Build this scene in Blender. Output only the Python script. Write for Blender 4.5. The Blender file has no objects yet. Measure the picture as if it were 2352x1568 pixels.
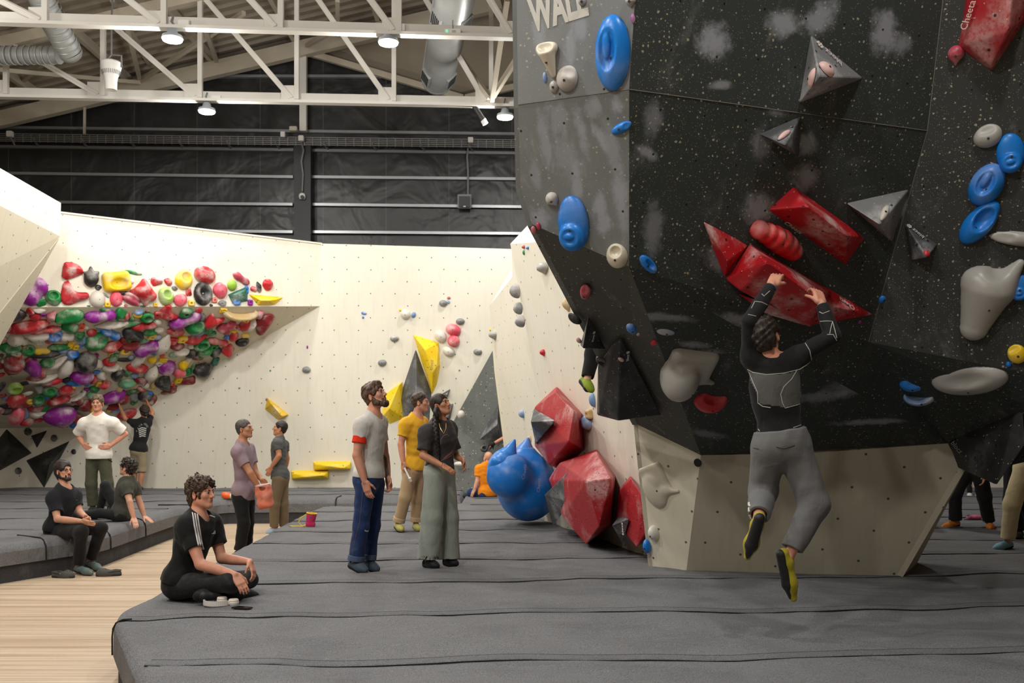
import bpy, bmesh, math, random
import numpy as np
from mathutils import Vector, Matrix
from mathutils.geometry import tessellate_polygon
SC = bpy.context.scene
COL = SC.collection
F, CX, HY, CH = 2287.0, 1176.0, 967.0, 1.4
V = Vector

# ------------------------------------------------------------------ coordinates
def P(px, py, d):
    """the point at distance d (metres in front of the camera) seen at a photograph pixel"""
    return V(((px - CX) / F * d, d, CH + (HY - py) / F * d))
def RAY(px, py):
    return V(((px - CX) / F, 1.0, (HY - py) / F))
EYE = V((0, 0, CH))
def onz(px, py, z=0.0):
    return P(px, py, F * (CH - z) / (py - HY))
class Plane:
    def __init__(s, o, n, up=None):
        s.o = V(o); s.n = V(n).normalized()
        u = V((0, 0, 1)) if up is None else V(up)
        s.x = u.cross(s.n)
        s.x.normalize()
        s.y = s.n.cross(s.x)
    def hit(s, px, py, h=0.0):
        r = RAY(px, py)
        t = ((s.o + s.n * h) - EYE).dot(s.n) / r.dot(s.n)
        return EYE + r * t
def plane3(a, b, c):
    n = (b - a).cross(c - a).normalized()
    if n.dot(EYE - a) < 0: n = -n
    return Plane(a, n)

# ------------------------------------------------------------------ objects
def link(o, parent=None):
    COL.objects.link(o)
    if parent is not None: o.parent = parent
    return o
def tag(o, label=None, cat=None, group=None, kind=None):
    if label: o['label'] = label
    if cat: o['category'] = cat
    if group: o['group'] = group
    if kind: o['kind'] = kind
    return o
def empty(name, loc=(0, 0, 0), label=None, cat=None, group=None):
    o = bpy.data.objects.new(name, None)
    o.location = loc; o.empty_display_size = 0.1
    link(o); tag(o, label, cat, group)
    return o
def mesh_obj(name, verts, faces, mats, parent=None, smooth=False, origin=None, fmat=None, world=True):
    """verts are world coordinates; a parented mesh is stored relative to its parent's location"""
    me = bpy.data.meshes.new(name)
    vs = np.asarray([tuple(v) for v in verts], dtype=np.float64) if not isinstance(verts, np.ndarray) else verts
    off = np.zeros(3)
    if parent is not None and world:
        p = parent
        while p is not None:
            off += np.array(p.location); p = p.parent
    loc = np.zeros(3)
    if origin is not None:
        loc = np.array(origin) - off
        vs = vs - np.array(origin)
    else:
        vs = vs - off
    if isinstance(faces, np.ndarray):
        n, k = faces.shape
        me.vertices.add(len(vs)); me.vertices.foreach_set('co', vs.astype(np.float32).ravel())
        me.loops.add(n * k); me.loops.foreach_set('vertex_index', faces.astype(np.int32).ravel())
        me.polygons.add(n)
        me.polygons.foreach_set('loop_start', np.arange(0, n * k, k, dtype=np.int32))
        me.update(calc_edges=True); me.validate()
    else:
        me.from_pydata([tuple(v) for v in vs], [], [tuple(f) for f in faces]); me.update()
    if smooth: me.polygons.foreach_set('use_smooth', [True] * len(me.polygons))
    for m in (mats if isinstance(mats, (list, tuple)) else [mats]):
        me.materials.append(m)
    if fmat is not None: me.polygons.foreach_set('material_index', list(fmat))
    o = bpy.data.objects.new(name, me)
    o.location = loc
    return link(o, parent)
def planar_uv(o):
    """metric UVs per face: u along the horizontal of the face, v up the face"""
    me = o.data
    uv = me.uv_layers.new(name='UVMap') if not me.uv_layers else me.uv_layers[0]
    for p in me.polygons:
        n = p.normal
        if abs(n.z) > 0.98: ux, uy = V((1, 0, 0)), V((0, 1, 0))
        else:
            ux = V((0, 0, 1)).cross(n); ux.normalize(); uy = n.cross(ux)
        for li in p.loop_indices:
            c = me.vertices[me.loops[li].vertex_index].co
            uv.data[li].uv = (c.dot(ux), c.dot(uy))
    return o
def hull(name, pts, mats, parent=None, bevel=0.0, uv=True, seg=2, origin=None):
    """convex solid around world points"""
    bm = bmesh.new()
    for p in pts: bm.verts.new(tuple(p))
    r = bmesh.ops.convex_hull(bm, input=bm.verts)
    bad = [v for v in bm.verts if not v.link_faces]
    bmesh.ops.delete(bm, geom=bad, context='VERTS')
    bmesh.ops.dissolve_limit(bm, angle_limit=0.02, verts=bm.verts, edges=bm.edges)
    if bevel: bmesh.ops.bevel(bm, geom=list(bm.edges), offset=bevel, segments=seg, affect='EDGES', profile=0.5, clamp_overlap=True)
    bmesh.ops.recalc_face_normals(bm, faces=bm.faces)
    vs = [v.co.copy() for v in bm.verts]; bm.verts.index_update()
    fs = [[v.index for v in f.verts] for f in bm.faces]
    bm.free()
    o = mesh_obj(name, vs, fs, mats, parent, origin=origin)
    if uv: planar_uv(o)
    return o
class MB:
    """collects boxes, bars, tubes and lathes into ONE mesh"""
    def __init__(s): s.v = []; s.f = []; s.m = []
    def add(s, vs, fs, m=0):
        b = len(s.v); s.v += [V(v) for v in vs]; s.f += [[b + i for i in f] for f in fs]; s.m += [m] * len(fs)
    def box(s, c, h, R=None, m=0):
        R = R or Matrix.Identity(3); c = V(c)
        vs = [c + R @ V((x * h[0], y * h[1], z * h[2])) for x in (-1, 1) for y in (-1, 1) for z in (-1, 1)]
        s.add(vs, [(0, 1, 3, 2), (4, 6, 7, 5), (0, 4, 5, 1), (2, 3, 7, 6), (0, 2, 6, 4), (1, 5, 7, 3)], m)
    def bar(s, a, b, w, h, up=(0, 0, 1), m=0):
        a, b = V(a), V(b); d = (b - a); L = d.length; d.normalize()
        x = d.cross(V(up)); 
        if x.length < 1e-4: x = d.cross(V((0, 1, 0)))
        x.normalize(); z = x.cross(d)
        R = Matrix((x, d, z)).transposed()
        s.box((a + b) / 2, (w / 2, L / 2, h / 2), R, m)
    def tube(s, pts, r, n=10, m=0, cap=True):
        pts = [V(p) for p in pts]; rs = r if isinstance(r, (list, tuple)) else [r] * len(pts)
        rings = []; prev = None
        for i, p in enumerate(pts):
            t = (pts[min(i + 1, len(pts) - 1)] - pts[max(i - 1, 0)]).normalized()
            if prev is None:
                a = t.cross(V((0, 0, 1)))
                if a.length < 1e-3: a = t.cross(V((0, 1, 0)))
            else: a = prev - t * prev.dot(t)
            a.normalize(); prev = a; b = t.cross(a)
            rings.append([p + (a * math.cos(2 * math.pi * k / n) + b * math.sin(2 * math.pi * k / n)) * rs[i] for k in range(n)])
        vs = [v for g in rings for v in g]; fs = []
        for i in range(len(rings) - 1):
            for k in range(n):
                fs.append((i * n + k, i * n + (k + 1) % n, (i + 1) * n + (k + 1) % n, (i + 1) * n + k))
        if cap: fs.append(tuple(range(n))[::-1]); fs.append(tuple((len(rings) - 1) * n + k for k in range(n)))
        s.add(vs, fs, m)
    def lathe(s, c, prof, n=24, axis=(0, 0, 1), m=0):
        ax = V(axis).normalized(); a = ax.cross(V((0, 1, 0)))
        if a.length < 1e-3: a = ax.cross(V((1, 0, 0)))
        a.normalize(); b = ax.cross(a); c = V(c)
        vs = []; fs = []
        for (r, z) in prof:
            vs += [c + ax * z + (a * math.cos(2 * math.pi * k / n) + b * math.sin(2 * math.pi * k / n)) * max(r, 1e-4) for k in range(n)]
        for i in range(len(prof) - 1):
            for k in range(n):
                fs.append((i * n + k, i * n + (k + 1) % n, (i + 1) * n + (k + 1) % n, (i + 1) * n + k))
        s.add(vs, fs, m)
    def build(s, name, mats, parent=None, smooth=False, uv=False, bevel=0.0, origin=None):
        o = mesh_obj(name, s.v, s.f, mats, parent, smooth=False, fmat=s.m, origin=origin)
        if smooth:
            me = o.data
            bm = bmesh.new(); bm.from_mesh(me)
            for f in bm.faces: f.smooth = True
            for e in bm.edges:
                if len(e.link_faces) == 2 and e.calc_face_angle(0) > 0.7: e.smooth = False
            bm.to_mesh(me); bm.free()
        if bevel:
            bm = bmesh.new(); bm.from_mesh(o.data)
            bmesh.ops.bevel(bm, geom=list(bm.edges), offset=bevel, segments=2, affect='EDGES', clamp_overlap=True)
            bm.to_mesh(o.data); bm.free()
        if uv: planar_uv(o)
        return o

# ------------------------------------------------------------------ signed distance meshes
def _smin(a, b, k):
    if k <= 0: return np.minimum(a, b)
    h = np.maximum(k - np.abs(a - b), 0.0) / k
    return np.minimum(a, b) - h * h * k * 0.25
class Prim:
    def __init__(s, fn, lo, hi, k=0.02, op='u'):
        s.fn = fn; s.lo = np.array(lo); s.hi = np.array(hi); s.k = k; s.op = op
def rc(a, b, ra, rb, k=0.02, op='u', clip=None, bulge=0.0):
    """tapered capsule; clip: list of (point, normal) planes, the part on the normal's side is cut away"""
    a = np.array(a, float); b = np.array(b, float); ba = b - a; L2 = max(ba @ ba, 1e-12)
    def fn(X, Y, Z):
        px, py, pz = X - a[0], Y - a[1], Z - a[2]
        t = np.clip((px * ba[0] + py * ba[1] + pz * ba[2]) / L2, 0, 1)
        r = ra + (rb - ra) * t
        if bulge: r = r + bulge * np.sin(np.pi * np.clip(t, 0, 1) ** 0.75)
        d = np.sqrt((px - t * ba[0]) ** 2 + (py - t * ba[1]) ** 2 + (pz - t * ba[2]) ** 2) - r
        for (o, n) in (clip or []):
            n = np.array(n, float); n = n / np.linalg.norm(n)
            d = np.maximum(d, (X - o[0]) * n[0] + (Y - o[1]) * n[1] + (Z - o[2]) * n[2])
        return d
    m = max(ra, rb) + abs(bulge)
    return Prim(fn, np.minimum(a, b) - m, np.maximum(a, b) + m, k, op)
def ell(c, r, R=None, k=0.02, op='u', clip=None):
    c = np.array(c, float); r = np.array(r, float)
    M = np.eye(3) if R is None else np.array(R, float)          # columns: local axes in world
    def fn(X, Y, Z):
        px, py, pz = X - c[0], Y - c[1], Z - c[2]
        q = [(px * M[0, i] + py * M[1, i] + pz * M[2, i]) / r[i] for i in range(3)]
        k0 = np.sqrt(q[0] ** 2 + q[1] ** 2 + q[2] ** 2)
        k1 = np.sqrt((q[0] / r[0]) ** 2 + (q[1] / r[1]) ** 2 + (q[2] / r[2]) ** 2) + 1e-9
        d = k0 * (k0 - 1.0) / k1
        for (o, n) in (clip or []):
            n = np.array(n, float); n = n / np.linalg.norm(n)
            d = np.maximum(d, (X - o[0]) * n[0] + (Y - o[1]) * n[1] + (Z - o[2]) * n[2])
        return d
    e = np.sqrt(((M * r) ** 2).sum(1))
    return Prim(fn, c - e, c + e, k, op)
def rbox(c, h, R=None, r=0.01, k=0.01, op='u'):
    c = np.array(c, float); h = np.array(h, float)
    M = np.eye(3) if R is None else np.array(R, float)
    def fn(X, Y, Z):
        px, py, pz = X - c[0], Y - c[1], Z - c[2]
        q = [np.abs(px * M[0, i] + py * M[1, i] + pz * M[2, i]) - (h[i] - r) for i in range(3)]
        return np.sqrt(sum(np.maximum(t, 0) ** 2 for t in q)) + np.minimum(np.maximum(q[0], np.maximum(q[1], q[2])), 0) - r
    e = np.sqrt(((M * h) ** 2).sum(1)) * 1.0 + np.abs(M) @ h * 0
    e = np.abs(M) @ h
    return Prim(fn, c - e, c + e, k, op)
def cut(o, n):
    """remove everything on n's side of the plane"""
    o = np.array(o, float); n = np.array(n, float); n = n / np.linalg.norm(n)
    return Prim(lambda X, Y, Z: -((X - o[0]) * n[0] + (Y - o[1]) * n[1] + (Z - o[2]) * n[2]), [-1e9] * 3, [1e9] * 3, 0.0, 's')
def disp(fn):
    return Prim(fn, [-1e9] * 3, [1e9] * 3, 0.0, 'd')
def surfnet(D, lo, h):
    s = D < 0
    c = np.zeros(tuple(n - 1 for n in D.shape), np.int8)
    for i in (0, 1):
        for j in (0, 1):
            for k in (0, 1):
                c += s[i:s.shape[0] - 1 + i, j:s.shape[1] - 1 + j, k:s.shape[2] - 1 + k]
    act = (c > 0) & (c < 8)
    idx = np.argwhere(act)
    ids = np.full(c.shape, -1, np.int32); ids[act] = np.arange(len(idx))
    pos = np.zeros((len(idx), 3)); cnt = np.zeros(len(idx))
    cor = [(i, j, k) for i in (0, 1) for j in (0, 1) for k in (0, 1)]
    val = {q: D[idx[:, 0] + q[0], idx[:, 1] + q[1], idx[:, 2] + q[2]] for q in cor}
    for a in cor:
        for ax in range(3):
            if a[ax] == 0:
                b = list(a); b[ax] = 1; b = tuple(b)
                da, db = val[a], val[b]
                x = (da < 0) != (db < 0)
                t = np.where(x, da / np.where(x, da - db, 1), 0)
                for q in range(3): pos[:, q] += np.where(x, a[q] + (b[q] - a[q]) * t, 0)
                cnt += x
    pos = (idx + pos / np.maximum(cnt, 1)[:, None]) * h + lo
    faces = []
    for ax in range(3):
        o1, o2 = [(1, 2), (2, 0), (0, 1)][ax]
        sl0 = [slice(None)] * 3; sl1 = [slice(None)] * 3
        sl0[ax] = slice(0, -1); sl1[ax] = slice(1, None)
        ch = s[tuple(sl0)] != s[tuple(sl1)]
        m = np.zeros_like(ch); inner = [slice(None)] * 3; inner[o1] = slice(1, -1); inner[o2] = slice(1, -1)
        m[tuple(inner)] = ch[tuple(inner)]
        e = np.argwhere(m)
        if not len(e): continue
        def cell(d1, d2):
            q = e.copy(); q[:, o1] -= d1; q[:, o2] -= d2
            return ids[q[:, 0], q[:, 1], q[:, 2]]
        f = np.stack([cell(1, 1), cell(0, 1), cell(0, 0), cell(1, 0)], 1)
        ins = s[e[:, 0], e[:, 1], e[:, 2]]
        f = np.where(ins[:, None], f, f[:, ::-1])
        faces.append(f)
    f = np.concatenate(faces) if faces else np.zeros((0, 4), np.int32)
    return pos, f[(f >= 0).all(1)]
def sdf_mesh(prims, h, pad=None):
    us = [p for p in prims if p.op == 'u']
    pad = pad or 3 * h + 0.012
    lo = np.min([p.lo for p in us], 0) - pad; hi = np.max([p.hi for p in us], 0) + pad
    n = np.ceil((hi - lo) / h).astype(int) + 1
    D = np.full(tuple(n), 1.0, np.float32)
    ax = [lo[i] + np.arange(n[i]) * h for i in range(3)]
    for p in prims:
        e = p.k + 2 * h + 0.02
        i0 = np.clip(np.floor((np.maximum(p.lo, lo - 1) - e - lo) / h).astype(int), 0, n)
        i1 = np.clip(np.ceil((np.minimum(p.hi, hi + 1) + e - lo) / h).astype(int) + 1, 0, n)
        if (i1 <= i0).any(): continue
        sl = tuple(slice(a, b) for a, b in zip(i0, i1))
        X = ax[0][sl[0]][:, None, None]; Y = ax[1][sl[1]][None, :, None]; Z = ax[2][sl[2]][None, None, :]
        d = p.fn(X, Y, Z)
        if p.op == 'u': D[sl] = _smin(D[sl], d, p.k)
        elif p.op == 's': D[sl] = -_smin(-D[sl], d, p.k)
        elif p.op == 'd':
            blk = D[sl]; D[sl] = np.where(np.abs(blk) < 0.5, blk + d, blk)
    for i in range(3):                                         # close the mesh at the grid's border
        sl = [slice(None)] * 3
        for q in (0, -1): sl[i] = q; D[tuple(sl)] = np.maximum(D[tuple(sl)], h)
    return surfnet(D, lo, h)
def sdf_obj(name, prims, h, mat, parent=None, origin=None):
    v, f = sdf_mesh(prims, h)
    return mesh_obj(name, v, f, mat, parent, smooth=True, origin=origin)
def wob(seed, freq, amp, n=5, aniso=(1, 1, 1)):
    """a smooth pseudo-noise of world position"""
    rs = np.random.RandomState(seed)
    K = rs.normal(size=(n, 3)) * freq * np.array(aniso); ph = rs.uniform(0, 6.28, n); K2 = rs.normal(size=(n, 3)) * freq * 0.6 * np.array(aniso)
    def fn(X, Y, Z):
        t = 0
        for i in range(n):
            w = np.sin(X * K2[i, 0] + Y * K2[i, 1] + Z * K2[i, 2])
            t = t + np.sin(X * K[i, 0] + Y * K[i, 1] + Z * K[i, 2] + ph[i] + 1.3 * w)
        return t * (amp / math.sqrt(n))
    return fn

# ------------------------------------------------------------------ materials
def lin(c):
    return tuple(((x / 255) / 12.92 if x / 255 <= 0.04045 else ((x / 255 + 0.055) / 1.055) ** 2.4) for x in c)
class NT:
    def __init__(s, name):
        s.m = bpy.data.materials.new(name); s.m.use_nodes = True
        s.t = s.m.node_tree; s.b = s.t.nodes['Principled BSDF']
    def n(s, typ, **kw):
        o = s.t.nodes.new(typ)
        for k, v in kw.items():
            if k in o.inputs.keys(): s.set(o.inputs[k], v)
            else: setattr(o, k, v)
        return o
    def set(s, inp, v):
        if isinstance(v, bpy.types.NodeSocket): s.t.links.new(v, inp)
        else:
            if hasattr(inp, 'default_value') and isinstance(v, (tuple, list)) and len(v) == 3 and inp.type == 'RGBA': v = (*v, 1)
            inp.default_value = v
    def math(s, op, a, b=0.0, c=0.0, clamp=False):
        o = s.t.nodes.new('ShaderNodeMath'); o.operation = op; o.use_clamp = clamp
        for i, v in enumerate((a, b, c)): s.set(o.inputs[i], v)
        return o.outputs[0]
    def mix(s, f, a, b):
        o = s.t.nodes.new('ShaderNodeMix'); o.data_type = 'RGBA'
        s.set(o.inputs[0], f); s.set(o.inputs[6], a); s.set(o.inputs[7], b)
        return o.outputs[2]
    def ramp(s, v, a, b, x=0.0, y=1.0):
        o = s.t.nodes.new('ShaderNodeMapRange'); o.interpolation_type = 'SMOOTHSTEP'
        s.set(o.inputs[0], v); o.inputs[1].default_value = a; o.inputs[2].default_value = b
        o.inputs[3].default_value = x; o.inputs[4].default_value = y
        return o.outputs[0]
    def coord(s, kind='Object', scale=(1, 1, 1), rot=(0, 0, 0), loc=(0, 0, 0)):
        tc = s.t.nodes.new('ShaderNodeTexCoord'); mp = s.t.nodes.new('ShaderNodeMapping')
        mp.inputs['Scale'].default_value = scale; mp.inputs['Rotation'].default_value = rot; mp.inputs['Location'].default_value = loc
        s.t.links.new(tc.outputs[kind], mp.inputs[0]); return mp.outputs[0]
    def noise(s, vec, scale, detail=3, rough=0.55, dist=0.0):
        o = s.n('ShaderNodeTexNoise'); s.set(o.inputs['Vector'], vec); o.inputs['Scale'].default_value = scale
        o.inputs['Detail'].default_value = detail; o.inputs['Roughness'].default_value = rough; o.inputs['Distortion'].default_value = dist
        return o.outputs['Fac']
    def vor(s, vec, scale, rand=1.0, dim='2D'):
        o = s.n('ShaderNodeTexVoronoi'); o.voronoi_dimensions = dim
        s.set(o.inputs['Vector'], vec); o.inputs['Scale'].default_value = scale; o.inputs['Randomness'].default_value = rand
        return o
    def bump(s, h, strength=0.3, dist=0.01):
        o = s.n('ShaderNodeBump'); o.inputs['Strength'].default_value = strength; o.inputs['Distance'].default_value = dist
        s.set(o.inputs['Height'], h); s.t.links.new(o.outputs[0], s.b.inputs['Normal'])
    def out(s, col=None, rough=None, metal=None, spec=None):
        if col is not None: s.set(s.b.inputs['Base Color'], col)
        if rough is not None: s.set(s.b.inputs['Roughness'], rough)
        if metal is not None: s.set(s.b.inputs['Metallic'], metal)
        if spec is not None: s.set(s.b.inputs['Specular IOR Level'], spec)
        return s.m
_MC = {}
def plain(name, rgb, rough=0.6, var=0.12, scale=8.0, metal=0.0, bump=0.0, bscale=60.0, spec=0.5):
    """colour with a little procedural variation"""
    key = (name, rgb)
    if key in _MC: return _MC[key]
    t = NT(name); c = lin(rgb); v = t.coord('Object')
    n = t.noise(v, scale, 4)
    col = t.mix(n, tuple(x * (1 - var) for x in c), tuple(min(1, x * (1 + var)) for x in c))
    if bump: t.bump(t.noise(v, bscale, 3), bump, 0.01)
    _MC[key] = t.out(col, rough, metal, spec)
    return _MC[key]
def emit(name, rgb, strength):
    t = NT(name); t.b.inputs['Emission Color'].default_value = (*lin(rgb), 1); t.b.inputs['Emission Strength'].default_value = strength
    n = t.noise(t.coord('Object'), 4.0)
    return t.out(t.mix(n, lin(rgb), lin(rgb)), 0.5)
def text_part(name, body, o, xdir, n, size, mat, parent, depth=0.0015, align='CENTER', shear=0.0, spacing=1.0, xs=1.0, bold=0.0):
    cu = bpy.data.curves.new(name, 'FONT'); cu.body = body; cu.size = size; cu.extrude = depth; cu.align_x = align; cu.align_y = 'CENTER'
    cu.shear = shear; cu.space_character = spacing; cu.resolution_u = 2; cu.offset = bold
    to = bpy.data.objects.new(name, cu); COL.objects.link(to)
    dg = bpy.context.evaluated_depsgraph_get(); dg.update()
    me = bpy.data.meshes.new_from_object(to.evaluated_get(dg)); bpy.data.objects.remove(to)
    x = V(xdir).normalized(); n = V(n).normalized(); x = (x - n * x.dot(n)).normalized(); y = n.cross(x)
    off = V((0, 0, 0)); p = parent
    while p is not None: off += p.location; p = p.parent
    R = Matrix((x, y, n)).transposed()
    for v in me.vertices: v.co = R @ V((v.co.x * xs, v.co.y, v.co.z)) + V(o) + n * (depth + 0.001) - off
    me.materials.clear(); me.materials.append(mat)
    ob = bpy.data.objects.new(name, me)
    return link(ob, parent)
# ================================================================== camera, world, view
cam = bpy.data.cameras.new('camera'); camo = bpy.data.objects.new('camera', cam); COL.objects.link(camo)
camo.location = EYE; camo.rotation_euler = (math.pi / 2, 0, 0)
cam.sensor_width = 36; cam.lens = 36 * F / 2352; cam.shift_y = (HY - 784) / 2352; cam.clip_end = 200
cam.dof.use_dof = True; cam.dof.focus_distance = 8.2; cam.dof.aperture_fstop = 4.0
SC.camera = camo
SC.view_settings.view_transform = 'Standard'; SC.view_settings.look = 'None'; SC.view_settings.gamma = 1.0
SC.view_settings.use_curve_mapping = False; SC.view_settings.exposure = 0.0
w = bpy.data.worlds.new('hall_air'); SC.world = w; w.use_nodes = True
w.node_tree.nodes['Background'].inputs[0].default_value = (1.0, 0.96, 0.9, 1); w.node_tree.nodes['Background'].inputs[1].default_value = 0.15
cy = SC.cycles; cy.max_bounces = 6; cy.diffuse_bounces = 4; cy.glossy_bounces = 3; cy.transmission_bounces = 3; cy.caustics_reflective = False; cy.caustics_refractive = False
cy.use_denoising = True; cy.use_adaptive_sampling = True; cy.adaptive_threshold = 0.035; cy.sample_clamp_indirect = 4.0

# ================================================================== materials of the setting
def m_floor():
    t = NT('laminate floor'); v = t.coord('Object', (0.22, 14, 1)); n1 = t.noise(v, 1.0, 4, 0.7); n2 = t.noise(t.coord('Object', (0.5, 55, 1)), 1.0, 2)
    n3 = t.noise(t.coord('Object'), 0.6, 3)
    c = t.mix(t.ramp(n1, .3, .7), lin((178, 152, 124)), lin((212, 192, 166)))
    c = t.mix(t.math('MULTIPLY', t.ramp(n2, .45, .68), 0.40), c, lin((132, 108, 84)))
    c = t.mix(t.math('MULTIPLY', t.ramp(n3, .5, .75), 0.30), c, lin((222, 204, 176)))
    t.bump(n2, 0.1, 0.002)
    return t.out(c, t.ramp(n1, .2, .8, .38, .55), spec=0.4)
def m_mat(name, rgb=(111, 111, 113)):
    t = NT(name); v = t.coord('Object'); c = lin(rgb)
    n = t.noise(v, 150.0, 2, 0.7); m = t.noise(v, 1.4, 4, .6); f = t.noise(v, 34, 3)
    col = t.mix(t.ramp(n, .32, .68), tuple(x * .62 for x in c), tuple(x * 1.42 for x in c))
    col = t.mix(t.math('MULTIPLY', t.ramp(m, .42, .75), 0.28), col, lin((66, 66, 70)))
    d = t.noise(t.coord('Object', (.5, 1.6, 1)), 2.2, 6, .65)
    col = t.mix(t.math('MULTIPLY', t.ramp(d, .55, .8), 0.25), col, lin((132, 130, 126)))
    w_ = t.noise(t.coord('Object', (0.8, 2.2, 1)), 2.2, 4, .55, .6)
    t.bump(t.math('ADD', t.math('MULTIPLY', w_, 6.0), t.math('MULTIPLY', n, 0.12)), 0.35, 0.02)
    return t.out(col, 0.95, spec=0.15)
def nuts(t, uv, spacing, r, rot=0.0, jitter=0.06):
    """regular grid of screw holes"""
    mp = t.n('ShaderNodeMapping'); t.set(mp.inputs[0], uv); mp.inputs['Rotation'].default_value = (0, 0, rot)
    vo = t.vor(mp.outputs[0], 1.0 / spacing, jitter)
    return t.math('LESS_THAN', vo.outputs['Distance'], r / spacing)
def m_ply(name, rgb=(222, 216, 200), spacing=0.36, hole=0.013, rot=math.pi / 4, dark=0.0, streak=0.2):
    """painted plywood climbing panel with screw holes, scuffs and faint vertical grain"""
    t = NT(name); uv = t.coord('UV'); c = lin(rgb)
    g = t.noise(t.coord('UV', (5.0, .55, 1)), 3.0, 5, .62); b = t.noise(uv, .8, 4, .6); s = t.noise(t.coord('UV', (1, 1, 1)), 3.3, 7, .7)
    col = t.mix(t.math('MULTIPLY', t.ramp(g, .45, .8), streak), c, tuple(x * .62 for x in c))
    col = t.mix(t.math('MULTIPLY', t.ramp(b, .45, .75), .16), col, tuple(x * .72 for x in lin((210, 200, 170))))
    col = t.mix(t.math('MULTIPLY', t.ramp(s, .60, .85), .35), col, tuple(x * .5 for x in c))
    col = t.mix(t.math('MULTIPLY', nuts(t, uv, spacing, hole, rot), .82), col, (.012, .011, .01))
    return t.out(col, .72, spec=.25)
def m_dark(name, rgb=(44, 44, 43), chips=1.0, chalk=0.5, smudges=(), spacing=0.30, hole=0.008, rough=.62, cscale=30.0, rot=0.0, tall=False):
    """dark textured climbing wall: paint chips, screw holes, brushed chalk"""
    t = NT(name); uv = t.coord('UV'); c = lin(rgb)
    b = t.noise(uv, 1.3, 5, .6)
    col = t.mix(b, tuple(x * .75 for x in c), tuple(x * 1.3 for x in c))
    wn = t.n('ShaderNodeTexNoise'); t.set(wn.inputs['Vector'], uv); wn.inputs['Scale'].default_value = 40; wn.inputs['Detail'].default_value = 2
    wv_ = t.n('ShaderNodeVectorMath'); wv_.operation = 'MULTIPLY_ADD'; t.set(wv_.inputs[0], wn.outputs['Color']); wv_.inputs[1].default_value = (.024, .016, 0); t.set(wv_.inputs[2], uv)
    uvc = wv_.outputs[0]
    vo = t.vor(uvc, cscale, 1.0); sep = t.n('ShaderNodeSeparateColor'); t.set(sep.inputs[0], vo.outputs['Color'])
    zone = t.noise(uv, .9, 3, .6)
    rad = t.math('MULTIPLY', t.math('MULTIPLY', sep.outputs[1], sep.outputs[1]), .23)
    chip = t.math('MULTIPLY', t.math('LESS_THAN', vo.outputs['Distance'], rad), t.math('GREATER_THAN', t.math('ADD', sep.outputs[0], t.math('MULTIPLY', zone, .9)), 1.20 - .2 * chips))
    col = t.mix(t.math('MULTIPLY', chip, .66), col, lin((190, 184, 158)))
    v2 = t.vor(uvc, cscale * 2.2, 1.0); s2 = t.n('ShaderNodeSeparateColor'); t.set(s2.inputs[0], v2.outputs['Color'])
    chip2 = t.math('MULTIPLY', t.math('LESS_THAN', v2.outputs['Distance'], .16), t.math('GREATER_THAN', t.math('ADD', s2.outputs[0], t.math('MULTIPLY', zone, .7)), 1.36 - .2 * chips))
    col = t.mix(t.math('MULTIPLY', chip2, .5), col, lin((170, 160, 135)))
    k1 = t.noise(t.coord('UV', (2.2, 1.1, 1), (0, 0, .3)), 1.7, 7, .68, .7); k2 = t.noise(uv, 11, 6, .75); k3 = t.noise(t.coord('UV', (3.2, 1.0, 1), (0, 0, -.2)) if tall else uv, 3.5, 4, .6, .8)
    ck = t.math('MULTIPLY', t.ramp(k1, .54, .80), t.ramp(k2, .25, .75))
    col = t.mix(t.math('MULTIPLY', ck, chalk), col, lin((190, 190, 188)))
    for (u, vv, ru, rv, a, amt) in smudges:                      # brushed chalk prints with a place of their own
        mp = t.n('ShaderNodeMapping'); mp.vector_type = 'TEXTURE'; t.set(mp.inputs[0], uv)
        mp.inputs['Location'].default_value = (u, vv, 0); mp.inputs['Rotation'].default_value = (0, 0, a); mp.inputs['Scale'].default_value = (ru, rv, 1)
        ln = t.n('ShaderNodeVectorMath'); ln.operation = 'LENGTH'; t.set(ln.inputs[0], mp.outputs[0])
        dn = t.math('ADD', ln.outputs['Value'], t.math('ADD', t.math('MULTIPLY', t.math('SUBTRACT', k2, .5), 1.6), t.math('MULTIPLY', t.math('SUBTRACT', k3, .5), 1.5 if tall else .7)))
        col = t.mix(t.math('MULTIPLY', t.ramp(dn, 1.05, .25), amt), col, lin((156, 160, 168)))
    col = t.mix(t.math('MULTIPLY', nuts(t, uv, spacing, hole, rot, .12), .9), col, (.004, .004, .004))
    t.bump(t.noise(uv, 90, 2), .12, .004)
    return t.out(col, rough, spec=.3)
def m_insul():
    t = NT('black insulation sheet'); uv = t.coord('UV'); n = t.noise(uv, 1.5, 4, .6, .4); n2 = t.noise(uv, 7, 3)
    sp = t.n('ShaderNodeSeparateXYZ'); t.set(sp.inputs[0], uv)
    fr = t.math('ABSOLUTE', t.math('SUBTRACT', t.math('FRACT', t.math('DIVIDE', sp.outputs[0], 1.53)), .5))
    seam = t.math('GREATER_THAN', fr, .493)
    c = t.mix(n, lin((24, 24, 24)), lin((44, 44, 43))); c = t.mix(t.math('MULTIPLY', seam, .6), c, lin((80, 80, 78)))
    t.bump(t.math('ADD', t.math('MULTIPLY', t.noise(uv, .9, 3, .5, .5), 4.0), t.math('MULTIPLY', n2, .08)), .5, .05)
    return t.out(c, .42, spec=.5)
M = {}
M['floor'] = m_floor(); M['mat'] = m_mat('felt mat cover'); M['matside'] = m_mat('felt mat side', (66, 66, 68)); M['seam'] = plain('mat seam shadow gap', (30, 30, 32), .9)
M['flap'] = m_mat('felt seam flap', (105, 105, 107))
M['ply'] = m_ply('cream plywood'); M['plylow'] = m_ply('beige plywood', (214, 206, 184), .36, .013); M['plyedge'] = m_ply('white plywood', (236, 230, 214), .36, .010, streak=.15)
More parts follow.
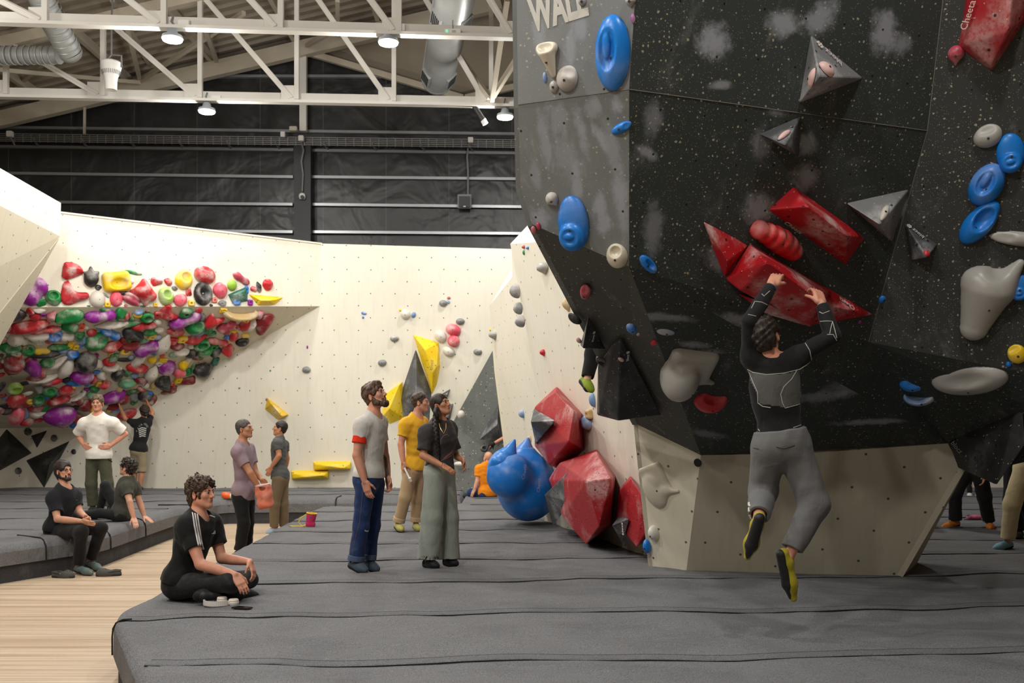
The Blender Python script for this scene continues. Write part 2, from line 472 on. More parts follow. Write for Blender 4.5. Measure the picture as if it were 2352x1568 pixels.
M['plinth'] = m_ply('scuffed beige plywood', (184, 176, 156), .33, .012, .35, streak=.3)
M['insul'] = m_insul()
M['steel'] = plain('cream painted steel', (186, 176, 158), .5, .1, 3); M['steelw'] = plain('white painted steel', (214, 210, 202), .45, .06, 3)
M['roof'] = plain('cream roof sheet', (150, 139, 122), .6, .12, 1.0); M['galv'] = plain('galvanised duct', (158, 160, 158), .42, .14, 5, metal=.25)
M['girt'] = plain('zinc girt', (150, 152, 154), .35, .1, 4, metal=.6); M['blacksteel'] = plain('black painted column', (44, 44, 45), .55, .15, 3)
M['white'] = plain('white plastic', (226, 224, 218), .45, .05); M['grey'] = plain('grey plastic', (120, 122, 124), .5, .08); M['blackp'] = plain('black plastic', (22, 22, 23), .5, .15)
M['lamp'] = emit('lamp lens glow', (255, 248, 232), 60.0)
M['tray'] = plain('rusty cable tray', (86, 72, 62), .6, .2, 5)

# ================================================================== floor, back wall, roof
def struct(o): o['kind'] = 'structure'; return o
fl = mesh_obj('floor', [(-30, -14, -.45), (30, -14, -.45), (30, 34, -.45), (-30, 34, -.45)], [(0, 1, 2, 3)], M['floor']); struct(fl)
WD = 24.2
def slab(name, pix, d, mat, thick=.2):
    f = [P(x, y, d) for x, y in pix]; n = len(f)
    b = [v + V((0, thick, 0)) for v in f]
    o = mesh_obj(name, f + b, [tuple(range(n)), tuple(range(2 * n - 1, n - 1, -1))] + [(i, i + n, (i + 1) % n + n, (i + 1) % n) for i in range(n)], mat)
    bm = bmesh.new(); bm.from_mesh(o.data); bmesh.ops.recalc_face_normals(bm, faces=bm.faces); bm.to_mesh(o.data); bm.free()
    return planar_uv(o)
struct(slab('wall_back', [(-700, 1130), (2900, 1130), (2900, 120), (1200, 188), (1066, 221), (703, 112), (-700, 440)], WD, M['insul']))
struct(slab('wall_gable', [(-700, 450), (703, 118), (1066, 226), (1200, 192), (2900, 140), (2900, -300), (900, -250), (-700, 330)], WD + .22, M['roof']))
# sloping corrugated roof sheet, rising to the right
def roof():
    vs = []; fs = []; y = -8.0; i = 0
    prof = [(0, 0), (.16, 0), (.20, .07), (.32, .07), (.36, 0)]
    def zr(x): return 11.55 + .2357 * x if x < 4 else 11.55 + .2357 * 8 - .2357 * x
    xs = (-22, -5, 4, 14)
    while y < 25:
        for (dy, dz) in prof[:-1]:
            for x in xs: vs.append((x, y + dy, zr(x) + .42 + dz))
        y += .36
    n = len(vs) // 4
    for i in range(n - 1):
        for k in range(3): fs.append((i * 4 + k, i * 4 + k + 1, i * 4 + 4 + k + 1, i * 4 + 4 + k))
    return struct(mesh_obj('ceiling', vs, fs, M['roof']))
roof()
for k, s in enumerate((-1, 1)):
    struct(mesh_obj('wall_left' if s < 0 else 'wall_right', [(s * 16, -10, -.45), (s * 16, 24.4, -.45), (s * 16, 24.4, 15), (s * 16, -10, 15)], [(0, 1, 2, 3)], M['roof']))
struct(mesh_obj('wall_front', [(-16, -10, -.45), (16, -10, -.45), (16, -10, 15), (-16, -10, 15)], [(3, 2, 1, 0)], M['roof']))

# gable steelwork
def steel_bar(name, label, a, b, w, h, mat, cat='beam', group=None, up=(0, 0, 1)):
    m = MB(); m.bar(a, b, w, h, up=up); o = m.build(name, mat, origin=(V(a) + V(b)) / 2)
    return tag(o, label, cat, group)
steel_bar('gable_rafter', 'long sloping cream rafter along the gable, rising to the right', P(-260, 336, 23.8), P(1150, 6, 23.8), .2, .36, M['steel'])
steel_bar('gable_edge_beam', 'cream beam falling right from the gable column top to the valley', P(703, 120, 24.0), P(1066, 226, 24.0), .12, .14, M['steel'])
steel_bar('gable_edge_beam', 'short cream beam rising right from the valley beside the dark climbing boulder', P(1066, 226, 24.0), P(1215, 192, 24.0), .12, .14, M['steel'])
steel_bar('gable_column', 'cream steel column standing against the black gable above the cable tray', P(697, 120, 23.9), P(697, 302, 23.9), .16, .16, M['steelw'], 'column', up=(0, 1, 0))
steel_bar('wall_column', 'wide black painted column between the black insulation bays', P(696, 330, 23.9), P(696, 640, 23.9), .40, .18, M['blacksteel'], 'column', up=(0, 1, 0))
gl = [(490, 176, 875, 176, 'short zinc girt highest in the black gable'), (-60, 229, 690, 235, 'zinc girt behind the far truss chord, left of the gable column'), (704, 236, 1230, 243, 'zinc girt behind the far truss chord, right of the gable column'),
      (-100, 292, 1230, 309, 'long zinc girt just above the cable tray'), (-100, 336, 675, 345, 'zinc girt just under the cable tray, left of the black column'), (717, 346, 1230, 353, 'zinc girt just under the cable tray, right of the black column'),
      (-100, 397, 674, 407, 'zinc girt second below the tray, left of the black column'), (718, 407, 1230, 412, 'zinc girt second below the tray, right of the black column'), (40, 464, 673, 470, 'zinc girt third below the tray, left of the black column'),
      (719, 470, 1230, 476, 'zinc girt third below the tray, right of the black column, beside the speaker'), (400, 530, 673, 533, 'lowest zinc girt left of the black column, just above the climbing wall'), (719, 533, 1230, 537, 'lowest zinc girt right of the black column')]
for (x0, y0, x1, y1, lb) in gl:
    if x1 == 1230: y1 += (y1 - y0) / (x1 - x0) * 700; x1 = 1930
    steel_bar('wall_girt', lb, P(x0, y0, 24.12), P(x1, y1, 24.12), .12, .065, M['girt'], 'girt', 'zinc girts on the black back wall')
# cable tray
tr = empty('cable_tray', P(600, 318, 23.9), 'brown wire cable tray running across the black back wall', 'cable tray')
m = MB()
for k in range(5): m.bar(P(-80, 306 + k * 4.2, 23.75), P(1930, 330.5 + k * 4.2, 23.75), .02, .02)
for k in range(105): x = -80 + k * 19; m.bar(P(x, 305 + (x + 80) * .0122, 23.74), P(x, 325 + (x + 80) * .0122, 23.74), .02, .02, up=(0, 1, 0))
m.build('wire_basket', M['girt'], tr)
m = MB(); m.bar(P(-80, 316, 23.85), P(1930, 340.5, 23.85), .1, .10); m.build('cable_bundle', M['tray'], tr)
for k in range(17):
    x = 78 + k * 111; y = 318 + (x + 80) * .0122; m = MB(); m.bar(P(x, y, 23.7), P(x + 10, y + 16, 24.1), .04, .05); m.build('bracket', M['girt'], tr)
steel_bar('hanger_rod', 'thin cream hanger rod down to the cable tray at the left', P(195, 225, 23.8), P(194, 308, 23.8), .05, .05, M['steel'], 'rod', up=(0, 1, 0))
# small boxes on the wall
def wallbox(px, py, w, h, d, mat, name, label, cat, cable=None):
    t = empty(name, P(px, py, d), label, cat); s = d / F
    m = MB(); m.box(P(px, py, d), (w * s / 2, .06, h * s / 2)); m.build('housing', mat, t, bevel=.01)
    if cable: m = MB(); m.tube([P(x, y, d) for x, y in cable], .022, 6); m.build('conduit', M['grey'], t)
    return t
b = wallbox(1067, 463, 32, 32, 23.9, M['grey'], 'loudspeaker', 'square grey loudspeaker high on the black back wall', 'speaker', [(1076, 330), (1073, 360), (1075, 390), (1075, 447)])
m = MB(); m.box(P(1067, 463, 23.8), (.13, .01, .13)); m.build('grille', plain('dark grille', (70, 72, 75), .7), b); m = MB(); m.box(P(1067, 474, 23.78), (.03, .008, .012)); m.build('badge', M['white'], b)
b = wallbox(692, 318, 12, 12, 23.6, M['white'], 'junction_box', 'white junction box on the cable tray above the black column', 'junction box')
b = wallbox(23, 308, 13, 13, 23.6, M['white'], 'junction_box', 'white junction box at the left end of the cable tray', 'junction box', [(23, 314), (30, 325), (34, 334)])
b = wallbox(1081, 322, 12, 12, 23.6, M['white'], 'junction_box', 'white junction box on the cable tray above the loudspeaker', 'junction box')
b = wallbox(650, 309, 10, 12, 23.6, M['white'], 'junction_box', 'white junction box just left of the gable column foot', 'junction box')
b = wallbox(674, 296, 17, 10, 23.7, M['steel'], 'sensor', 'small cream sensor beside the gable column foot', 'sensor')
b = empty('security_camera', P(694, 447, 23.75), 'round white security camera hanging on the black column', 'camera')
m = MB(); m.lathe(P(694, 452, 23.75), [(.0, -.07), (.06, -.06), (.085, 0), (.075, .06), (.04, .09), (.0, .095)], 16); m.build('dome', M['white'], b, smooth=True)
m = MB(); m.lathe(P(694, 452, 23.66), [(.0, 0), (.045, 0), (.045, .05), (0, .05)], 14, axis=(0, 1, 0)); m.build('lens', M['blackp'], b)
m = MB(); m.tube([P(692, 324, 23.7), P(697, 345, 23.7), P(692, 370, 23.7), P(696, 400, 23.75), P(694, 440, 23.75)], .02, 6); m.build('cable', M['grey'], b)

# ================================================================== roof trusses
ZT = 7.6
def trd(k, px):
    y = (212 + 22 * px / 1190) if k == 2 else (42 + 35 * px / 1190)
    return F * (ZT - CH) / (HY - y)
def TP(k, px, py): return P(px, py, trd(k, px))
def truss(k, label, posts, top, hgt, gus):
    t = empty('roof_truss', TP(k, 600, 215 if k == 2 else 60), label, 'truss')
    y0 = (lambda x: 222 + 22 * x / 1190) if k == 2 else (lambda x: 52 + 35 * x / 1190)
    m = MB(); a = TP(k, -500, y0(-500)); b = TP(k, 1800, y0(1800)); m.bar(a, b, .16, .05)
    up = V((0, 0, hgt)); m.bar(a + V((0, .07, .09)), b + V((0, .07, .09)), .05, .2); m.build('bottom_chord', M['steelw'], t)
    m = MB(); m.bar(TP(k, -500, top(-500)), TP(k, 1500, top(1500)), .16, .2); m.build('top_chord', M['steel'], t)
    for i, x in enumerate(posts):
        yb = y0(x) - 6
        m = MB(); m.bar(TP(k, x, top(x)), TP(k, x, yb), .085, .085, up=(0, 1, 0)); m.build('post', M['steelw'], t)
        if i + 1 < len(posts):
            x1 = posts[i + 1]
            m = MB(); m.bar(TP(k, x + 10, top(x) + 4), TP(k, x1 - 14, y0(x1) - 10), .10, .05, up=(0, 1, 0)); m.bar(TP(k, x + 14, top(x) + 4), TP(k, x1 - 10, y0(x1) - 10), .03, .09, up=(0, 1, 0)); m.build('brace', M['steelw'], t)
        s = trd(k, x) / F
        m = MB(); c = TP(k, x - 16, y0(x) - 20); m.box(c, (gus * s / 2, .015, 18 * s)); m.build('gusset', M['steelw'], t)
truss(2, 'far white roof truss whose bottom chord spans the picture above the black wall', [-430, -208, 14, 237, 460, 682, 905, 1128], lambda x: 100 - .235 * x, .22, 40)
truss(1, 'near cream roof truss whose bottom chord crosses the top of the picture', [-440, -168, 104, 377, 645, 916, 1186], lambda x: -120 - .235 * x, .25, 44)
# purlins along the roof and their struts
for i, (x, lb) in enumerate([(-13.2, 'leftmost'), (-11.2, 'second from the left'), (-9.2, 'third from the left'), (-7.2, 'fourth from the left'), (-5.2, 'fifth from the left'), (-3.2, 'sixth from the left'), (-1.2, 'seventh from the left')]):
    z = 11.55 + .2357 * x + .22
    steel_bar('roof_purlin', lb + ' of the cream purlins running away under the roof sheet', (x, -2, z), (x, 24, z), .1, .2, M['steel'], 'purlin', 'roof purlins')
    m = MB()
for i, (x0, y0, x1, y1, d0, d1, lb) in enumerate([(258, 0, 345, 150, 19.4, 23.6, 'strut crossing behind the near chord left of the white fan'), (290, 55, 322, 185, 19.6, 23.6, 'strut dropping to the rafter right of the white fan'), (470, 60, 497, 140, 19.8, 23.6, 'strut dropping to the rafter right of the bright truss post'), (322, 185, 560, 30, 23.6, 19.8, 'long diagonal strut rising right from the rafter'),
        (28, 206, 165, 90, 23.6, 19.5, 'diagonal strut rising right behind the lower left duct'), (775, 0, 776, 80, 19.8, 23.6, 'upright strut right of the gable column'), (705, 105, 790, 58, 23.6, 20.2, 'strut rising right from the gable column head'), (-10, 160, 320, 190, 20.5, 23.5, 'long thin tie crossing under the left duct'), (1130, 232, 1165, 0, 19.0, 17.2, 'upright post beside the dark climbing boulder'), (1055, 130, 1125, 225, 20.0, 19.0, 'slanting strut right of the big round duct'), (1132, 222, 1215, 90, 19.0, 18.5, 'slanting strut leaning right beside the dark climbing boulder')]):
    steel_bar('roof_strut', 'cream ' + lb, P(x0, y0, d0), P(x1, y1, d1), .085, .085, M['steel'], 'strut', 'roof struts')

# ================================================================== high-bay lamps
def lampfit(px, py, k, label):
    c = TP(k, px, py); t = empty('ceiling_lamp', c, label, 'lamp', 'high-bay lamps')
    m = MB(); m.lathe(c, [(0, .16), (.05, .16), (.07, .14), (.09, .06), (.155, .045), (.165, .0), (.15, -.012)], 24); m.build('housing', plain('lamp housing', (170, 178, 186), .35, .06, 5, metal=.3), t, smooth=True)
    m = MB(); m.lathe(c, [(.0, -.05), (.09, -.047), (.145, -.03), (.152, -.012)], 24); m.build('lens', M['lamp'], t, smooth=True)
    m = MB(); m.tube([c + V((0, 0, .16)), c + V((.02, 0, .22)), c + V((-.02, 0, .27)), c + V((0, .03, .36))], .014, 6); m.build('hook', M['grey'], t)
    m = MB(); m.box(c + V((.17, .05, .24)), (.09, .05, .06)); m.build('junction_box', M['white'], t, bevel=.008)
    return c
lamps = [lampfit(475, 255, 2, 'high-bay lamp hanging alone against the black wall under the far truss'), lampfit(1160, 268, 2, 'high-bay lamp close beside the edge of the dark climbing boulder'),
         lampfit(396, 89, 1, 'high-bay lamp under the near truss, between the fan and the bright post'), lampfit(892, 97, 1, 'high-bay lamp under the near truss, left of the big round duct')]
def point(loc, watts, r=.16, col=(1.0, .98, .94), spot=None, aim=None):
    L = bpy.data.lights.new('high_bay_light', 'SPOT' if spot else 'POINT'); L.energy = watts; L.color = col; L.shadow_soft_size = r
    if spot: L.spot_size = math.radians(spot); L.spot_blend = .35
    o = bpy.data.objects.new('high_bay_light', L); o.location = loc; COL.objects.link(o)
    if aim is not None: o.rotation_euler = (V(aim) - V(loc)).to_track_quat('-Z', 'Y').to_euler()
    return o
# ================================================================== crash mats
def poly_dist(px, py, poly):
    """signed distance (positive inside) of arrays px, py to a closed polygon, and the nearest boundary point"""
    best = np.full(px.shape, 1e9); bx = np.zeros(px.shape); by = np.zeros(px.shape); ins = np.zeros(px.shape, bool)
    n = len(poly)
    for i in range(n):
        ax, ay = poly[i]; cx, cy_ = poly[(i + 1) % n]
        dx, dy = cx - ax, cy_ - ay
        t = np.clip(((px - ax) * dx + (py - ay) * dy) / (dx * dx + dy * dy), 0, 1)
        qx, qy = ax + t * dx, ay + t * dy
        d = np.hypot(px - qx, py - qy); m = d < best
        best = np.where(m, d, best); bx = np.where(m, qx, bx); by = np.where(m, qy, by)
        cr = ((ay > py) != (cy_ > py)) & (px < (cx - ax) * (py - ay) / (cy_ - ay + 1e-12) + ax)
        ins ^= cr
    return np.where(ins, best, -best), bx, by
_w1 = wob(3, 2.2, .006, 6); _w2a = wob(9, 6.0, .0065, 6, (.8, 1.3, 1)); _w2b = wob(19, 13.0, .0032, 7, (.6, 1.5, 1))
def _w2(x, y, z): return _w2a(x, y, z) + _w2b(x, y, z) * np.clip(.5 + .5 * np.sin(x * 1.3 + y * .7), 0, 1)
DENTS = []                                                   # (x, y, radius, depth) filled in before the mats are made
def mat_z(x, y):
    z = _w1(x, y, 0 * x) + _w2(x, y, 0 * x)
    for (dx, dy, r, a) in DENTS: z = z - a * np.exp(-((x - dx) ** 2 + (y - dy) ** 2) / (r * r))
    return z
def crash_mat(label, poly, step, R, mat, side, zoff=0.0, crease=None):
    xs = [p[0] for p in poly]; ys = [p[1] for p in poly]
    gx = np.arange(min(xs) - step, max(xs) + 2 * step, step); gy = np.arange(min(ys) - step, max(ys) + 2 * step, step)
    X, Y = np.meshgrid(gx, gy, indexing='ij')
    D, BX, BY = poly_dist(X, Y, poly)
    out = D < 0
    keep = (D[:-1, :-1] > -step * .2) | (D[1:, :-1] > -step * .2) | (D[:-1, 1:] > -step * .2) | (D[1:, 1:] > -step * .2)
    keep &= ((D[:-1, :-1] > 0).astype(int) + (D[1:, :-1] > 0) + (D[:-1, 1:] > 0) + (D[1:, 1:] > 0)) > 0
    X = np.where(out, BX, X); Y = np.where(out, BY, Y); D = np.maximum(D, 0)
    q = np.clip(D, 0, R); Z = -R + np.sqrt(np.maximum(R * R - (R - q) ** 2, 0)) + mat_z(X, Y) * np.clip(D / R, 0, 1) + zoff
    idx = -np.ones(X.shape, np.int32)
    use = np.zeros(X.shape, bool)
    for i in (0, 1):
        for j in (0, 1): use[i:X.shape[0] - 1 + i, j:X.shape[1] - 1 + j] |= keep
    idx[use] = np.arange(use.sum())
    vs = np.stack([X[use], Y[use], Z[use]], 1)
    c = np.argwhere(keep)
    f = np.stack([idx[c[:, 0], c[:, 1]], idx[c[:, 0] + 1, c[:, 1]], idx[c[:, 0] + 1, c[:, 1] + 1], idx[c[:, 0], c[:, 1] + 1]], 1)
    root = empty('crash_mat', (sum(xs) / len(xs), sum(ys) / len(ys), -.45), label, 'mat')
    top = mesh_obj('top_cover', vs, f, mat, root, smooth=True)
    # skirt: an outer overhanging flap and the darker base set back below it
    bm = bmesh.new(); n = len(poly)
    def ring(z, inset):
        out_ = []
        for i in range(n):
            a, b, c_ = V(poly[i - 1]), V(poly[i]), V(poly[(i + 1) % n])
            e1 = (b - a).normalized(); e2 = (c_ - b).normalized()
            nn = V((-e1.y - e2.y, e1.x + e2.x)); nn = nn / max(nn.length_squared, .2) * 2
            out_.append((b.x + nn.x * inset, b.y + nn.y * inset, z))
        return out_
    r = [ring(-R + .012 + zoff, .0), ring(-.25, -.004), ring(-.262, .03), ring(-.452, .03)]
    vv = [v for g in r for v in g]; ff = []; fm = []
    for k in range(3):
        for i in range(n): ff.append((k * n + i, k * n + (i + 1) % n, (k + 1) * n + (i + 1) % n, (k + 1) * n + i)); fm.append(0 if k == 0 else 1)
    sk = mesh_obj('side_skirt', vv, ff, [mat, side], root, fmat=fm)
    return root
def seam_flap(root, pts, w=.13):
    """a velcro flap: a flat felt ribbon with a dark near edge, lying across the mat"""
    m = MB(); n = len(pts)
    tops = []
    for i, (x, y) in enumerate(pts):
        z = float(mat_z(np.array(x), np.array(y)))
        tops.append([V((x, y - w / 2 - .006, z - .002)), V((x, y - w / 2 - .005, z + .007)), V((x, y - w / 2 + .010, z + .012)), V((x, y + w / 2 - .022, z + .010)), V((x, y + w / 2 - .020, z + .0115)), V((x, y + w / 2 - .009, z + .011)), V((x, y + w / 2, z - .002))])
    for i in range(n - 1):
        for k in range(6):
            m.add([tops[i][k], tops[i + 1][k], tops[i + 1][k + 1], tops[i][k + 1]], [(0, 1, 2, 3)], 1 if k in (0, 4) else 0)
    return m.build('seam_flap', [M['flap'], M['seam']], root)
def seam_line(root, y0, x0, x1, slope, seed, w=.13, drop=None):
    rs = random.Random(seed); ph = rs.random() * 6; pts = []
    n = max(8, int((x1 - x0) / .18))
    for i in range(n + 1):
        x = x0 + (x1 - x0) * i / n
        pts.append((x, y0 + slope * (x + 1.6) + .018 * math.sin(x * 1.7 + ph) + .010 * math.sin(x * 5.1 + 2 * ph)))
    seam_flap(root, pts, w)
def edge_x(y):                                               # left edge of the near mat
    E = [(4.0, -1.25), (5.33, -1.97), (6.9, -2.78), (7.25, -2.9), (8.43, -2.94), (10.85, -3.02), (14.8, -3.17), (16.35, -3.15)]
    for (a, b) in zip(E, E[1:]):
        if a[0] <= y <= b[0]: return a[1] + (b[1] - a[1]) * (y - a[0]) / (b[0] - a[0])
    return E[0][1]
def build_mats():
    near = [(11.5, 3.6), (11.5, 22.4), (-.9, 22.4), (-.9, 17.2), (-1.6, 16.75), (-3.0, 16.45), (-3.14, 16.2), (-3.17, 14.8), (-3.02, 10.85), (-2.94, 8.43), (-2.91, 7.35), (-2.80, 7.0), (-2.05, 5.45), (-1.15, 3.6)]
    n = crash_mat('wide grey felt crash mat filling the foreground, with the cross-legged person on its edge', near, .05, .075, M['mat'], M['matside'])
    for i, y in enumerate([5.77, 7.18, 8.66, 10.04, 11.43, 12.7, 14.1, 15.4]):
        sl_ = .075 if i < 4 else .05
        seam_line(n, y, edge_x(y) + .10, 11.3, sl_, i)
        yy = y + sl_ * (edge_x(y) + 1.7) - .065; m = MB(); ex_ = edge_x(yy); m.tube([V((ex_ + a, yy, b)) for a, b in ((.14, .004), (.075, .0), (.03, -.022), (.008, -.062), (.002, -.12), (.002, -.25))], .006, 6); m.build('cover_seam', M['seam'], n)
    for i, y in enumerate([16.75, 18.1, 19.6]): seam_line(n, y, -.7, 11.3, .03, 40 + i)
    far = [(-14, 21.4), (-14, 3.5), (-9.3, 3.5), (-6.6, 9.4), (-5.85, 11.2), (-5.22, 12.55), (-5.2, 12.75), (-5.32, 15.5), (-5.25, 17.75), (-5.1, 17.95), (-.93, 18.25), (-.93, 21.4)]
    f = crash_mat('grey felt crash mat along the back wall, with the seated people on its edge', far, .06, .11, M['mat'], M['matside'])
    for i, (y, x1) in enumerate([(9.9, -6.75), (11.5, -6.0), (12.75, -5.4), (14.3, -5.5), (15.9, -5.5), (17.4, -5.5), (19.0, -1.0), (20.1, -1.0)]):
        seam_line(f, y, -13.8, x1, .0, 60 + i, .10)
    # cover seams running over the far mat's edge
    for (x, y, nx, ny) in [(-5.55, 11.85, .75, -.5), (-5.21, 12.9, 1, 0), (-5.27, 14.3, 1, 0), (-5.3, 16.6, 1, 0), (-3.2, 18.05, 0, -1)]:
        m = MB(); o = V((x, y, 0))
        nn = V((nx, ny, 0)).normalized(); pr = [(-.6, .006), (-.12, .006), (-.05, -.015), (.0, -.075), (.012, -.15), (.012, -.26)]
        m.tube([o + nn * a + V((0, 0, b)) for a, b in pr], .011, 6); m.build('cover_seam', M['seam'], f)
    return n, f

# ================================================================== climbing walls
def panel(name, pts, mat, parent, thick=.12, uv=True):
    """a flat or slightly folded climbing panel; its back is set off along the mean normal away from the camera"""
    pts = [V(p) for p in pts]
    n = V((0, 0, 0))
    for i in range(len(pts)): n += (pts[i] - pts[0]).cross(pts[(i + 1) % len(pts)] - pts[0])
    n.normalize()
    if n.dot(EYE - pts[0]) < 0: n = -n
    back = [p - n * thick for p in pts]
    k = len(pts); tris = tessellate_polygon([pts])
    fs = [tuple(t) for t in tris] + [tuple(k + i for i in t) for t in tris] + [(i, i + k, (i + 1) % k + k, (i + 1) % k) for i in range(k)]
    o = mesh_obj(name, pts + back, fs, mat, parent)
    bm = bmesh.new(); bm.from_mesh(o.data); bmesh.ops.recalc_face_normals(bm, faces=bm.faces)
    bmesh.ops.dissolve_limit(bm, angle_limit=.01, verts=bm.verts, edges=bm.edges); bm.to_mesh(o.data); bm.free()
    if uv: planar_uv(o)
    return o
DB = 20.9
# ---- back wall with the overhang packed with holds
cw = empty('climbing_wall', (-4, DB, 0), 'cream climbing wall across the back with a holds-covered overhang on its left half', 'climbing wall')
A = P(735, 703, DB); At = P(735, 559, DB)
B = P(140, 705, 17.8); dirAB = B - A
B2 = A + dirAB * 1.38; Bt2 = V((B2.x, B2.y, At.z)); L1 = A + dirAB * .83
panel('upper_panel', [A, At, Bt2, B2], M['plyedge'], cw, .15)
zt = At.z
m = MB(); m.bar(At + V((0, .06, .0)), Bt2 + V((0, .06, 0)), .14, .03); m.build('top_edge', M['plyedge'], cw)
D1 = P(240, 978, DB); E1 = P(-260, 990, DB)
panel('overhang_panel', [A, L1, D1], M['plylow'], cw, .05)
panel('overhang_panel', [L1, B2, E1, D1], M['plylow'], cw, .05)
PL_UP = plane3(A, At, B); PL_U1 = plane3(A, L1, D1); PL_U2 = plane3(L1, B2, D1)
panel('lower_panel', [P(-420, 1135, DB), P(735, 1128, DB), P(735, 690, DB), D1 + V((0, .0, .2)), E1 + V((0, 0, .3))], M['ply'], cw, .1)
panel('right_panel', [P(735, 1128, DB), P(735, 559, DB), P(1260, 574, DB), P(1260, 1128, DB)], M['ply'], cw, .12)
PL_BK = Plane(V((0, DB, 0)), V((0, -1, 0)))
# ---- prow at the left edge
cw2 = empty('climbing_wall', (-8.5, 16, 0), 'cream climbing wall jutting in at the left edge, above the seated people', 'climbing wall')
T1 = P(140, 466, 16.95); T0 = P(0, 386, 14.63); dl = (T0 - T1)
T9 = T1 + dl * 3.2; M1 = V((T1.x - .02, T1.y, 4.55)); M9 = V((T9.x, T9.y, 4.62))
Q1 = P(0, 715, 15.7); sl = Q1 - M1; Q2 = M1 + sl * 2.3; Q9 = V((Q2.x + dl.x * 3.2, M9.y, Q2.z))
panel('top_panel', [T1, T9, M9, M1], M['plyedge'], cw2, .1)
panel('overhang_panel', [M1, M9, Q9, Q2], M['plylow'], cw2, .05)
panel('end_panel', [T1 + V((-.05, .03, 0)), M1 + V((-.05, .03, 0)), Q2 + V((-.05, .03, 0)), V((Q2.x - 1, 16.98, Q2.z)), V((Q2.x - 1, 16.98, T1.z))], M['plylow'], cw2, .04)
# ---- walls running away at the right of the aisle
cw3 = empty('climbing_wall', (.6, 13, 0), 'tall cream climbing wall leaning out behind the blue and red volumes', 'climbing wall')
wa, wb, wc = onz(1250, 1195), onz(1500, 1277), V((-.02, 13.9, 3.87))
PL_W2 = plane3(wa, wb, wc)
w2 = PL_W2.hit
panel('main_panel', [wa + V((-.0, 0, -.03)), w2(1243, 914), w2(1215, 778), w2(1196, 690), w2(1172, 560), w2(1330, 549), w2(1500, 530), w2(1545, 980), wb + V((.06, -.1, -.05)), wb + V((0, 0, -.05))], M['ply'], cw3, .12)
panel('top_panel', [w2(1172, 560), w2(1330, 549), w2(1330, 480) + V((.1, .5, .0)), w2(1210, 488) + V((.1, .4, 0))], M['plyedge'], cw3, .1)
cw4 = empty('climbing_wall', (0, 17, 0), 'narrow cream climbing fin behind the tall leaning wall', 'climbing wall')
fa = V((-.03, 17.6, -.02)); fb = V((.62, 14.2, -.02)); fc = P(1127, 699, 17.6)
PL_W1 = plane3(fa, fb, fc); w1 = PL_W1.hit
panel('main_panel', [fa, P(1161, 1014, 17.5) , P(1140, 850, 17.55), fc, w1(1181, 630), w1(1215, 700), w1(1300, 1000), fb], M['ply'], cw4, .12)
panel('top_panel', [fc, w1(1181, 630), w1(1215, 700), w1(1215, 640) + V((.15, .6, .05)), w1(1180, 592) + V((.05, .5, .05))], M['plyedge'], cw4, .06)
panel('side_panel', [fc + V((.01, .02, 0)), P(1140, 850, 17.57), P(1161, 1014, 17.52), fa + V((0, .02, 0)), fa + V((.8, .9, 0)), fc + V((.8, .9, 0))], M['plylow'], cw4, .05)
panel('reveal_panel', [w2(1172, 560) + V((.02, .14, 0)), w2(1196, 690) + V((.02, .14, 0)), w2(1215, 778) + V((.02, .14, 0)), w2(1243, 914) + V((.02, .14, 0)), w1(1240, 905), w1(1205, 790), w1(1178, 690), w1(1182, 632)], M['plyedge'], cw4, .03)
# ---- dark facet at the right end of the back wall
df = empty('climbing_wall', (-.6, 20.6, 0), 'dark grey leaning climbing facet in the back corner behind the braided person', 'climbing wall')
M['darkback'] = m_dark('dark grey back facet', (96, 98, 94), .6, .35, rough=.7, cscale=16, hole=.012)
dd = 20.55
panel('main_panel', [P(1137, 795, dd + .25), P(1039, 972, dd + .3), P(1046, 1132, dd - .3), P(1240, 1132, dd - .3), P(1240, 850, dd)], M['darkback'], df, .1)
PL_DF = plane3(P(1137, 795, dd + .25), P(1046, 1132, dd - .3), P(1240, 1132, dd - .3))

# ---- the dark competition boulder
bd = empty('climbing_boulder', (2.0, 8.8, 0), 'huge dark overhanging climbing boulder on a cream base, with the hanging climber on its front', 'climbing boulder')
b_a, b_aL = P(1480, -330, 5.75), P(1183, -330, 6.35)
b_b, b_bL = P(1445, 205, 6.2), P(1190, 240, 6.5)
b_c, b_cB, b_cL = P(1445, 612, 6.72), P(1196, 430, 6.62), P(1222, 515, 6.75)
g1, g2, e2 = P(2205, -330, 6.55), P(2130, 300, 6.95), P(1995, 785, 7.75)
k1, k2, h2 = P(2620, -330, 6.0), P(2620, 330, 6.25), P(2420, 868, 7.2)
v0, v1, v1b, v2 = P(1610, 1045, 8.7), P(2177, 1018, 8.45), P(2205, 1070, 8.6), P(1465, 975, 9.3)
b_aL = plane3(b_a, b_b, b_bL).hit(1183, -330)
q0, q1, q2, q3, q4 = onz(1500, 1312, -.06), onz(1575, 1322, -.06), onz(1850, 1341, -.06), onz(2050, 1338, -.06), onz(2075, 1304, -.06)
PL_BF = plane3(q1, q3, v1)
v0, v1b = PL_BF.hit(1610, 1045), PL_BF.hit(2205, 1070)
b_cB, b_cL = plane3(b_b, b_c, b_bL).hit(1196, 430), plane3(b_b, b_c, b_bL).hit(1222, 515)
g1 = plane3(b_a, b_b, g2).hit(2205, -330); e2 = plane3(b_b, b_c, g2).hit(1995, 785)
k2 = plane3(g2, e2, h2).hit(2620, 330)
q2, vm = PL_BF.hit(1850, 1341), PL_BF.hit(1835, 1042)
v6, v7 = P(2262, 1083, 8.3), P(2560, 1010, 7.4)
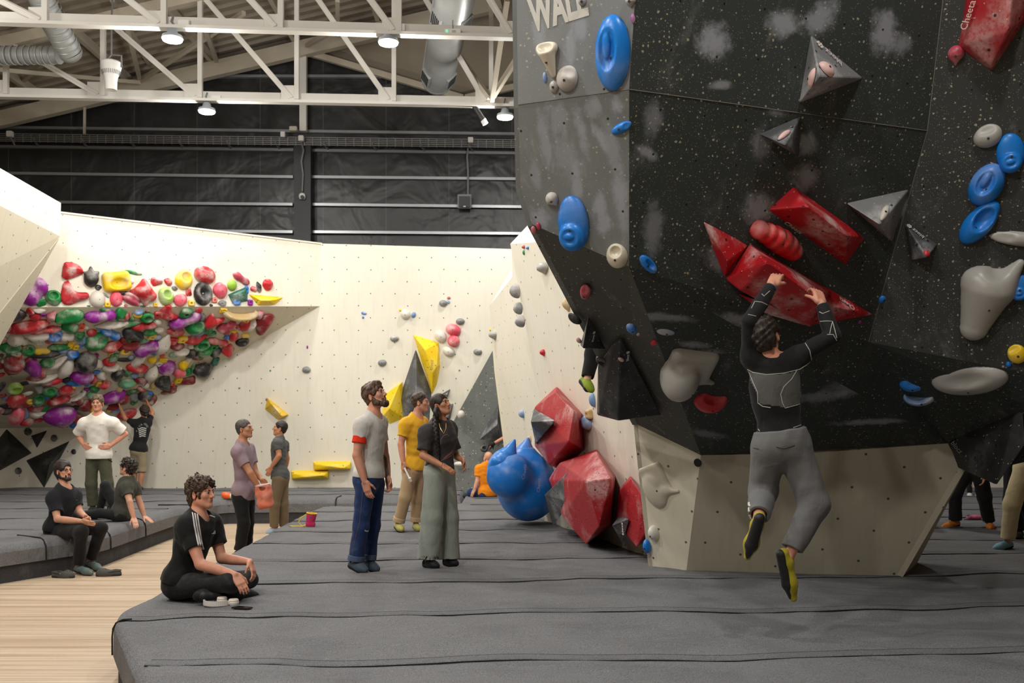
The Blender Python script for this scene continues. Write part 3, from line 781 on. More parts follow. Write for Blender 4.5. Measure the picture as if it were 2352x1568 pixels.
def uvpos(pl_pts, px, py):
    """the metric UV (as planar_uv makes it, relative to the boulder's origin) of a photograph pixel on a facet"""
    pl = plane3(*pl_pts); p = pl.hit(px, py) - V(bd.location)
    ux = V((0, 0, 1)).cross(pl.n); ux.normalize(); uy = pl.n.cross(ux)
    return p.dot(ux), p.dot(uy), pl
def smg(pl_pts, lst):
    r = []
    for (px, py, rx, ry, ang, amt) in lst:
        u, v_, pl = uvpos(pl_pts, px, py); s = pl.hit(px, py).y / F
        r.append((u, v_, rx * s * 1.1, ry * s * 1.35, ang, min(.95, amt * 1.45)))
    return r
F2U = (b_a, b_b, g2); F2L = (b_b, b_c, e2); F4 = (g1, g2, k2); F4L = (g2, e2, h2); F3 = (b_c, v0, e2); F1U = (b_a, b_b, b_bL); F1L = (b_b, b_c, b_cL); F1D = (b_c, v0, v2); F3R = (e2, v1, v6)
s2 = [(1640, 95, 52, 34, -.3, .65), (1800, 55, 55, 26, .0, .6), (1885, 40, 38, 45, -.6, .55), (1655, 195, 30, 9, .15, .5), (2030, 75, 40, 48, .3, .55), (1480, 260, 22, 34, 0, .45), (2070, 100, 36, 26, -.5, .4)]
s2l = [(1485, 350, 36, 12, -.4, .5), (1500, 275, 26, 36, .2, .35), (1790, 240, 40, 22, 0, .4), (1745, 480, 50, 36, -.4, .5), (1850, 410, 40, 30, .3, .4), (1660, 600, 60, 26, -.3, .4), (1500, 530, 30, 60, .2, .35), (1850, 330, 30, 24, 0, .4), (2070, 480, 34, 20, 0, .35), (1750, 330, 30, 40, .2, .3)]
s3 = [(1640, 700, 90, 16, -.15, .45), (1690, 770, 40, 14, -.2, .4), (1720, 790, 40, 12, .1, .35), (1920, 900, 80, 20, .2, .35), (2000, 960, 90, 12, .1, .5), (1980, 880, 60, 30, .3, .3), (1560, 830, 30, 50, .2, .3), (1640, 990, 50, 16, -.4, .3)]
s1 = [(1235, 75, 20, 40, 0, .4), (1330, 60, 22, 32, 0, .5), (1300, 150, 18, 40, .1, .5), (1310, 105, 18, 26, .1, .5), (1240, 60, 28, 20, .0, .3)]
s1l = [(1335, 300, 16, 50, .15, .6), (1375, 310, 14, 30, .4, .7), (1405, 340, 20, 60, .1, .4), (1360, 250, 26, 26, 0, .5), (1325, 420, 16, 40, -.1, .6), (1375, 470, 20, 30, -.5, .7), (1390, 510, 24, 26, -.3, .7), (1425, 460, 20, 60, .0, .6), (1255, 330, 20, 60, 0, .5), (1240, 500, 26, 26, 0, .7), (1415, 240, 20, 20, 0, .7), (1280, 270, 30, 40, 0, .35), (1420, 430, 24, 40, 0, .4), (1230, 400, 14, 40, 0, .4), (1300, 360, 30, 60, .2, .35)]
M['bd1u'] = m_dark('lit dusty dark boulder face upper', (128, 132, 132), .9, 1.0, smg(F1U, s1), tall=True); M['bd1l'] = m_dark('lit dusty dark boulder face lower', (120, 124, 123), .9, 1.0, smg(F1L, s1l), tall=True)  # base tone carries the light on this left face as well as chalk dust
M['bd2u'] = m_dark('dark boulder front upper', (57, 63, 61), 1.1, .4, smg(F2U, s2)); M['bd2l'] = m_dark('dark boulder front lower', (54, 60, 58), 1.25, .35, smg(F2L, s2l))
M['bd3'] = m_dark('dark boulder underside', (51, 56, 54), .85, .35, smg(F3, s3), cscale=34); M['bd4'] = m_dark('dark boulder right face', (55, 57, 55), 1.1, .4); M['bd5'] = m_dark('dark boulder left underside', (78, 79, 75), .3, .5)
panel('upper_left_panel', [b_a, b_aL, b_bL, b_b], M['bd1u'], bd, .1)
panel('lower_left_panel', [b_b, b_bL, b_cB, b_cL, b_c], M['bd1l'], bd, .1)
panel('upper_front_panel', [b_a, b_b, g2, g1], M['bd2u'], bd, .1)
panel('lower_front_panel', [b_b, b_c, e2, g2], M['bd2l'], bd, .1)
panel('upper_right_panel', [g1, g2, k2, k1], M['bd4'], bd, .1)
panel('lower_right_panel', [g2, e2, h2, k2], M['bd4'], bd, .1)
panel('front_underside', [b_c, v0, v1, e2], M['bd3'], bd, .08)
panel('right_underside', [e2, v1, v1b, v6, v7, h2], M['bd3'], bd, .08)
panel('left_underside', [b_c, b_cL, v2, v0], M['bd5'], bd, .08)
# back of the boulder closes it off (seen edge-on at the left, and shading the room behind)
bk = [b_aL + V((.25, 1.6, 0)), b_cB + V((-.13, 1.3, .0)), b_cL + V((.3, 1.6, -.1)), v2 + V((.5, .4, 0)), v1b + V((.3, .9, 0)), v7 + V((0, 2.5, 0)), k1 + V((0, 3.4, 0))]
panel('left_side_panel', [b_aL + V((.02, .05, 0)), b_bL + V((.02, .05, 0)), b_cB + V((.015, .05, 0)), b_cL + V((.02, .05, 0)), v2, v2 + V((.5, .5, 0)), b_cL + V((.5, 1.6, 0)), b_bL + V((.25, 1.6, 0)), b_aL + V((.25, 1.6, 0))], M['bd1l'], bd, .05)
panel('back_panel', [b_aL + V((.25, 1.6, 0)), b_cL + V((.5, 1.6, 0)), v2 + V((.5, .5, 0)), v1b + V((.0, .6, 0)), v7 + V((0, 2.2, 0)), k1 + V((0, 3.2, 0))], M['bd5'], bd, .05)
panel('roof_panel', [b_aL, b_a, g1, k1, k1 + V((0, 3.2, 0)), b_aL + V((.25, 1.6, 0))], M['bd5'], bd, .05)
# cream base
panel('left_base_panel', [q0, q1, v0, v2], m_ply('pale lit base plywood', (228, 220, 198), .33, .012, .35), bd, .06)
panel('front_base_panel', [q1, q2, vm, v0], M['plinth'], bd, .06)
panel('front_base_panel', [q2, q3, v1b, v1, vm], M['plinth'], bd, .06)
panel('side_base_panel', [q3, q4 + V((.05, .0, 0)), v1b + V((.35, 1.0, 0)), v1b], M['plinth'], bd, .05)
panel('back_base_panel', [q0, v2, v2 + V((.5, .5, 0)), q0 + V((.5, .6, 0))], M['plinth'], bd, .05)
m = MB(); m.lathe(plane3(q1, v0, q0).hit(1603, 1062, .004), [(0, 0), (.038, 0), (.038, .01), (0, .01)], 20, axis=plane3(q1, v0, q0).n); m.build('hole', M['blackp'], bd)
m = MB()
for (p, q) in [(b_b, g2), (g2, e2), (b_bL, b_b), (g1, g2)]:
    n = (EYE - p).normalized(); m.bar(p + n * .001, q + n * .001, .005, .004)
m.build('panel_seam', plain('worn panel edge', (112, 110, 104), .7, .3, 20), bd)
n1 = plane3(*F1U)
text_part('lettering', 'WALL', n1.hit(1280, 20, .001), n1.hit(1330, 9) - n1.hit(1232, 40), n1.n, .27, plain('white stencil paint', (206, 204, 196), .75, .12, 20), bd, .0004, shear=.12, xs=.52, bold=.012)
# ================================================================== climbing holds
HC = dict(purple=(140, 28, 140), green=(14, 122, 56), red=(188, 34, 44), darkred=(134, 30, 38), pink=(226, 84, 104), pinkdark=(176, 62, 82), black=(36, 36, 38), white=(214, 208, 196),
          yellow=(236, 196, 24), orange=(232, 84, 48), blue=(22, 120, 208), blush=(230, 192, 186), lightblue=(112, 144, 186), lime=(142, 184, 58), teal=(48, 118, 98), tan=(196, 168, 118), lightgreen=(112, 166, 128), grey=(128, 130, 130), cream=(206, 198, 178), stone=(168, 166, 160))
def m_hold(name, rgb, chalk=.5, rough=.42):
    t = NT(name); c = lin(rgb); oi = t.n('ShaderNodeObjectInfo')
    v = t.n('ShaderNodeVectorMath'); v.operation = 'ADD'; t.set(v.inputs[0], t.coord('Object'))
    cmb = t.n('ShaderNodeCombineXYZ'); 
    for i in range(3): t.set(cmb.inputs[i], t.math('MULTIPLY', oi.outputs['Random'], 7.0 + 5 * i))
    t.set(v.inputs[1], cmb.outputs[0]); vec = v.outputs[0]
    n = t.noise(vec, 4.5, 3, .5); f = t.noise(vec, 60, 3, .7)
    col = t.mix(t.noise(vec, 2.0, 2), tuple(x * .85 for x in c), tuple(min(1, x * 1.15) for x in c))
    k = t.math('MULTIPLY', t.ramp(t.math('ADD', n, t.math('MULTIPLY', t.math('SUBTRACT', f, .5), .16)), .44, .80), chalk)
    col = t.mix(k, col, lin((222, 214, 206)))
    t.bump(f, .08, .003)
    return t.out(col, t.math('ADD', t.math('MULTIPLY', k, .3), rough), spec=.45)
HM = {k: m_hold(k + ' hold resin', v, .75 if k not in ('black', 'white', 'cream', 'yellow', 'blush') else .45) for k, v in HC.items()}
HMC = {k: m_hold('clean ' + k + ' hold resin', HC[k], .18, .34) for k in ('blue', 'red', 'stone', 'cream', 'yellow', 'white', 'grey', 'black')}
BOLT = plain('steel bolt', (70, 70, 72), .4, .1, 20, metal=.7)
def hold_prims(kind, a, b, c, rs, facet=0):
    m = min(a, b); bot = [cut((0, 0, -.001), (0, 0, -1))]
    nz = [disp(wob(rs.randint(0, 9999), 1.5 / max(a, b, c), .05 * m, 4))]
    if kind == 'bean':
        p = [ell((-.42 * a, -.12 * b, .05 * c), (.60 * a, .80 * b, .95 * c), k=.0), ell((.42 * a, .12 * b, .05 * c), (.60 * a, .80 * b, .9 * c), k=.5 * m), ell((.05 * a, .95 * b, .6 * c), (.42 * a, .42 * b, .9 * c), k=.2 * m, op='s')]
    elif kind in ('dish', 'jug'):
        y = .22 if kind == 'dish' else .55
        p = [ell((0, 0, .05 * c), (a, b, c)), ell((.05 * a, y * b, 1.0 * c), (.58 * a, .50 * b, .72 * c), k=.12 * m, op='s')]
    elif kind == 'donut':
        p = [ell((0, 0, .0), (a, b, c)), ell((.08 * a, .02 * b, 1.05 * c), (.62 * a, .62 * b, .85 * c), k=.3 * m, op='s'), rc((0, 0, 0), (0, 0, c), .09 * m, .09 * m, op='s', k=.01)]
    elif kind == 'ring':
        p = [rbox((0, 0, .3 * c), (a, b, .62 * c), r=.48 * m, k=0), rc((0, 0, -c), (0, 0, 2 * c), .30 * m, .34 * m, op='s', k=.1 * m)]
    elif kind == 'crescent':
        p = [ell((0, 0, .05 * c), (a, b, c)), ell((0, .65 * b, .6 * c), (.85 * a, .8 * b, 1.2 * c), k=.1 * m, op='s')]
    elif kind == 'drop':
        p = [ell((0, .22 * b, .05 * c), (a, .78 * b, c), k=0), rc((0, .1 * b, .25 * c), (0, -.86 * b, .1 * c), .75 * m, .14 * m, k=.5 * m)]
    elif kind == 'L':
        p = [rc((-.62 * a, .72 * b, .2 * c), (-.5 * a, -.45 * b, .25 * c), .30 * a, .48 * a, k=0), rc((-.5 * a, -.45 * b, .25 * c), (.66 * a, -.2 * b, .2 * c), .46 * a, .30 * a, k=.35 * m)]
    elif kind == 'star':
        p = [ell((0, -.2 * b, .1 * c), (.85 * a, .78 * b, c), k=0)]
        for q in range(5):
            t = .6 + q * 1.05; p.append(rc((0, -.1 * b, .4 * c), (.85 * a * math.cos(t), .85 * b * math.sin(t), .35 * c), .38 * m, .13 * m, k=.25 * m))
    elif kind == 'wing':
        p = [rc((.1 * a, .8 * b, .25 * c), (-.05 * a, -.1 * b, .4 * c), .10 * a, .46 * a, k=0), rc((-.8 * a, -.15 * b, .2 * c), (0, -.1 * b, .4 * c), .1 * a, .4 * a, k=.3 * m), rc((0, -.1 * b, .4 * c), (.55 * a, -.4 * b, .3 * c), .42 * a, .40 * a, k=.3 * m), rc((0, -.1 * b, .3 * c), (.2 * a, -.9 * b, .15 * c), .35 * a, .16 * a, k=.4 * m)]
    elif kind == 'knob':
        p = [ell((0, 0, .05 * c), (a, b, c)), ell((0, .9 * b, .8 * c), (1.2 * a, .5 * b, .55 * c), k=.1 * m, op='s')]
    elif kind == 'scoop':
        p = [rbox((0, 0, .2 * c), (a, b, .75 * c), r=.45 * m, k=0), ell((.1 * a, -.35 * b, 1.15 * c), (.7 * a, .62 * b, .8 * c), k=.15 * m, op='s')]
    elif kind == 'finger':
        p = []
        for q in range(6):
            t = -1 + 2 * q / 5; p.append(ell((t * .78 * a, (.12 * (1 - t * t) - .05) * b, .15 * c), (.30 * a, (.86 - .25 * abs(t)) * b, (.95 - .2 * abs(t)) * c), k=.10 * m))
    elif kind == 'lips':
        p = [ell((0, .3 * b, .1 * c), (.95 * a, .48 * b, c), k=0), ell((0, -.35 * b, .1 * c), (a, .55 * b, .9 * c), k=.05 * m)]
    elif kind == 'shell':                                       # big smooth shield with a second bowl set in its lower half
        p = [ell((0, 0, 0), (a, b, .62 * c)), ell((-.05 * a, -.42 * b, .5 * c), (.80 * a, .52 * b, .55 * c), k=.06 * m), ell((-.05 * a, -.36 * b, 1.02 * c), (.55 * a, .30 * b, .25 * c), k=.08 * m, op='s'), ell((-.1 * a, -.36 * b, .80 * c), (.36 * a, .14 * b, .2 * c), k=.03 * m)]
        nz = []
    elif kind == 'bowl':                                        # big shield with a deep oblong bowl and a rim
        p = [ell((0, 0, 0), (a, b, c)), ell((-.22 * a, .1 * b, 1.05 * c), (.56 * a, .62 * b, .62 * c), k=.05 * m, op='s'), ell((-.24 * a, .22 * b, .55 * c), (.24 * a, .40 * b, .28 * c), k=.04 * m)]
        nz = []
    elif kind == 'tooth':
        p = [rc((-.55 * a, .72 * b, .3 * c), (.55 * a, .72 * b, .3 * c), .28 * b, .26 * b, k=0), rc((0, .5 * b, .5 * c), (.25 * a, -.8 * b, .15 * c), .72 * m, .22 * m, k=.4 * m), ell((0, .95 * b, 1.0 * c), (.7 * a, .5 * b, .6 * c), k=.15 * m, op='s')]
        nz = []
    elif kind == 'saddle':                                      # tall shield with a scooped horn at the top
        p = [rc((-.10 * a, .22 * b, -.1 * c), (-.34 * a, -.62 * b, -.05 * c), .90 * a, .50 * a, k=0), rc((.30 * a, .34 * b, .0), (.84 * a, .86 * b, .05 * c), .58 * a, .16 * a, k=.3 * m), ell((-.45 * a, .5 * b, 0), (.5 * a, .24 * b, .6 * c), k=.25 * m), ell((.16 * a, .96 * b, .9 * c), (.46 * a, .40 * b, .95 * c), k=.25 * m, op='s')]
        nz = []
    elif kind == 'slab':                                        # thick sheet folded over a bulge
        p = [rbox((-.1 * a, .3 * b, .1 * c), (.78 * a, .62 * b, .35 * c), r=.25 * m, k=0), ell((-.35 * a, -.15 * b, .3 * c), (.62 * a, .72 * b, .9 * c), k=.12 * m), rc((.2 * a, -.3 * b, .2 * c), (.9 * a, -.5 * b, .2 * c), .22 * m, .08 * m, k=.3 * m)]
        nz = []
    elif kind == 'fin':
        p = [ell((0, 0, 0), (a, b * 1.0, c)), ell((.1 * a, .8 * b, .9 * c), (.8 * a, .55 * b, .5 * c), k=.25 * m, op='s')]
    elif kind == 'box':
        p = [rbox((0, 0, .2 * c), (a, b, .7 * c), r=.22 * m, k=0), ell((0, .5 * b, .9 * c), (.6 * a, .4 * b, .4 * c), k=.05 * m, op='s')]
    elif kind == 'strip':
        p = [ell((0, 0, 0), (a, b, c * .7))]; nz = []
    else:
        p = [ell((0, 0, .05 * c), (a, b, c))]
    for q in range(facet):
        t_ = rs.uniform(0, 6.28); ph = rs.uniform(.35, 1.15); n_ = np.array((math.cos(t_) * math.cos(ph), math.sin(t_) * math.cos(ph), math.sin(ph)))
        e_ = math.sqrt((n_[0] * a) ** 2 + (n_[1] * b) ** 2 + (n_[2] * c) ** 2) * rs.uniform(.58, .78)
        q_ = cut(n_ * e_, n_); q_.k = .10 * m; nz = nz + [q_]
    return p + nz + bot
N_HOLD = [0]
def hold(pl, px, py, wpx, hpx, kind='blob', col='red', ang=0.0, label=None, group=None, depth=.55, fore=1.0, bolt=True, mat=None, name='climbing_hold', cat='climbing hold', res=11, hmax=.32, lift=0.0, facet=0):
    N_HOLD[0] += 1
    o = pl.hit(px, py, lift); s = o.y / F
    def scr(v): return math.hypot(CX + v.x / v.y * F - (CX + o.x / o.y * F), (v.z - CH) / v.y * F - (o.z - CH) / o.y * F)
    ex, ey = scr(o + pl.x * .01) * s / .01, scr(o + pl.y * .01) * s / .01
    ca, sa = math.cos(math.radians(ang)), math.sin(math.radians(ang))
    fa_ = 1 / math.hypot(ca * ex, sa * ey); fb_ = 1 / math.hypot(sa * ex, ca * ey)
    a, b = wpx * s / 2 * min(max(fa_, 1), 2.2) ** .8, hpx * s / 2 * min(max(fb_, 1), 2.2) ** .8; c = min(depth * min(a, b) * 1.25 + .25 * depth * max(a, b), hmax)
    rs = np.random.RandomState(N_HOLD[0] * 7 + 1)
    h = max(a, b) / res
    h = max(min(h, c / 3.5, min(a, b) / 3.5), max(a, b) / 26)
    v, f = sdf_mesh(hold_prims(kind, a, b, c, rs, facet), h, pad=2.5 * h)
    ob = mesh_obj(name, v, f, mat or HM[col], None, smooth=True)
    R = Matrix((pl.x, pl.y, pl.n)).transposed().to_4x4() @ Matrix.Rotation(math.radians(ang), 4, 'Z')
    ob.matrix_world = Matrix.Translation(o) @ R
    tag(ob, label, cat, group)
    if bolt and min(wpx, hpx) > 14:
        zb = 0
        i = np.argmin((v[:, 0] - .0) ** 2 + (v[:, 1] + .15 * b) ** 2 - v[:, 2] * .02)
        p = v[i]; m = MB(); m.lathe((p[0], p[1], p[2] - .004), [(0, .006), (.0085, .006), (.0085, 0)], 8)
        mesh_obj('bolt', m.v, m.f, BOLT, ob, world=False)
    return ob

# ------------------------------------------------------------------ the overhang packed with holds
CN = dict(darkred='dark red', pinkdark='dusty pink', lightblue='pale blue', lime='lime green', lightgreen='pale green', tan='tan', stone='stone grey')
KN = dict(bean='bean-shaped', dish='dished', jug='scooped', donut='doughnut-shaped', ring='small ring-shaped', crescent='crescent', drop='drop-shaped', L='L-shaped', star='spiky', wing='winged', scoop='rectangular scooped', lips='lip-shaped', fin='long flat', box='small blocky', strip='thin', blob='rounded', knob='creased', finger='knuckled')
Z1 = """500 580 460 400 bean purple 40;610 755 160 150 knob green 0;795 675 240 240 dish green 20;1060 285 360 300 knob red -5;1130 600 420 420 L red 0;1360 370 270 320 star black 0;1475 525 100 90 blob black 0;1735 430 400 290 scoop yellow 10;2000 300 270 60 strip green -8;1960 420 100 110 blob white 0;2130 560 430 480 wing red 0;1460 700 240 250 blob white 0;1740 700 190 230 blob pink 0;1850 605 125 90 blob black 0;1980 700 280 200 lips pinkdark -25;1610 780 85 80 ring yellow 0;1590 640 120 40 strip teal -40;1885 795 55 40 blob red 0;2140 805 90 30 strip teal 0;200 780 140 60 box green 0;345 510 80 80 blob white 0;230 670 110 70 blob white 0;1330 800 60 25 strip green 0
190 940 350 200 fin black 15;455 870 130 90 blob red 0;600 860 200 70 blob white 0;640 925 80 50 ring purple 0;770 950 150 230 drop pinkdark 0;1030 950 400 220 blob green 25;400 1090 620 170 fin red 22;640 1140 460 110 bean red 8;1030 1110 260 180 blob green 0;75 1130 150 140 blob darkred 0;40 1290 100 120 blob darkred 0;1500 930 430 180 bean purple 8;1590 860 190 50 strip green 0;1810 910 170 190 drop green 0;1650 1060 560 120 fin white 18;1180 985 130 120 blob tan 0;1200 1050 60 70 ring tan 0;1205 1110 100 110 ring orange 0;805 1220 220 180 dish blue 0;1000 1250 190 130 bean white 0;1190 1230 230 150 fin green 30;730 1310 150 90 blob red -20;870 1320 135 55 box tan 0;560 1230 420 150 fin white 15;220 1290 230 160 blob white 0;150 1410 310 140 dish green 0;355 1330 110 90 blob white 0;375 1420 90 70 ring orange 0;410 1450 200 150 jug green 0;620 1460 230 100 bean yellow 0;1050 1370 80 100 box yellow 0;1135 1410 80 70 ring yellow 0;1230 1300 150 120 blob lightblue 0;860 1400 380 80 fin green 5;1440 1310 270 300 jug green -30;1660 1200 310 150 bean blue -35;1370 1190 130 100 blob red 0;1690 1390 320 160 fin red 25;1930 1400 300 160 fin darkred 35;1880 1450 140 110 ring yellow 0;2190 1410 330 220 bean purple 30;1990 1220 330 170 knob black -30;1880 1060 420 70 fin green 15;2070 930 140 70 blob yellow 0;2200 960 200 140 dish green 0;1910 950 110 110 blob red 0;2160 1080 350 120 bean red 10;1960 1070 60 40 blob purple 0;1930 1300 100 120 blob green 0;2150 1310 100 90 blob lightgreen 0;2270 1180 220 120 fin green 15;2280 1250 110 80 ring yellow 0;670 1500 480 110 fin black 10;1100 1520 250 140 fin blue 15;20 1540 60 70 blob black 0"""
Z2 = """190 430 180 200 knob red 0;360 440 140 120 knob red 0;600 400 250 310 dish yellow -20;910 330 320 260 knob red -8;465 540 100 70 blob black -20;675 600 120 130 blob red 0;885 610 290 370 donut black 0;330 660 230 280 dish lime 0;550 710 210 190 blob pink 20;1145 570 220 240 blob pink 0;1320 485 140 170 blob lime 0;1460 390 290 150 bean pinkdark -35;1395 730 110 120 ring blue 0;1540 560 60 110 ring blue 0;1725 505 80 210 fin black 8;1645 550 110 110 blob pinkdark 0;1855 480 160 180 knob red 0;1730 720 120 80 crescent green 20;1595 750 80 90 ring purple 0;1165 760 200 100 knob grey 0;1060 715 80 80 ring orange 0;710 760 100 90 ring yellow 0;175 785 60 60 ring yellow 0;1010 790 60 40 blob black 0
390 900 320 180 L red -25;630 890 150 120 ring green 0;610 990 430 190 bean purple 28;860 960 130 120 blob black 0;195 920 90 90 ring red 0;1080 980 300 270 L red 10;970 1000 90 60 ring purple 0;770 1090 280 200 jug green 0;1450 900 500 170 crescent tan 3;1190 860 90 60 box yellow 0;1240 1090 260 170 bean pinkdark 25;950 1150 160 110 blob green 0;1500 1090 140 240 knob red 0;1530 1010 80 80 ring yellow 0;1620 1060 140 220 drop white 180;1790 1060 280 320 knob darkred -10;1740 920 150 110 blob pinkdark 0;470 1180 260 130 blob red 0;780 1280 360 150 fin red 10;575 1290 130 90 ring yellow 0;415 1310 130 90 box red 0;230 1330 70 60 ring purple 0;290 1340 200 330 drop white 170;490 1400 220 130 blob darkred 0;860 1360 230 170 dish green 20;720 1390 110 80 blob white 0;920 1440 190 190 jug green 0;1020 1210 120 90 blob green 0;1110 1320 300 120 bean red -15;1250 1260 90 70 blob blue 0;1350 1250 120 140 blob red 0;1525 1240 110 80 blob yellow 0;1475 1330 180 110 dish black 15;1260 1460 190 220 drop red 0;1075 1480 140 160 blob black 0;570 1480 220 120 jug white 15;700 1500 200 120 blob black 0;850 1520 130 100 blob green 0;350 1000 70 40 blob teal 0;280 1540 60 40 ring orange 0;170 1470 150 120 blob lightblue 0"""
Z3 = """190 380 270 380 drop darkred 0;180 200 130 60 box green 0;270 255 80 90 ring orange 0;470 410 340 240 drop purple -65;720 320 230 160 fin green 35;1280 310 300 290 blob black 0;870 330 320 150 fin white 50;1000 430 300 190 drop white 80;1220 550 320 190 drop purple 0;600 480 150 160 blob red 0;620 500 70 80 ring yellow 0;560 560 320 80 fin darkred 10;600 590 520 90 fin white 28;790 590 330 130 fin red 22;1470 370 150 180 blob white 0;1450 480 110 60 strip blue 0;1660 410 250 120 fin white 8;1640 320 200 120 jug red 0;1700 250 110 110 box green 0;1660 215 70 60 ring yellow 0;1440 235 80 70 blob purple 0;1780 520 200 170 blob black 0;1860 295 230 60 strip black 0;2090 290 240 140 drop white 70;2060 410 320 120 fin red -5;2280 290 120 110 blob yellow 0;2280 470 180 240 drop white 175;2110 600 260 150 blob darkred 0;1900 640 270 140 fin lightgreen 12;2000 690 150 90 strip tan 20;1910 500 80 130 blob green 0;1560 650 200 150 blob red 0;1480 655 80 70 ring yellow 0;1530 540 160 140 drop white 0;1390 600 120 150 blob red 0;1100 650 280 70 strip blue -10;1310 660 110 70 blob lightblue 0;220 710 230 160 donut lime 0;30 690 80 230 blob black 0;580 740 150 120 blob grey 0;740 760 200 130 jug green 0;420 800 140 60 strip white 25;1000 760 210 180 blob red 0;1065 735 85 110 ring yellow 0;1150 820 260 130 crescent white 50;850 900 360 140 fin red 20;680 850 130 70 strip blue -35;570 890 170 170 jug green 0;530 955 60 70 ring tan 0;250 890 280 180 blob red -10;310 875 85 100 ring yellow 0;380 960 100 90 blob darkred 0;530 1010 220 100 blob darkred 0;670 1030 140 80 blob green 10;60 990 130 80 fin black 30;100 1060 170 100 fin black 35;240 1130 210 250 blob pink 0;385 1120 80 140 blob lightblue 0;400 1220 200 110 fin red 30;560 1090 230 130 knob white 0;580 1205 120 70 strip red 15;890 1110 430 270 blob purple 20;920 1280 130 90 drop red 20;1130 1170 280 150 blob darkred 0;1130 1280 160 90 strip blue 0;1700 830 320 170 fin purple 35;1280 980 190 190 blob darkred 0;1150 900 180 110 blob darkred 0;1380 820 150 100 blob lightgreen 0;1290 745 70 60 ring purple 0;1240 790 70 70 blob green 0;1150 1010 110 110 blob black 0;1830 870 200 160 blob darkred 0;1900 880 70 80 blob white 0;1990 860 150 150 blob grey 0;2010 930 90 90 blob green 0;2180 820 220 150 blob black 0;2230 810 90 80 ring blue 0;2250 890 180 150 blob darkred 0;1700 1000 240 90 fin darkred 10;1900 1100 260 150 fin red 35;1640 1050 80 60 blob yellow 0;1720 1060 200 50 strip blue 20;1980 770 200 60 strip green 15;1790 740 90 90 blob tan 0"""
Z4 = """540 530 240 200 blob purple 0;810 490 170 140 blob yellow 0;730 610 190 130 blob pink 0;930 560 70 190 strip green 5;850 600 120 110 blob green 0;1080 530 280 220 star black 0;1265 440 80 110 box teal 0;1000 400 180 70 strip darkred 0;970 390 60 60 ring purple 0;490 780 250 260 blob black 0;710 720 100 90 ring yellow 0;860 730 300 130 fin darkred 20;630 785 60 50 ring orange 0;640 860 200 100 fin darkred 20;520 920 130 60 strip darkred 10;480 430 110 60 box yellow 0;645 350 130 110 blob lightgreen 0;340 800 80 110 blob tan 0;340 840 60 50 ring yellow 0"""
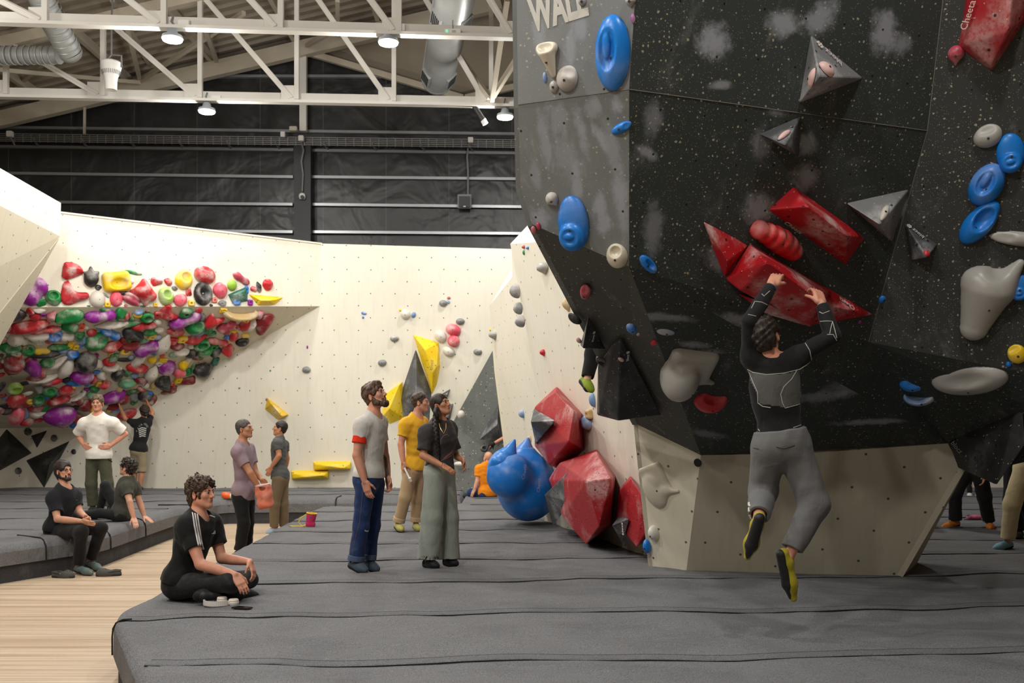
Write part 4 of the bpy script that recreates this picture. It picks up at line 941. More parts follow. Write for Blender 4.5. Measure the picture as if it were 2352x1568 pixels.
def hold_wall():
    L = []
    for txt, ox, oy in ((Z1, 0, 580), (Z2, 330, 580), (Z3, 0, 780), (Z4, 300, 760)):
        for it in txt.replace('\n', ';').split(';'):
            x, y, w_, h_, k, c, a = it.split(); L.append([ox + float(x) / 6.533, oy + float(y) / 6.533, float(w_) / 6.533, float(h_) / 6.533, k, c, float(a)])
    rs = random.Random(5)
    low = lambda x: 976 if x < 240 else 976 - (x - 240) * (976 - 716) / (700 - 240)
    fill = 0; tries = 0
    while fill < 62 and tries < 4000:                           # the many small holds half hidden between the others
        tries += 1; x = rs.uniform(-20, 600); y = rs.uniform(712, 985)
        if y > low(x) - 34: continue
        if any(abs(x - q[0]) < q[2] * .46 and abs(y - q[1]) < q[3] * .46 for q in L): continue
        w_ = rs.uniform(13, 26); L.append([x, y, w_, w_ * rs.uniform(.5, .9), rs.choice(['blob', 'strip', 'dish', 'blob', 'knob', 'fin', 'ring']), rs.choice(['red', 'darkred', 'white', 'green', 'black', 'yellow', 'white', 'teal', 'pinkdark', 'red', 'lightblue']), rs.uniform(-40, 40), 1]); fill += 1
    bands = [(0, 706, 'on the panel above the overhang'), (706, 752, 'just under the overhang lip'), (752, 800, 'high in the overhang'), (800, 850, 'mid overhang'), (850, 905, 'low in the overhang'), (905, 1200, 'along the overhang bottom')]
    ORD = ['leftmost', 'second', 'third', 'fourth', 'fifth', 'sixth', 'seventh', 'eighth', 'ninth', 'tenth', 'eleventh', 'twelfth', 'thirteenth', 'fourteenth']
    def band(y): return next(i for i, b in enumerate(bands) if b[0] <= y < b[1])
    byk = {}
    small = []
    for q in L:
        if len(q) > 7: small.append(q); continue
        byk.setdefault((band(q[1]), CN.get(q[5], q[5]), KN.get(q[4], 'rounded')), []).append(q)
    for (bi, cn, kn), qs in byk.items():
        qs.sort(key=lambda q: q[0])
        for i, q in enumerate(qs):
            x, y, w_, h_, k, c, a = q
            if len(qs) == 1: lb = f'{cn} {kn} hold, alone of its kind {bands[bi][2]}'
            else: lb = f'{cn} {kn} hold, {ORD[i]}{"" if i == 0 else " from left"} of its kind {bands[bi][2]}'
            if bi == 0: pl = PL_UP; fo = 1.0; dp = .55
            else:
                o1 = PL_U1.hit(x, y); pl = PL_U1 if x > 240 else PL_U2
                fo = 1.0; dp = .62; w_ *= 1.1; h_ *= 1.14
            hold(pl, x, y, w_, h_, k, c, a, lb, 'holds on the packed overhang', dp, fo, bolt=w_ > 22, res=8 if max(w_, h_) < 34 else 10, hmax=.42, facet=(rs.choice([0, 1, 2, 3, 4]) if k in ('blob', 'knob', 'fin', 'drop', 'L', 'wing') and c not in ('purple', 'pink', 'lime') else 0))
    obs = [hold(PL_U1 if q[0] > 240 else PL_U2, *q[:7], None, None, .6, bolt=False, res=6) for q in small]
    vs = []; fs = []; fm = []; mats = []
    for o in obs:
        b = len(vs); M_ = o.matrix_world; vs += [M_ @ v.co for v in o.data.vertices]
        mt = o.data.materials[0]
        if mt not in mats: mats.append(mt)
        fs += [[b + i for i in p.vertices] for p in o.data.polygons]; fm += [mats.index(mt)] * len(o.data.polygons)
        me = o.data; bpy.data.objects.remove(o); bpy.data.meshes.remove(me)
    c = PL_U1.hit(300, 850)
    o = mesh_obj('climbing_holds', vs, fs, mats, None, smooth=True, fmat=fm, origin=c)
    tag(o, 'many small screw-on holds crowded between the larger ones in the overhang', 'climbing holds', None, 'stuff')
hold_wall()
# ------------------------------------------------------------------ faceted volumes
def vol(label, pl, base, raised, mat, bevel=.012, cat='climbing volume', name='climbing_volume', group=None, extra=(), sink=-.005):
    """base: pixels on the plane; raised: (px, py, height above the plane)"""
    pts = [pl.hit(x, y, sink) for x, y in base] + [pl.hit(x, y, h) for x, y, h in raised] + list(extra)
    c = sum((p for p in pts), V((0, 0, 0))) / len(pts)
    root = empty(name, c, label, cat, group)
    hull('body', pts, mat, root, bevel)
    return root
def m_vol(name, rgb, chalk=.55, hole=.010, spacing=.17, dust=(225, 210, 206)):
    t = NT(name); uv = t.coord('UV'); c = lin(rgb); ob = t.coord('Object')
    n = t.noise(ob, 2.6, 4, .55); f = t.noise(ob, 28, 5, .7); s = t.noise(t.coord('Object', (1, 1, 3)), 6, 5, .7)
    col = t.mix(t.noise(ob, 1.2, 2), tuple(x * .88 for x in c), tuple(min(1, x * 1.1) for x in c))
    k = t.math('MULTIPLY', t.math('MULTIPLY', t.ramp(n, .46, .74), t.ramp(f, .25, .6)), chalk)
    col = t.mix(k, col, lin(dust))
    col = t.mix(t.math('MULTIPLY', t.ramp(s, .66, .85), .4), col, lin(dust))
    vo = t.vor(uv, 26, 1.0); sep = t.n('ShaderNodeSeparateColor'); t.set(sep.inputs[0], vo.outputs['Color'])
    col = t.mix(t.math('MULTIPLY', t.math('MULTIPLY', t.math('LESS_THAN', vo.outputs['Distance'], .12), t.math('GREATER_THAN', sep.outputs[0], .86)), .6), col, lin((206, 190, 170)))
    col = t.mix(t.math('MULTIPLY', nuts(t, uv, spacing, hole, .4, .25), .9), col, (.006, .005, .005))
    return t.out(col, .5, spec=.4)
M['vred'] = m_vol('chalky red volume paint', (180, 26, 36), 1.0); M['vred2'] = m_vol('scuffed red volume paint', (168, 32, 40), .5)
M['vgrey'] = m_vol('dark grey volume paint', (74, 75, 76), .6, dust=(196, 198, 202)); M['vblack'] = m_vol('black volume paint', (34, 34, 34), .22, dust=(140, 140, 140))
M['vyel'] = m_vol('yellow volume paint', (238, 200, 20), .25, dust=(236, 228, 196)); M['vlight'] = m_vol('chalky grey volume paint', (126, 127, 128), .95, dust=(206, 206, 208))
WHT = plain('white print', (222, 214, 208), .7, .1, 30)
def brand(root, body, pl, p0, p1, px, py, size, h=0.0, off=.006, mat=None):
    """lettering on the facet plane pl3 = three world points"""
    pl3 = plane3(*pl); o = pl3.hit(px, py); d = pl3.hit(*p1) - pl3.hit(*p0)
    sz = size * o.y / F
    if body == 'blocz':                                         # its round flower of dots at the end of the word
        x = (d - pl3.n * d.dot(pl3.n)).normalized(); y = pl3.n.cross(x); c = o + pl3.n * (off + .0015) + x * sz * 1.75; m = MB()
        for k in range(6): a = k * math.pi / 3; m.lathe(c + (x * math.cos(a) + y * math.sin(a)) * sz * .30, [(0, .001), (sz * .13, .001), (sz * .13, -.001)], 10, axis=pl3.n)
        m.lathe(c, [(0, .001), (sz * .11, .001), (sz * .11, -.001)], 10, axis=pl3.n); m.build('emblem', mat or WHT, root)
    return text_part('lettering', body, o + pl3.n * off, d, pl3.n, sz, mat or WHT, root, .0008)
pu, plw, p4, p3, p1u, p1l, pld = plane3(*F2U), plane3(b_b, b_c, e2), plane3(g2, e2, h2), plane3(b_c, v0, e2), plane3(*F1U), plane3(*F1L), plane3(b_c, b_cL, v0)
p4u = plane3(g1, g2, k2); p3b = plane3(v0, v1, e2); p3r = plane3(e2, v1, h2)
H = lambda pl, x, y, h=0.0: pl.hit(x, y, h)
# on the upper front
t1 = vol('grey pyramid volume with white print, alone on the upper front of the boulder', pu, [(1862, 78), (1985, 180), (1834, 238)], [(1882, 177, .34)], M['vlight'])
brand(t1, 'blocz', (H(pu, 1862, 78), H(pu, 1985, 180), H(pu, 1882, 177, .34)), (1955, 158), (1880, 90), 1913, 132, 26)
t2 = vol('small dark pyramid volume just under the horizontal panel seam', plw, [(1742, 307), (1842, 264), (1836, 362)], [(1803, 334, .26)], M['vgrey'])
vr = vol('long red prism volume above the red knuckled hold', plw, [(1822, 427), (1988, 545), (1942, 610), (1762, 482)], [(1856, 474, .26), (1944, 541, .26)], M['vred'])
brand(vr, 'Cheeta', (H(plw, 1762, 482), H(plw, 1942, 610), H(plw, 1856, 474, .26)), (1808, 510), (1840, 532), 1823, 521, 19)
v3 = vol('chalky grey triangular volume right of the long red prism', plw, [(1941, 465), (2089, 432), (2050, 558)], [(2020, 516, .22)], M['vlight'])
v4 = vol('small dark triangular volume with white print, below the chalky grey one', p4, [(2075, 508), (2155, 560), (2090, 600)], [(2129, 592, .20)], M['vgrey'])
brand(v4, 'blocz', (H(p4, 2075, 508), H(p4, 2155, 560), H(p4, 2129, 592, .2)), (2125, 548), (2100, 528), 2108, 537, 15)
# the winged red volume the climber hangs from
rb = empty('climbing_volume', H(plw, 1800, 660), 'big winged red volume held by the hanging climber', 'climbing volume')
hull('body', [H(plw, 1722, 558), H(plw, 1664, 640), H(plw, 1862, 752), H(plw, 1912, 668), H(plw, 1760, 600, .34), H(plw, 1884, 690, .34), H(plw, 1700, 668, .12), H(plw, 1860, 748, .12)], M['vred'], rb, .014)
hull('left_wing', [H(plw, 1615, 508), H(plw, 1720, 562), H(plw, 1664, 640), H(plw, 1672, 600, .12), H(plw, 1616, 510, .03)], M['vred'], rb, .01)
hull('right_wing', [H(plw, 1902, 660), H(plw, 2006, 722), H(plw, 1862, 748), H(plw, 1890, 700, .16), H(plw, 2004, 722, .03)], M['vred'], rb, .01)
hull('lower_wedge', [H(plw, 1690, 672), H(plw, 1862, 752), H(plw, 1760, 722), H(plw, 1770, 700, .16)], M['vred'], rb, .01)
brand(rb, 'Cheeta', (H(plw, 1664, 640), H(plw, 1862, 752), H(plw, 1760, 600, .34)), (1718, 672), (1756, 690), 1733, 676, 18)
brand(rb, 'Cheeta', (H(plw, 1902, 660), H(plw, 2004, 722, .03), H(plw, 1890, 700, .16)), (1962, 710), (1928, 686), 1944, 698, 17)
vt = vol('large red slab volume at the top right corner of the boulder', p4u, [(2226, -60), (2380, -60), (2360, 40), (2278, 165), (2200, 108)], [(2316, 74, .20), (2330, -60, .22), (2262, -60, .12), (2216, 100, .08), (2276, 150, .08)], M['vred2'])
brand(vt, 'Cheeta', (H(p4u, 2262, -60, .12), H(p4u, 2216, 100, .08), H(p4u, 2276, 150, .08)), (2217, 55), (2231, 12), 2224, 34, 22, off=.03)
# black pyramids on the left underside
c1 = vol('small black pyramid volume on the left underside, above the dangling leg', pld, [(1352, 722), (1332, 793), (1393, 802)], [(1338, 800, .16)], M['vblack'])
brand(c1, 'blocz', (H(pld, 1352, 722), H(pld, 1393, 802), H(pld, 1338, 800, .16)), (1358, 790), (1363, 762), 1361, 776, 9)
c2 = vol('big black pyramid volume hanging at the left edge of the boulder beside the dangling leg', pld, [(1427, 774), (1410, 784), (1373, 836), (1521, 953), (1371, 953)], [(1420, 966, .26), (1376, 948, .20)], M['vblack'])
brand(c2, 'blocz', (H(pld, 1427, 774), H(pld, 1521, 953), H(pld, 1420, 966, .26)), (1439, 836), (1441, 806), 1441, 820, 10)
# dark pyramid hanging at the right
c3 = empty('climbing_volume', P(2270, 1010, 8.0), 'black pointed volume hanging at the lower right of the boulder above the far legs', 'climbing volume')
hull('body', [P(2178, 1014, 8.42), P(2345, 890, 7.6), P(2355, 1020, 7.55), P(2289, 1114, 7.7), P(2200, 1074, 8.35), P(2262, 1083, 8.3)], M['vblack'], c3, .01)
text_part('lettering', 'blocz', P(2197, 1027, 8.22), P(2214, 1044, 8.2) - P(2186, 1014, 8.25), V((-.15, -1, -.1)), .055, plain('grey print', (120, 118, 112), .7), c3, .0008)

# ------------------------------------------------------------------ single holds on the boulder
def hb(pl, *a, **k):
    k.setdefault('group', 'holds on the dark boulder'); return hold(pl, *a, **k)
hb(p1u, 1408, 122, 82, 166, 'bowl', 'blue', -6, 'large glossy blue oval hold with a deep bowl, top of the dusty left face', depth=.42, mat=HMC['blue'], res=22)
hb(p1l, 1318, 512, 72, 128, 'shell', 'blue', -4, 'large glossy blue shell hold low on the dusty left face', depth=.6, mat=HMC['blue'], res=22)
hb(p1u, 1262, 140, 54, 78, 'tooth', 'cream', 0, 'cream tooth-shaped hold near the stencilled letters', mat=HMC['cream'], res=16)
hb(p1u, 1304, 180, 48, 56, 'fin', 'stone', -30, 'rounded stone grey hold right of the cream tooth-shaped one', res=14)
hb(p1u, 1273, 199, 22, 26, 'blob', 'stone', 0, 'tiny stone grey hold under the cream tooth-shaped one')
hb(p1u, 1252, 178, 10, 24, 'blob', 'blue', 0, 'tiny blue hold left of the cream tooth-shaped one')
hb(p1u, 1338, 3, 18, 20, 'blob', 'grey', 0, 'grey hold cut by the top of the picture right of the letters')
hb(p1u, 1449, 4, 24, 28, 'drop', 'stone', 0, 'grey drop-shaped hold at the top corner edge of the boulder')
hb(p1u, 1454, 43, 11, 22, 'blob', 'purple', 0, 'small magenta hold on the corner edge near the top')
hb(p1l, 1428, 293, 23, 52, 'fin', 'lightblue', -70, 'narrow blue hold on the corner edge between the two large blue ones', depth=.5, mat=HMC['blue'])
hb(p1l, 1270, 458, 30, 34, 'drop', 'stone', 30, 'small grey wedge hold left above the blue shell hold')
hb(p1l, 1418, 587, 50, 58, 'jug', 'cream', 0, 'chalky white jug hold at the lower corner of the dusty face', mat=HMC['cream'], res=16)
hb(p1l, 1226, 528, 12, 20, 'blob', 'pinkdark', 0, 'tiny pink hold at the far left edge of the dusty face, lower of two'); hb(p1l, 1237, 519, 12, 18, 'blob', 'pinkdark', 0, 'tiny pink hold at the far left edge of the dusty face, upper of two')
hb(plw, 1488, 606, 56, 26, 'dish', 'blue', -38, 'flat chalky blue oval hold just right of the corner, below the dusty face', depth=.4)
hb(plw, 1779, 548, 124, 70, 'finger', 'red', -24, 'lumpy red knuckled hold between the two red volumes', depth=.7, res=20, mat=m_hold('brushed red hold resin', (206, 30, 40), .45))
hb(p4, 2268, 312, 62, 52, 'fin', 'stone', 12, 'pale stone hold above the column of blue holds at the right', res=14)
hb(p4, 2321, 352, 60, 92, 'shell', 'blue', 6, 'glossy blue hold touching the right picture edge, topmost of the blue column', mat=HMC['blue'], res=18)
hb(p4, 2266, 424, 72, 100, 'bowl', 'blue', -28, 'glossy blue hold in the middle of the blue column at the right', mat=HMC['blue'], res=18)
hb(p4, 2250, 510, 62, 118, 'dish', 'blue', -38, 'glossy blue oval hold lowest of the blue column at the right', mat=HMC['blue'], res=18)
hb(p4u, 2195, 128, 34, 44, 'drop', 'pinkdark', 0, 'small dusty red hold at the corner of the large red slab volume')
hb(p4, 2270, 690, 128, 205, 'saddle', 'stone', -6, 'big pale stone shield hold with a scooped horn at the right edge', depth=.5, mat=HMC['stone'], res=22)
hb(p4, 2350, 548, 36, 150, 'fin', 'stone', 80, 'pale stone hold cut by the right picture edge', depth=.5, mat=HMC['stone'])
hb(p4, 2342, 660, 46, 60, 'shell', 'blue', 0, 'blue hold half hidden behind the big pale stone shield', mat=HMC['blue'])
hb(p3, 1586, 842, 140, 112, 'slab', 'stone', -4, 'large grey folded slab hold on the underside left of the climber', depth=.6, mat=HMC['stone'], res=22)
hb(p3, 1633, 914, 78, 54, 'knob', 'red', 0, 'red wedge hold tucked under the grey folded slab', mat=HMC['red'], res=16)
hb(p3, 1686, 722, 62, 32, 'crescent', 'stone', -6, 'grey crescent hold left of the climber head', depth=.5)
hb(p3, 1450, 753, 20, 30, 'blob', 'blue', 30, 'small blue hold on the left underside near the black pyramids'); hb(p3, 1531, 760, 48, 18, 'strip', 'lightblue', -8, 'flat pale blue hold above the grey folded slab')
hb(p3, 1502, 786, 14, 13, 'blob', 'red', 0, 'tiny red hold above the grey folded slab'); hb(p3, 1466, 768, 8, 6, 'blob', 'pinkdark', 0, 'tiny pink hold beside the small blue hold on the left underside')
hb(p3b, 1941, 822, 60, 50, 'blob', 'blue', -15, 'smooth blue disc hold right of the climber back', depth=.45, mat=HMC['blue'], res=16)
hb(plw, 2026, 687, 17, 19, 'blob', 'blue', 0, 'tiny blue hold right of the winged red volume tip')
hb(p3b, 2094, 880, 56, 34, 'fin', 'blue', 0, 'flat blue hold left of the long pale fin, upper of two', mat=HMC['blue']); hb(p3b, 2112, 905, 76, 44, 'crescent', 'lightblue', 20, 'chalky pale blue hold left of the long pale fin, lower of two')
hb(p3r, 2226, 868, 172, 62, 'fin', 'stone', 10, 'long pale stone fin hold low on the right of the boulder', depth=.45, mat=HMC['stone'], res=20)
hb(p4, 2336, 812, 42, 46, 'knob', 'yellow', 30, 'yellow hold at the right picture edge', mat=HMC['yellow']); hb(p4, 2317, 836, 12, 14, 'blob', 'blue', 0, 'tiny blue hold under the yellow one at the right edge')
hb(p3b, 1975, 739, 8, 8, 'blob', 'purple', 0, 'tiny purple hold below the winged red volume tip')
hb(pld, 1346, 668, 22, 50, 'fin', 'pinkdark', -50, 'pink and white sliver hold on the left underside', depth=.6)
hb(pld, 1322, 730, 18, 36, 'blob', 'black', 0, 'black rounded hold behind the small black pyramid'); hb(pld, 1388, 830, 24, 40, 'donut', 'black', 0, 'black ring hold squeezed beside the big black pyramid')
for (pl, x, y, w_, h_, lb) in [(plane3(H(pu, 1862, 78), H(pu, 1985, 180), H(pu, 1882, 177, .34)), 1896, 160, 34, 30, 'pink thumb hold screwed on the lit side of the upper grey pyramid'), (plane3(H(pu, 1862, 78), H(pu, 1834, 238), H(pu, 1882, 177, .34)), 1868, 178, 18, 40, 'pink thumb hold on the shaded side of the upper grey pyramid'),
        (plane3(H(plw, 1742, 307), H(plw, 1842, 264), H(plw, 1803, 334, .26)), 1801, 311, 14, 34, 'pink thumb hold screwed on the small dark pyramid'), (plane3(H(plw, 1941, 465), H(plw, 2089, 432), H(plw, 2020, 516, .22)), 2031, 490, 16, 46, 'white thumb hold screwed on the chalky grey triangle'),
        (plane3(H(p4, 2075, 508), H(p4, 2155, 560), H(p4, 2129, 592, .2)), 2128, 582, 14, 18, 'tiny red ring hold on the small dark triangle with print'), (plane3(H(pld, 1427, 774), H(pld, 1521, 953), H(pld, 1420, 966, .26)), 1426, 825, 18, 8, 'tiny pink hold on the big black pyramid'), (pld, 1330, 780, 10, 20, 'tiny pink hold at the left of the small black pyramid')]:
    hb(pl, x, y, w_, h_, 'blob', 'white' if lb[0] == 'w' else 'red' if 'red' in lb else 'blush', -30, lb, lift=.004, depth=.5)

# ------------------------------------------------------------------ red, grey and blue volumes on the leaning wall
W = PL_W2
def wv(label, base, raised, mat, **k): return vol(label, W, base, raised, mat, group=None, **k)
R1 = wv('red faceted volume highest on the leaning wall, with a black and white corner piece', [(1279, 887), (1232, 930), (1342, 1033), (1338, 950), (1290, 1082), (1240, 1020)], [(1228, 935, .30), (1276, 900, .22), (1318, 945, .30), (1306, 1014, .42), (1228, 1024, .35), (1262, 1068, .30)], M['vred2'])
R2 = wv('largest red faceted volume, standing low on the leaning wall between two grey pyramids', [(1371, 1031), (1260, 1098), (1290, 1170), (1414, 1093), (1407, 1205), (1350, 1240)], [(1286, 1062, .32), (1371, 1038, .26), (1347, 1105, .60), (1404, 1098, .40), (1262, 1102, .38), (1376, 1209, .50), (1346, 1250, .42), (1292, 1186, .45), (1402, 1200, .3)], M['vred2'])
R3 = wv('smallest red faceted volume, beside the cream base of the boulder', [(1448, 1092), (1422, 1122), (1412, 1196), (1484, 1140), (1492, 1222), (1464, 1250)], [(1450, 1098, .22), (1476, 1139, .32), (1424, 1126, .2), (1484, 1222, .28), (1463, 1257, .30), (1414, 1196, .22)], M['vred2'])
def pyr(label, pts, apex, mat, d0, rise):
    """a pyramid standing on another volume"""
    ps = [W.hit(x, y, h) for x, y, h in pts] + [W.hit(*apex)]
    o = empty('climbing_volume', sum(ps, V((0, 0, 0))) / len(ps), label, 'climbing volume'); hull('body', ps, mat, o, .008); return o
two = m_vol('two-tone grey volume paint', (70, 70, 70), .9, dust=(226, 226, 226))
pyr('grey corner volume with a white top, on the left of the highest red volume', [(1226, 938, .36), (1276, 966, .42), (1250, 996, .45), (1230, 1020, .38), (1236, 945, .2), (1240, 1010, .2)], (1219, 968, .58), two, 0, 0)
pyr('dark grey pointed volume on the left of the largest red volume', [(1305, 1084, .45), (1312, 1154, .45), (1270, 1207, .40), (1262, 1130, .32)], (1251, 1136, .55), M['vgrey'], 0, 0)
g3 = pyr('small dark grey pyramid with white print, between the two lower red volumes', [(1422, 1184, .25), (1446, 1191, .30), (1430, 1248, .26), (1410, 1206, .2)], (1406, 1206, .42), M['vgrey'], 0, 0)
text_part('lettering', 'blocz', W.hit(1430, 1214, .48), V((-.1, -.1, 1)), W.n, .06, WHT, g3, .001)
for (x, y, w_, h_, k, c, lb) in [(1253, 617, 26, 30, 'drop', 'stone', 'grey wedge hold high on the leaning wall beside the boulder edge'), (1190, 668, 18, 34, 'blob', 'grey', 'grey dome hold on the left edge of the leaning wall, topmost of three'), (1196, 708, 18, 28, 'blob', 'grey', 'grey dome hold on the left edge of the leaning wall, middle of three'), (1201, 737, 20, 28, 'blob', 'grey', 'grey dome hold on the left edge of the leaning wall, lowest of three'),
        (1250, 810, 9, 16, 'drop', 'red', 'tiny red hold in the middle of the leaning wall'), (1354, 970, 20, 34, 'blob', 'lightblue', 'pale blue oval hold right of the highest red volume'), (1358, 950, 13, 22, 'ring', 'tan', 'tan ring hold above the pale blue oval'), (1306, 700, 12, 34, 'drop', 'tan', 'tan sliver hold on the leaning wall close under the boulder'), (1231, 1066, 30, 42, 'blob', 'black', 'round black hold between the blue shells and the red volumes'),
        (1204, 567, 8, 8, 'blob', 'red', 'tiny red hold near the peak of the leaning wall'), (1213, 569, 8, 7, 'blob', 'blue', 'tiny blue hold near the peak of the leaning wall'), (1204, 580, 5, 12, 'strip', 'green', 'tiny green sliver near the peak of the leaning wall'), (1219, 1008, 8, 18, 'blob', 'tan', 'tiny tan hold above the blue shells'), (1365, 918, 10, 34, 'blob', 'lightblue', 'pale hold under the big black pyramid edge')]:
    hold(W, x, y, w_, h_, k, c, 0, lb, 'holds on the leaning wall', .8)
for (x, y, w_, h_, k, c, lb) in [(1139, 770, 20, 24, 'drop', 'stone', 'grey hold on the outer edge of the narrow fin'), (1130, 757, 7, 9, 'blob', 'yellow', 'tiny yellow hold on the outer edge of the narrow fin'), (1128, 764, 5, 6, 'blob', 'purple', 'tiny purple hold on the outer edge of the narrow fin'), (1203, 949, 11, 21, 'blob', 'lightblue', 'pale blue half-round hold above the blue shells')]:
    hold(PL_W1, x, y, w_, h_, k, c, 0, lb, 'holds on the narrow fin', .8)
PLB = plane3(q0, v0, v2)
hold(PLB, 1515, 1112, 84, 112, 'slab', 'cream', 20, 'large flat cream hold on the lit side of the boulder base', depth=.22, mat=HMC['cream'], res=20, group='holds on the boulder base')
hold(PLB, 1504, 1222, 23, 34, 'blob', 'white', 0, 'round white hold low on the lit side of the boulder base', depth=.9, mat=HMC['white'], res=14, group='holds on the boulder base')
hold(PLB, 1488, 1253, 16, 32, 'blob', 'blue', 0, 'small blue hold at the foot of the boulder base', depth=.9, mat=HMC['blue'], group='holds on the boulder base', lift=.02)
# blue shells
bl = empty('climbing_volume', W.hit(1190, 1110, .2), 'giant smooth blue shell volume bulging from the leaning wall beside the orange shirt', 'climbing volume')
def wl(x, y, h): return np.array(W.hit(x, y, h))
Rw = np.array(Matrix((W.x, W.y, W.n)).transposed())
wq = lambda x, y, d: np.array(P(x, y, d))
wcut = cut(W.o + W.n * .002, -W.n)
sdf_obj('large_shell', [ell(wq(1212, 1118, 13.45), (.42, .52, .46), k=0), rc(wq(1200, 1062, 13.4), wq(1212, 1010, 13.45), .25, .035, k=.16), ell(wq(1170, 1092, 13.0), (.30, .3, .3), k=.12), wcut], .016, HMC['blue'], bl)
sdf_obj('small_shell', [ell(wq(1152, 1078, 13.05), (.19, .26, .24), k=0), rc(wq(1166, 1048, 13.0), wq(1181, 1012, 13.1), .13, .025, k=.1), ell(wq(1150, 1060, 12.9), (.13, .12, .1), k=.03), wcut], .012, HMC['blue'], bl)
# ------------------------------------------------------------------ back wall: volumes and holds
K = PL_BK
def kv(label, base, raised, mat, **k): return vol(label, K, base, raised, mat, **k)
y1 = kv('upper of two yellow ledge volumes low on the back wall', [(719, 1059), (807, 1058), (806, 1078), (720, 1080)], [(722, 1064, .16), (804, 1063, .16), (757, 1070, .26), (790, 1076, .24), (724, 1078, .16), (804, 1076, .16)], M['vyel'], bevel=.02)
y2 = kv('lower of two yellow ledge volumes low on the back wall', [(668, 1080), (756, 1079), (755, 1099), (669, 1101)], [(671, 1085, .16), (753, 1084, .16), (700, 1096, .24), (742, 1091, .26), (673, 1099, .16), (753, 1097, .16)], M['vyel'], bevel=.02)
y3 = kv('tilted yellow wedge volume alone on the back wall above two people', [(614, 912), (664, 952), (638, 964), (608, 940)], [(622, 926, .24), (648, 956, .22)], m_vol('dusty yellow volume paint', (232, 190, 24), .9, dust=(232, 226, 206)))
y4 = kv('tall yellow blade volume pointing up, behind the standing group', [(948, 767), (1008, 786), (1011, 842), (1003, 885), (992, 908), (986, 884)], [(976, 804, .30), (1004, 840, .22), (994, 856, .25)], M['vyel'])
text_part('lettering', 'blocz', K.hit(991, 838, .34), V((.06, 0, 1)), V((-.2, -1, 0)), .10, plain('brown print', (120, 96, 20), .7), y4, .001)
y5 = kv('yellow faceted volume behind the bearded person', [(925, 875), (884, 905), (874, 962), (896, 974), (912, 900), (930, 960)], [(894, 938, .28), (916, 885, .2)], M['vyel'])
y6 = kv('big yellow pointed volume left of the dark blade volume', [(893, 940), (876, 968), (888, 972), (896, 958)], [(889, 958, .12)], M['vyel'])
k1_ = kv('tall dark grey blade volume between the yellow ones', [(955, 800), (914, 922), (935, 1000), (985, 990), (992, 900)], [(957, 900, .45), (935, 910, .34)], M['vgrey'])
k2_ = kv('small grey spike volume just right of the braided person head', [(1035, 892), (1012, 905), (1024, 920)], [(1027, 906, .16)], M['vgrey'])
k3_ = kv('grey spike volume right of the braided person face', [(1042, 925), (1020, 935), (1026, 968), (1034, 965)], [(1034, 942, .16)], M['vgrey'])
kk = vol('black and grey pyramid volume on the dark facet beside the narrow fin', PL_DF, [(1145, 925), (1100, 1010), (1152, 1012)], [(1142, 975, .40)], M['vgrey'])
kb = vol('blue wedge volume at the top of the dark facet', PL_DF, [(1136, 800), (1131, 812), (1142, 830)], [(1135, 815, .12)], HMC['blue'])
for (x, y, w_, h_, k, c, a, lb) in [(906, 777, 20, 15, 'knob', 'grey', 0, 'grey dome hold left of the yellow blade tip'), (878, 833, 20, 15, 'knob', 'grey', 0, 'grey dome hold above the bearded person head'), (704, 849, 20, 15, 'knob', 'grey', 0, 'grey dome hold right of the shaded slope, leftmost grey one'), (1018, 696, 20, 15, 'knob', 'grey', 0, 'grey dome hold highest on the back wall'), (1057, 738, 20, 15, 'knob', 'grey', 0, 'grey dome hold right above the red pair'), (1097, 808, 20, 15, 'knob', 'grey', 0, 'grey dome hold near the dark facet'),
        (836, 719, 13, 8, 'strip', 'blue', -10, 'small blue oval hold alone left of the white one'), (834, 729, 5, 6, 'blob', 'blue', 0, 'tiny blue dot under the small blue oval'), (931, 722, 22, 23, 'blob', 'white', 0, 'white rounded hold between yellow and blue dots'), (950, 723, 10, 14, 'blob', 'lightblue', -20, 'pale blue hold right of the white rounded one'), (919, 712, 6, 6, 'blob', 'yellow', 0, 'tiny yellow dot left of the white rounded hold'), (1031, 684, 8, 6, 'blob', 'pinkdark', 0, 'tiny red hold beside the highest grey dome'), (1031, 694, 5, 7, 'blob', 'blue', 0, 'tiny blue hold beside the highest grey dome'),
        (1041, 757, 36, 26, 'blob', 'pink', -25, 'upper of two red shell holds on the back wall'), (1042, 783, 30, 28, 'blob', 'pink', -30, 'lower of two red shell holds on the back wall'), (1012, 773, 24, 30, 'blob', 'white', 25, 'white disc hold left of the red shells'), (1031, 807, 28, 22, 'blob', 'white', -20, 'white disc hold under the red shells'), (1055, 850, 4, 4, 'blob', 'pinkdark', 0, 'tiny dark red dot below the red shells'), (706, 797, 4, 8, 'blob', 'purple', 0, 'tiny purple sliver on the blank part of the wall'), (621, 851, 4, 4, 'blob', 'teal', 0, 'tiny dark dot under the overhang end, right one'), (550, 891, 5, 4, 'blob', 'teal', 0, 'tiny dark dot under the overhang, left one'), (612, 917, 4, 7, 'blob', 'purple', 0, 'tiny purple dot at the tip of the tilted yellow wedge')]:
    hold(K, x, y, w_, h_, k, c, a, lb, 'holds on the back wall', .7, bolt=w_ > 12)
hold(PL_DF, 1059, 952, 18, 20, 'blob', 'white', 0, 'white ball hold on the edge of the dark facet', None, .9, bolt=False)
hold(PL_DF, 1055, 1066, 26, 12, 'fin', 'white', 0, 'pale hold low on the dark facet right of the braided person', None, .8, bolt=False)
hold(PL_DF, 1112, 1030, 18, 16, 'donut', 'black', 0, 'black doughnut hold held by a gloved hand on the dark facet', None, .9, bolt=False)
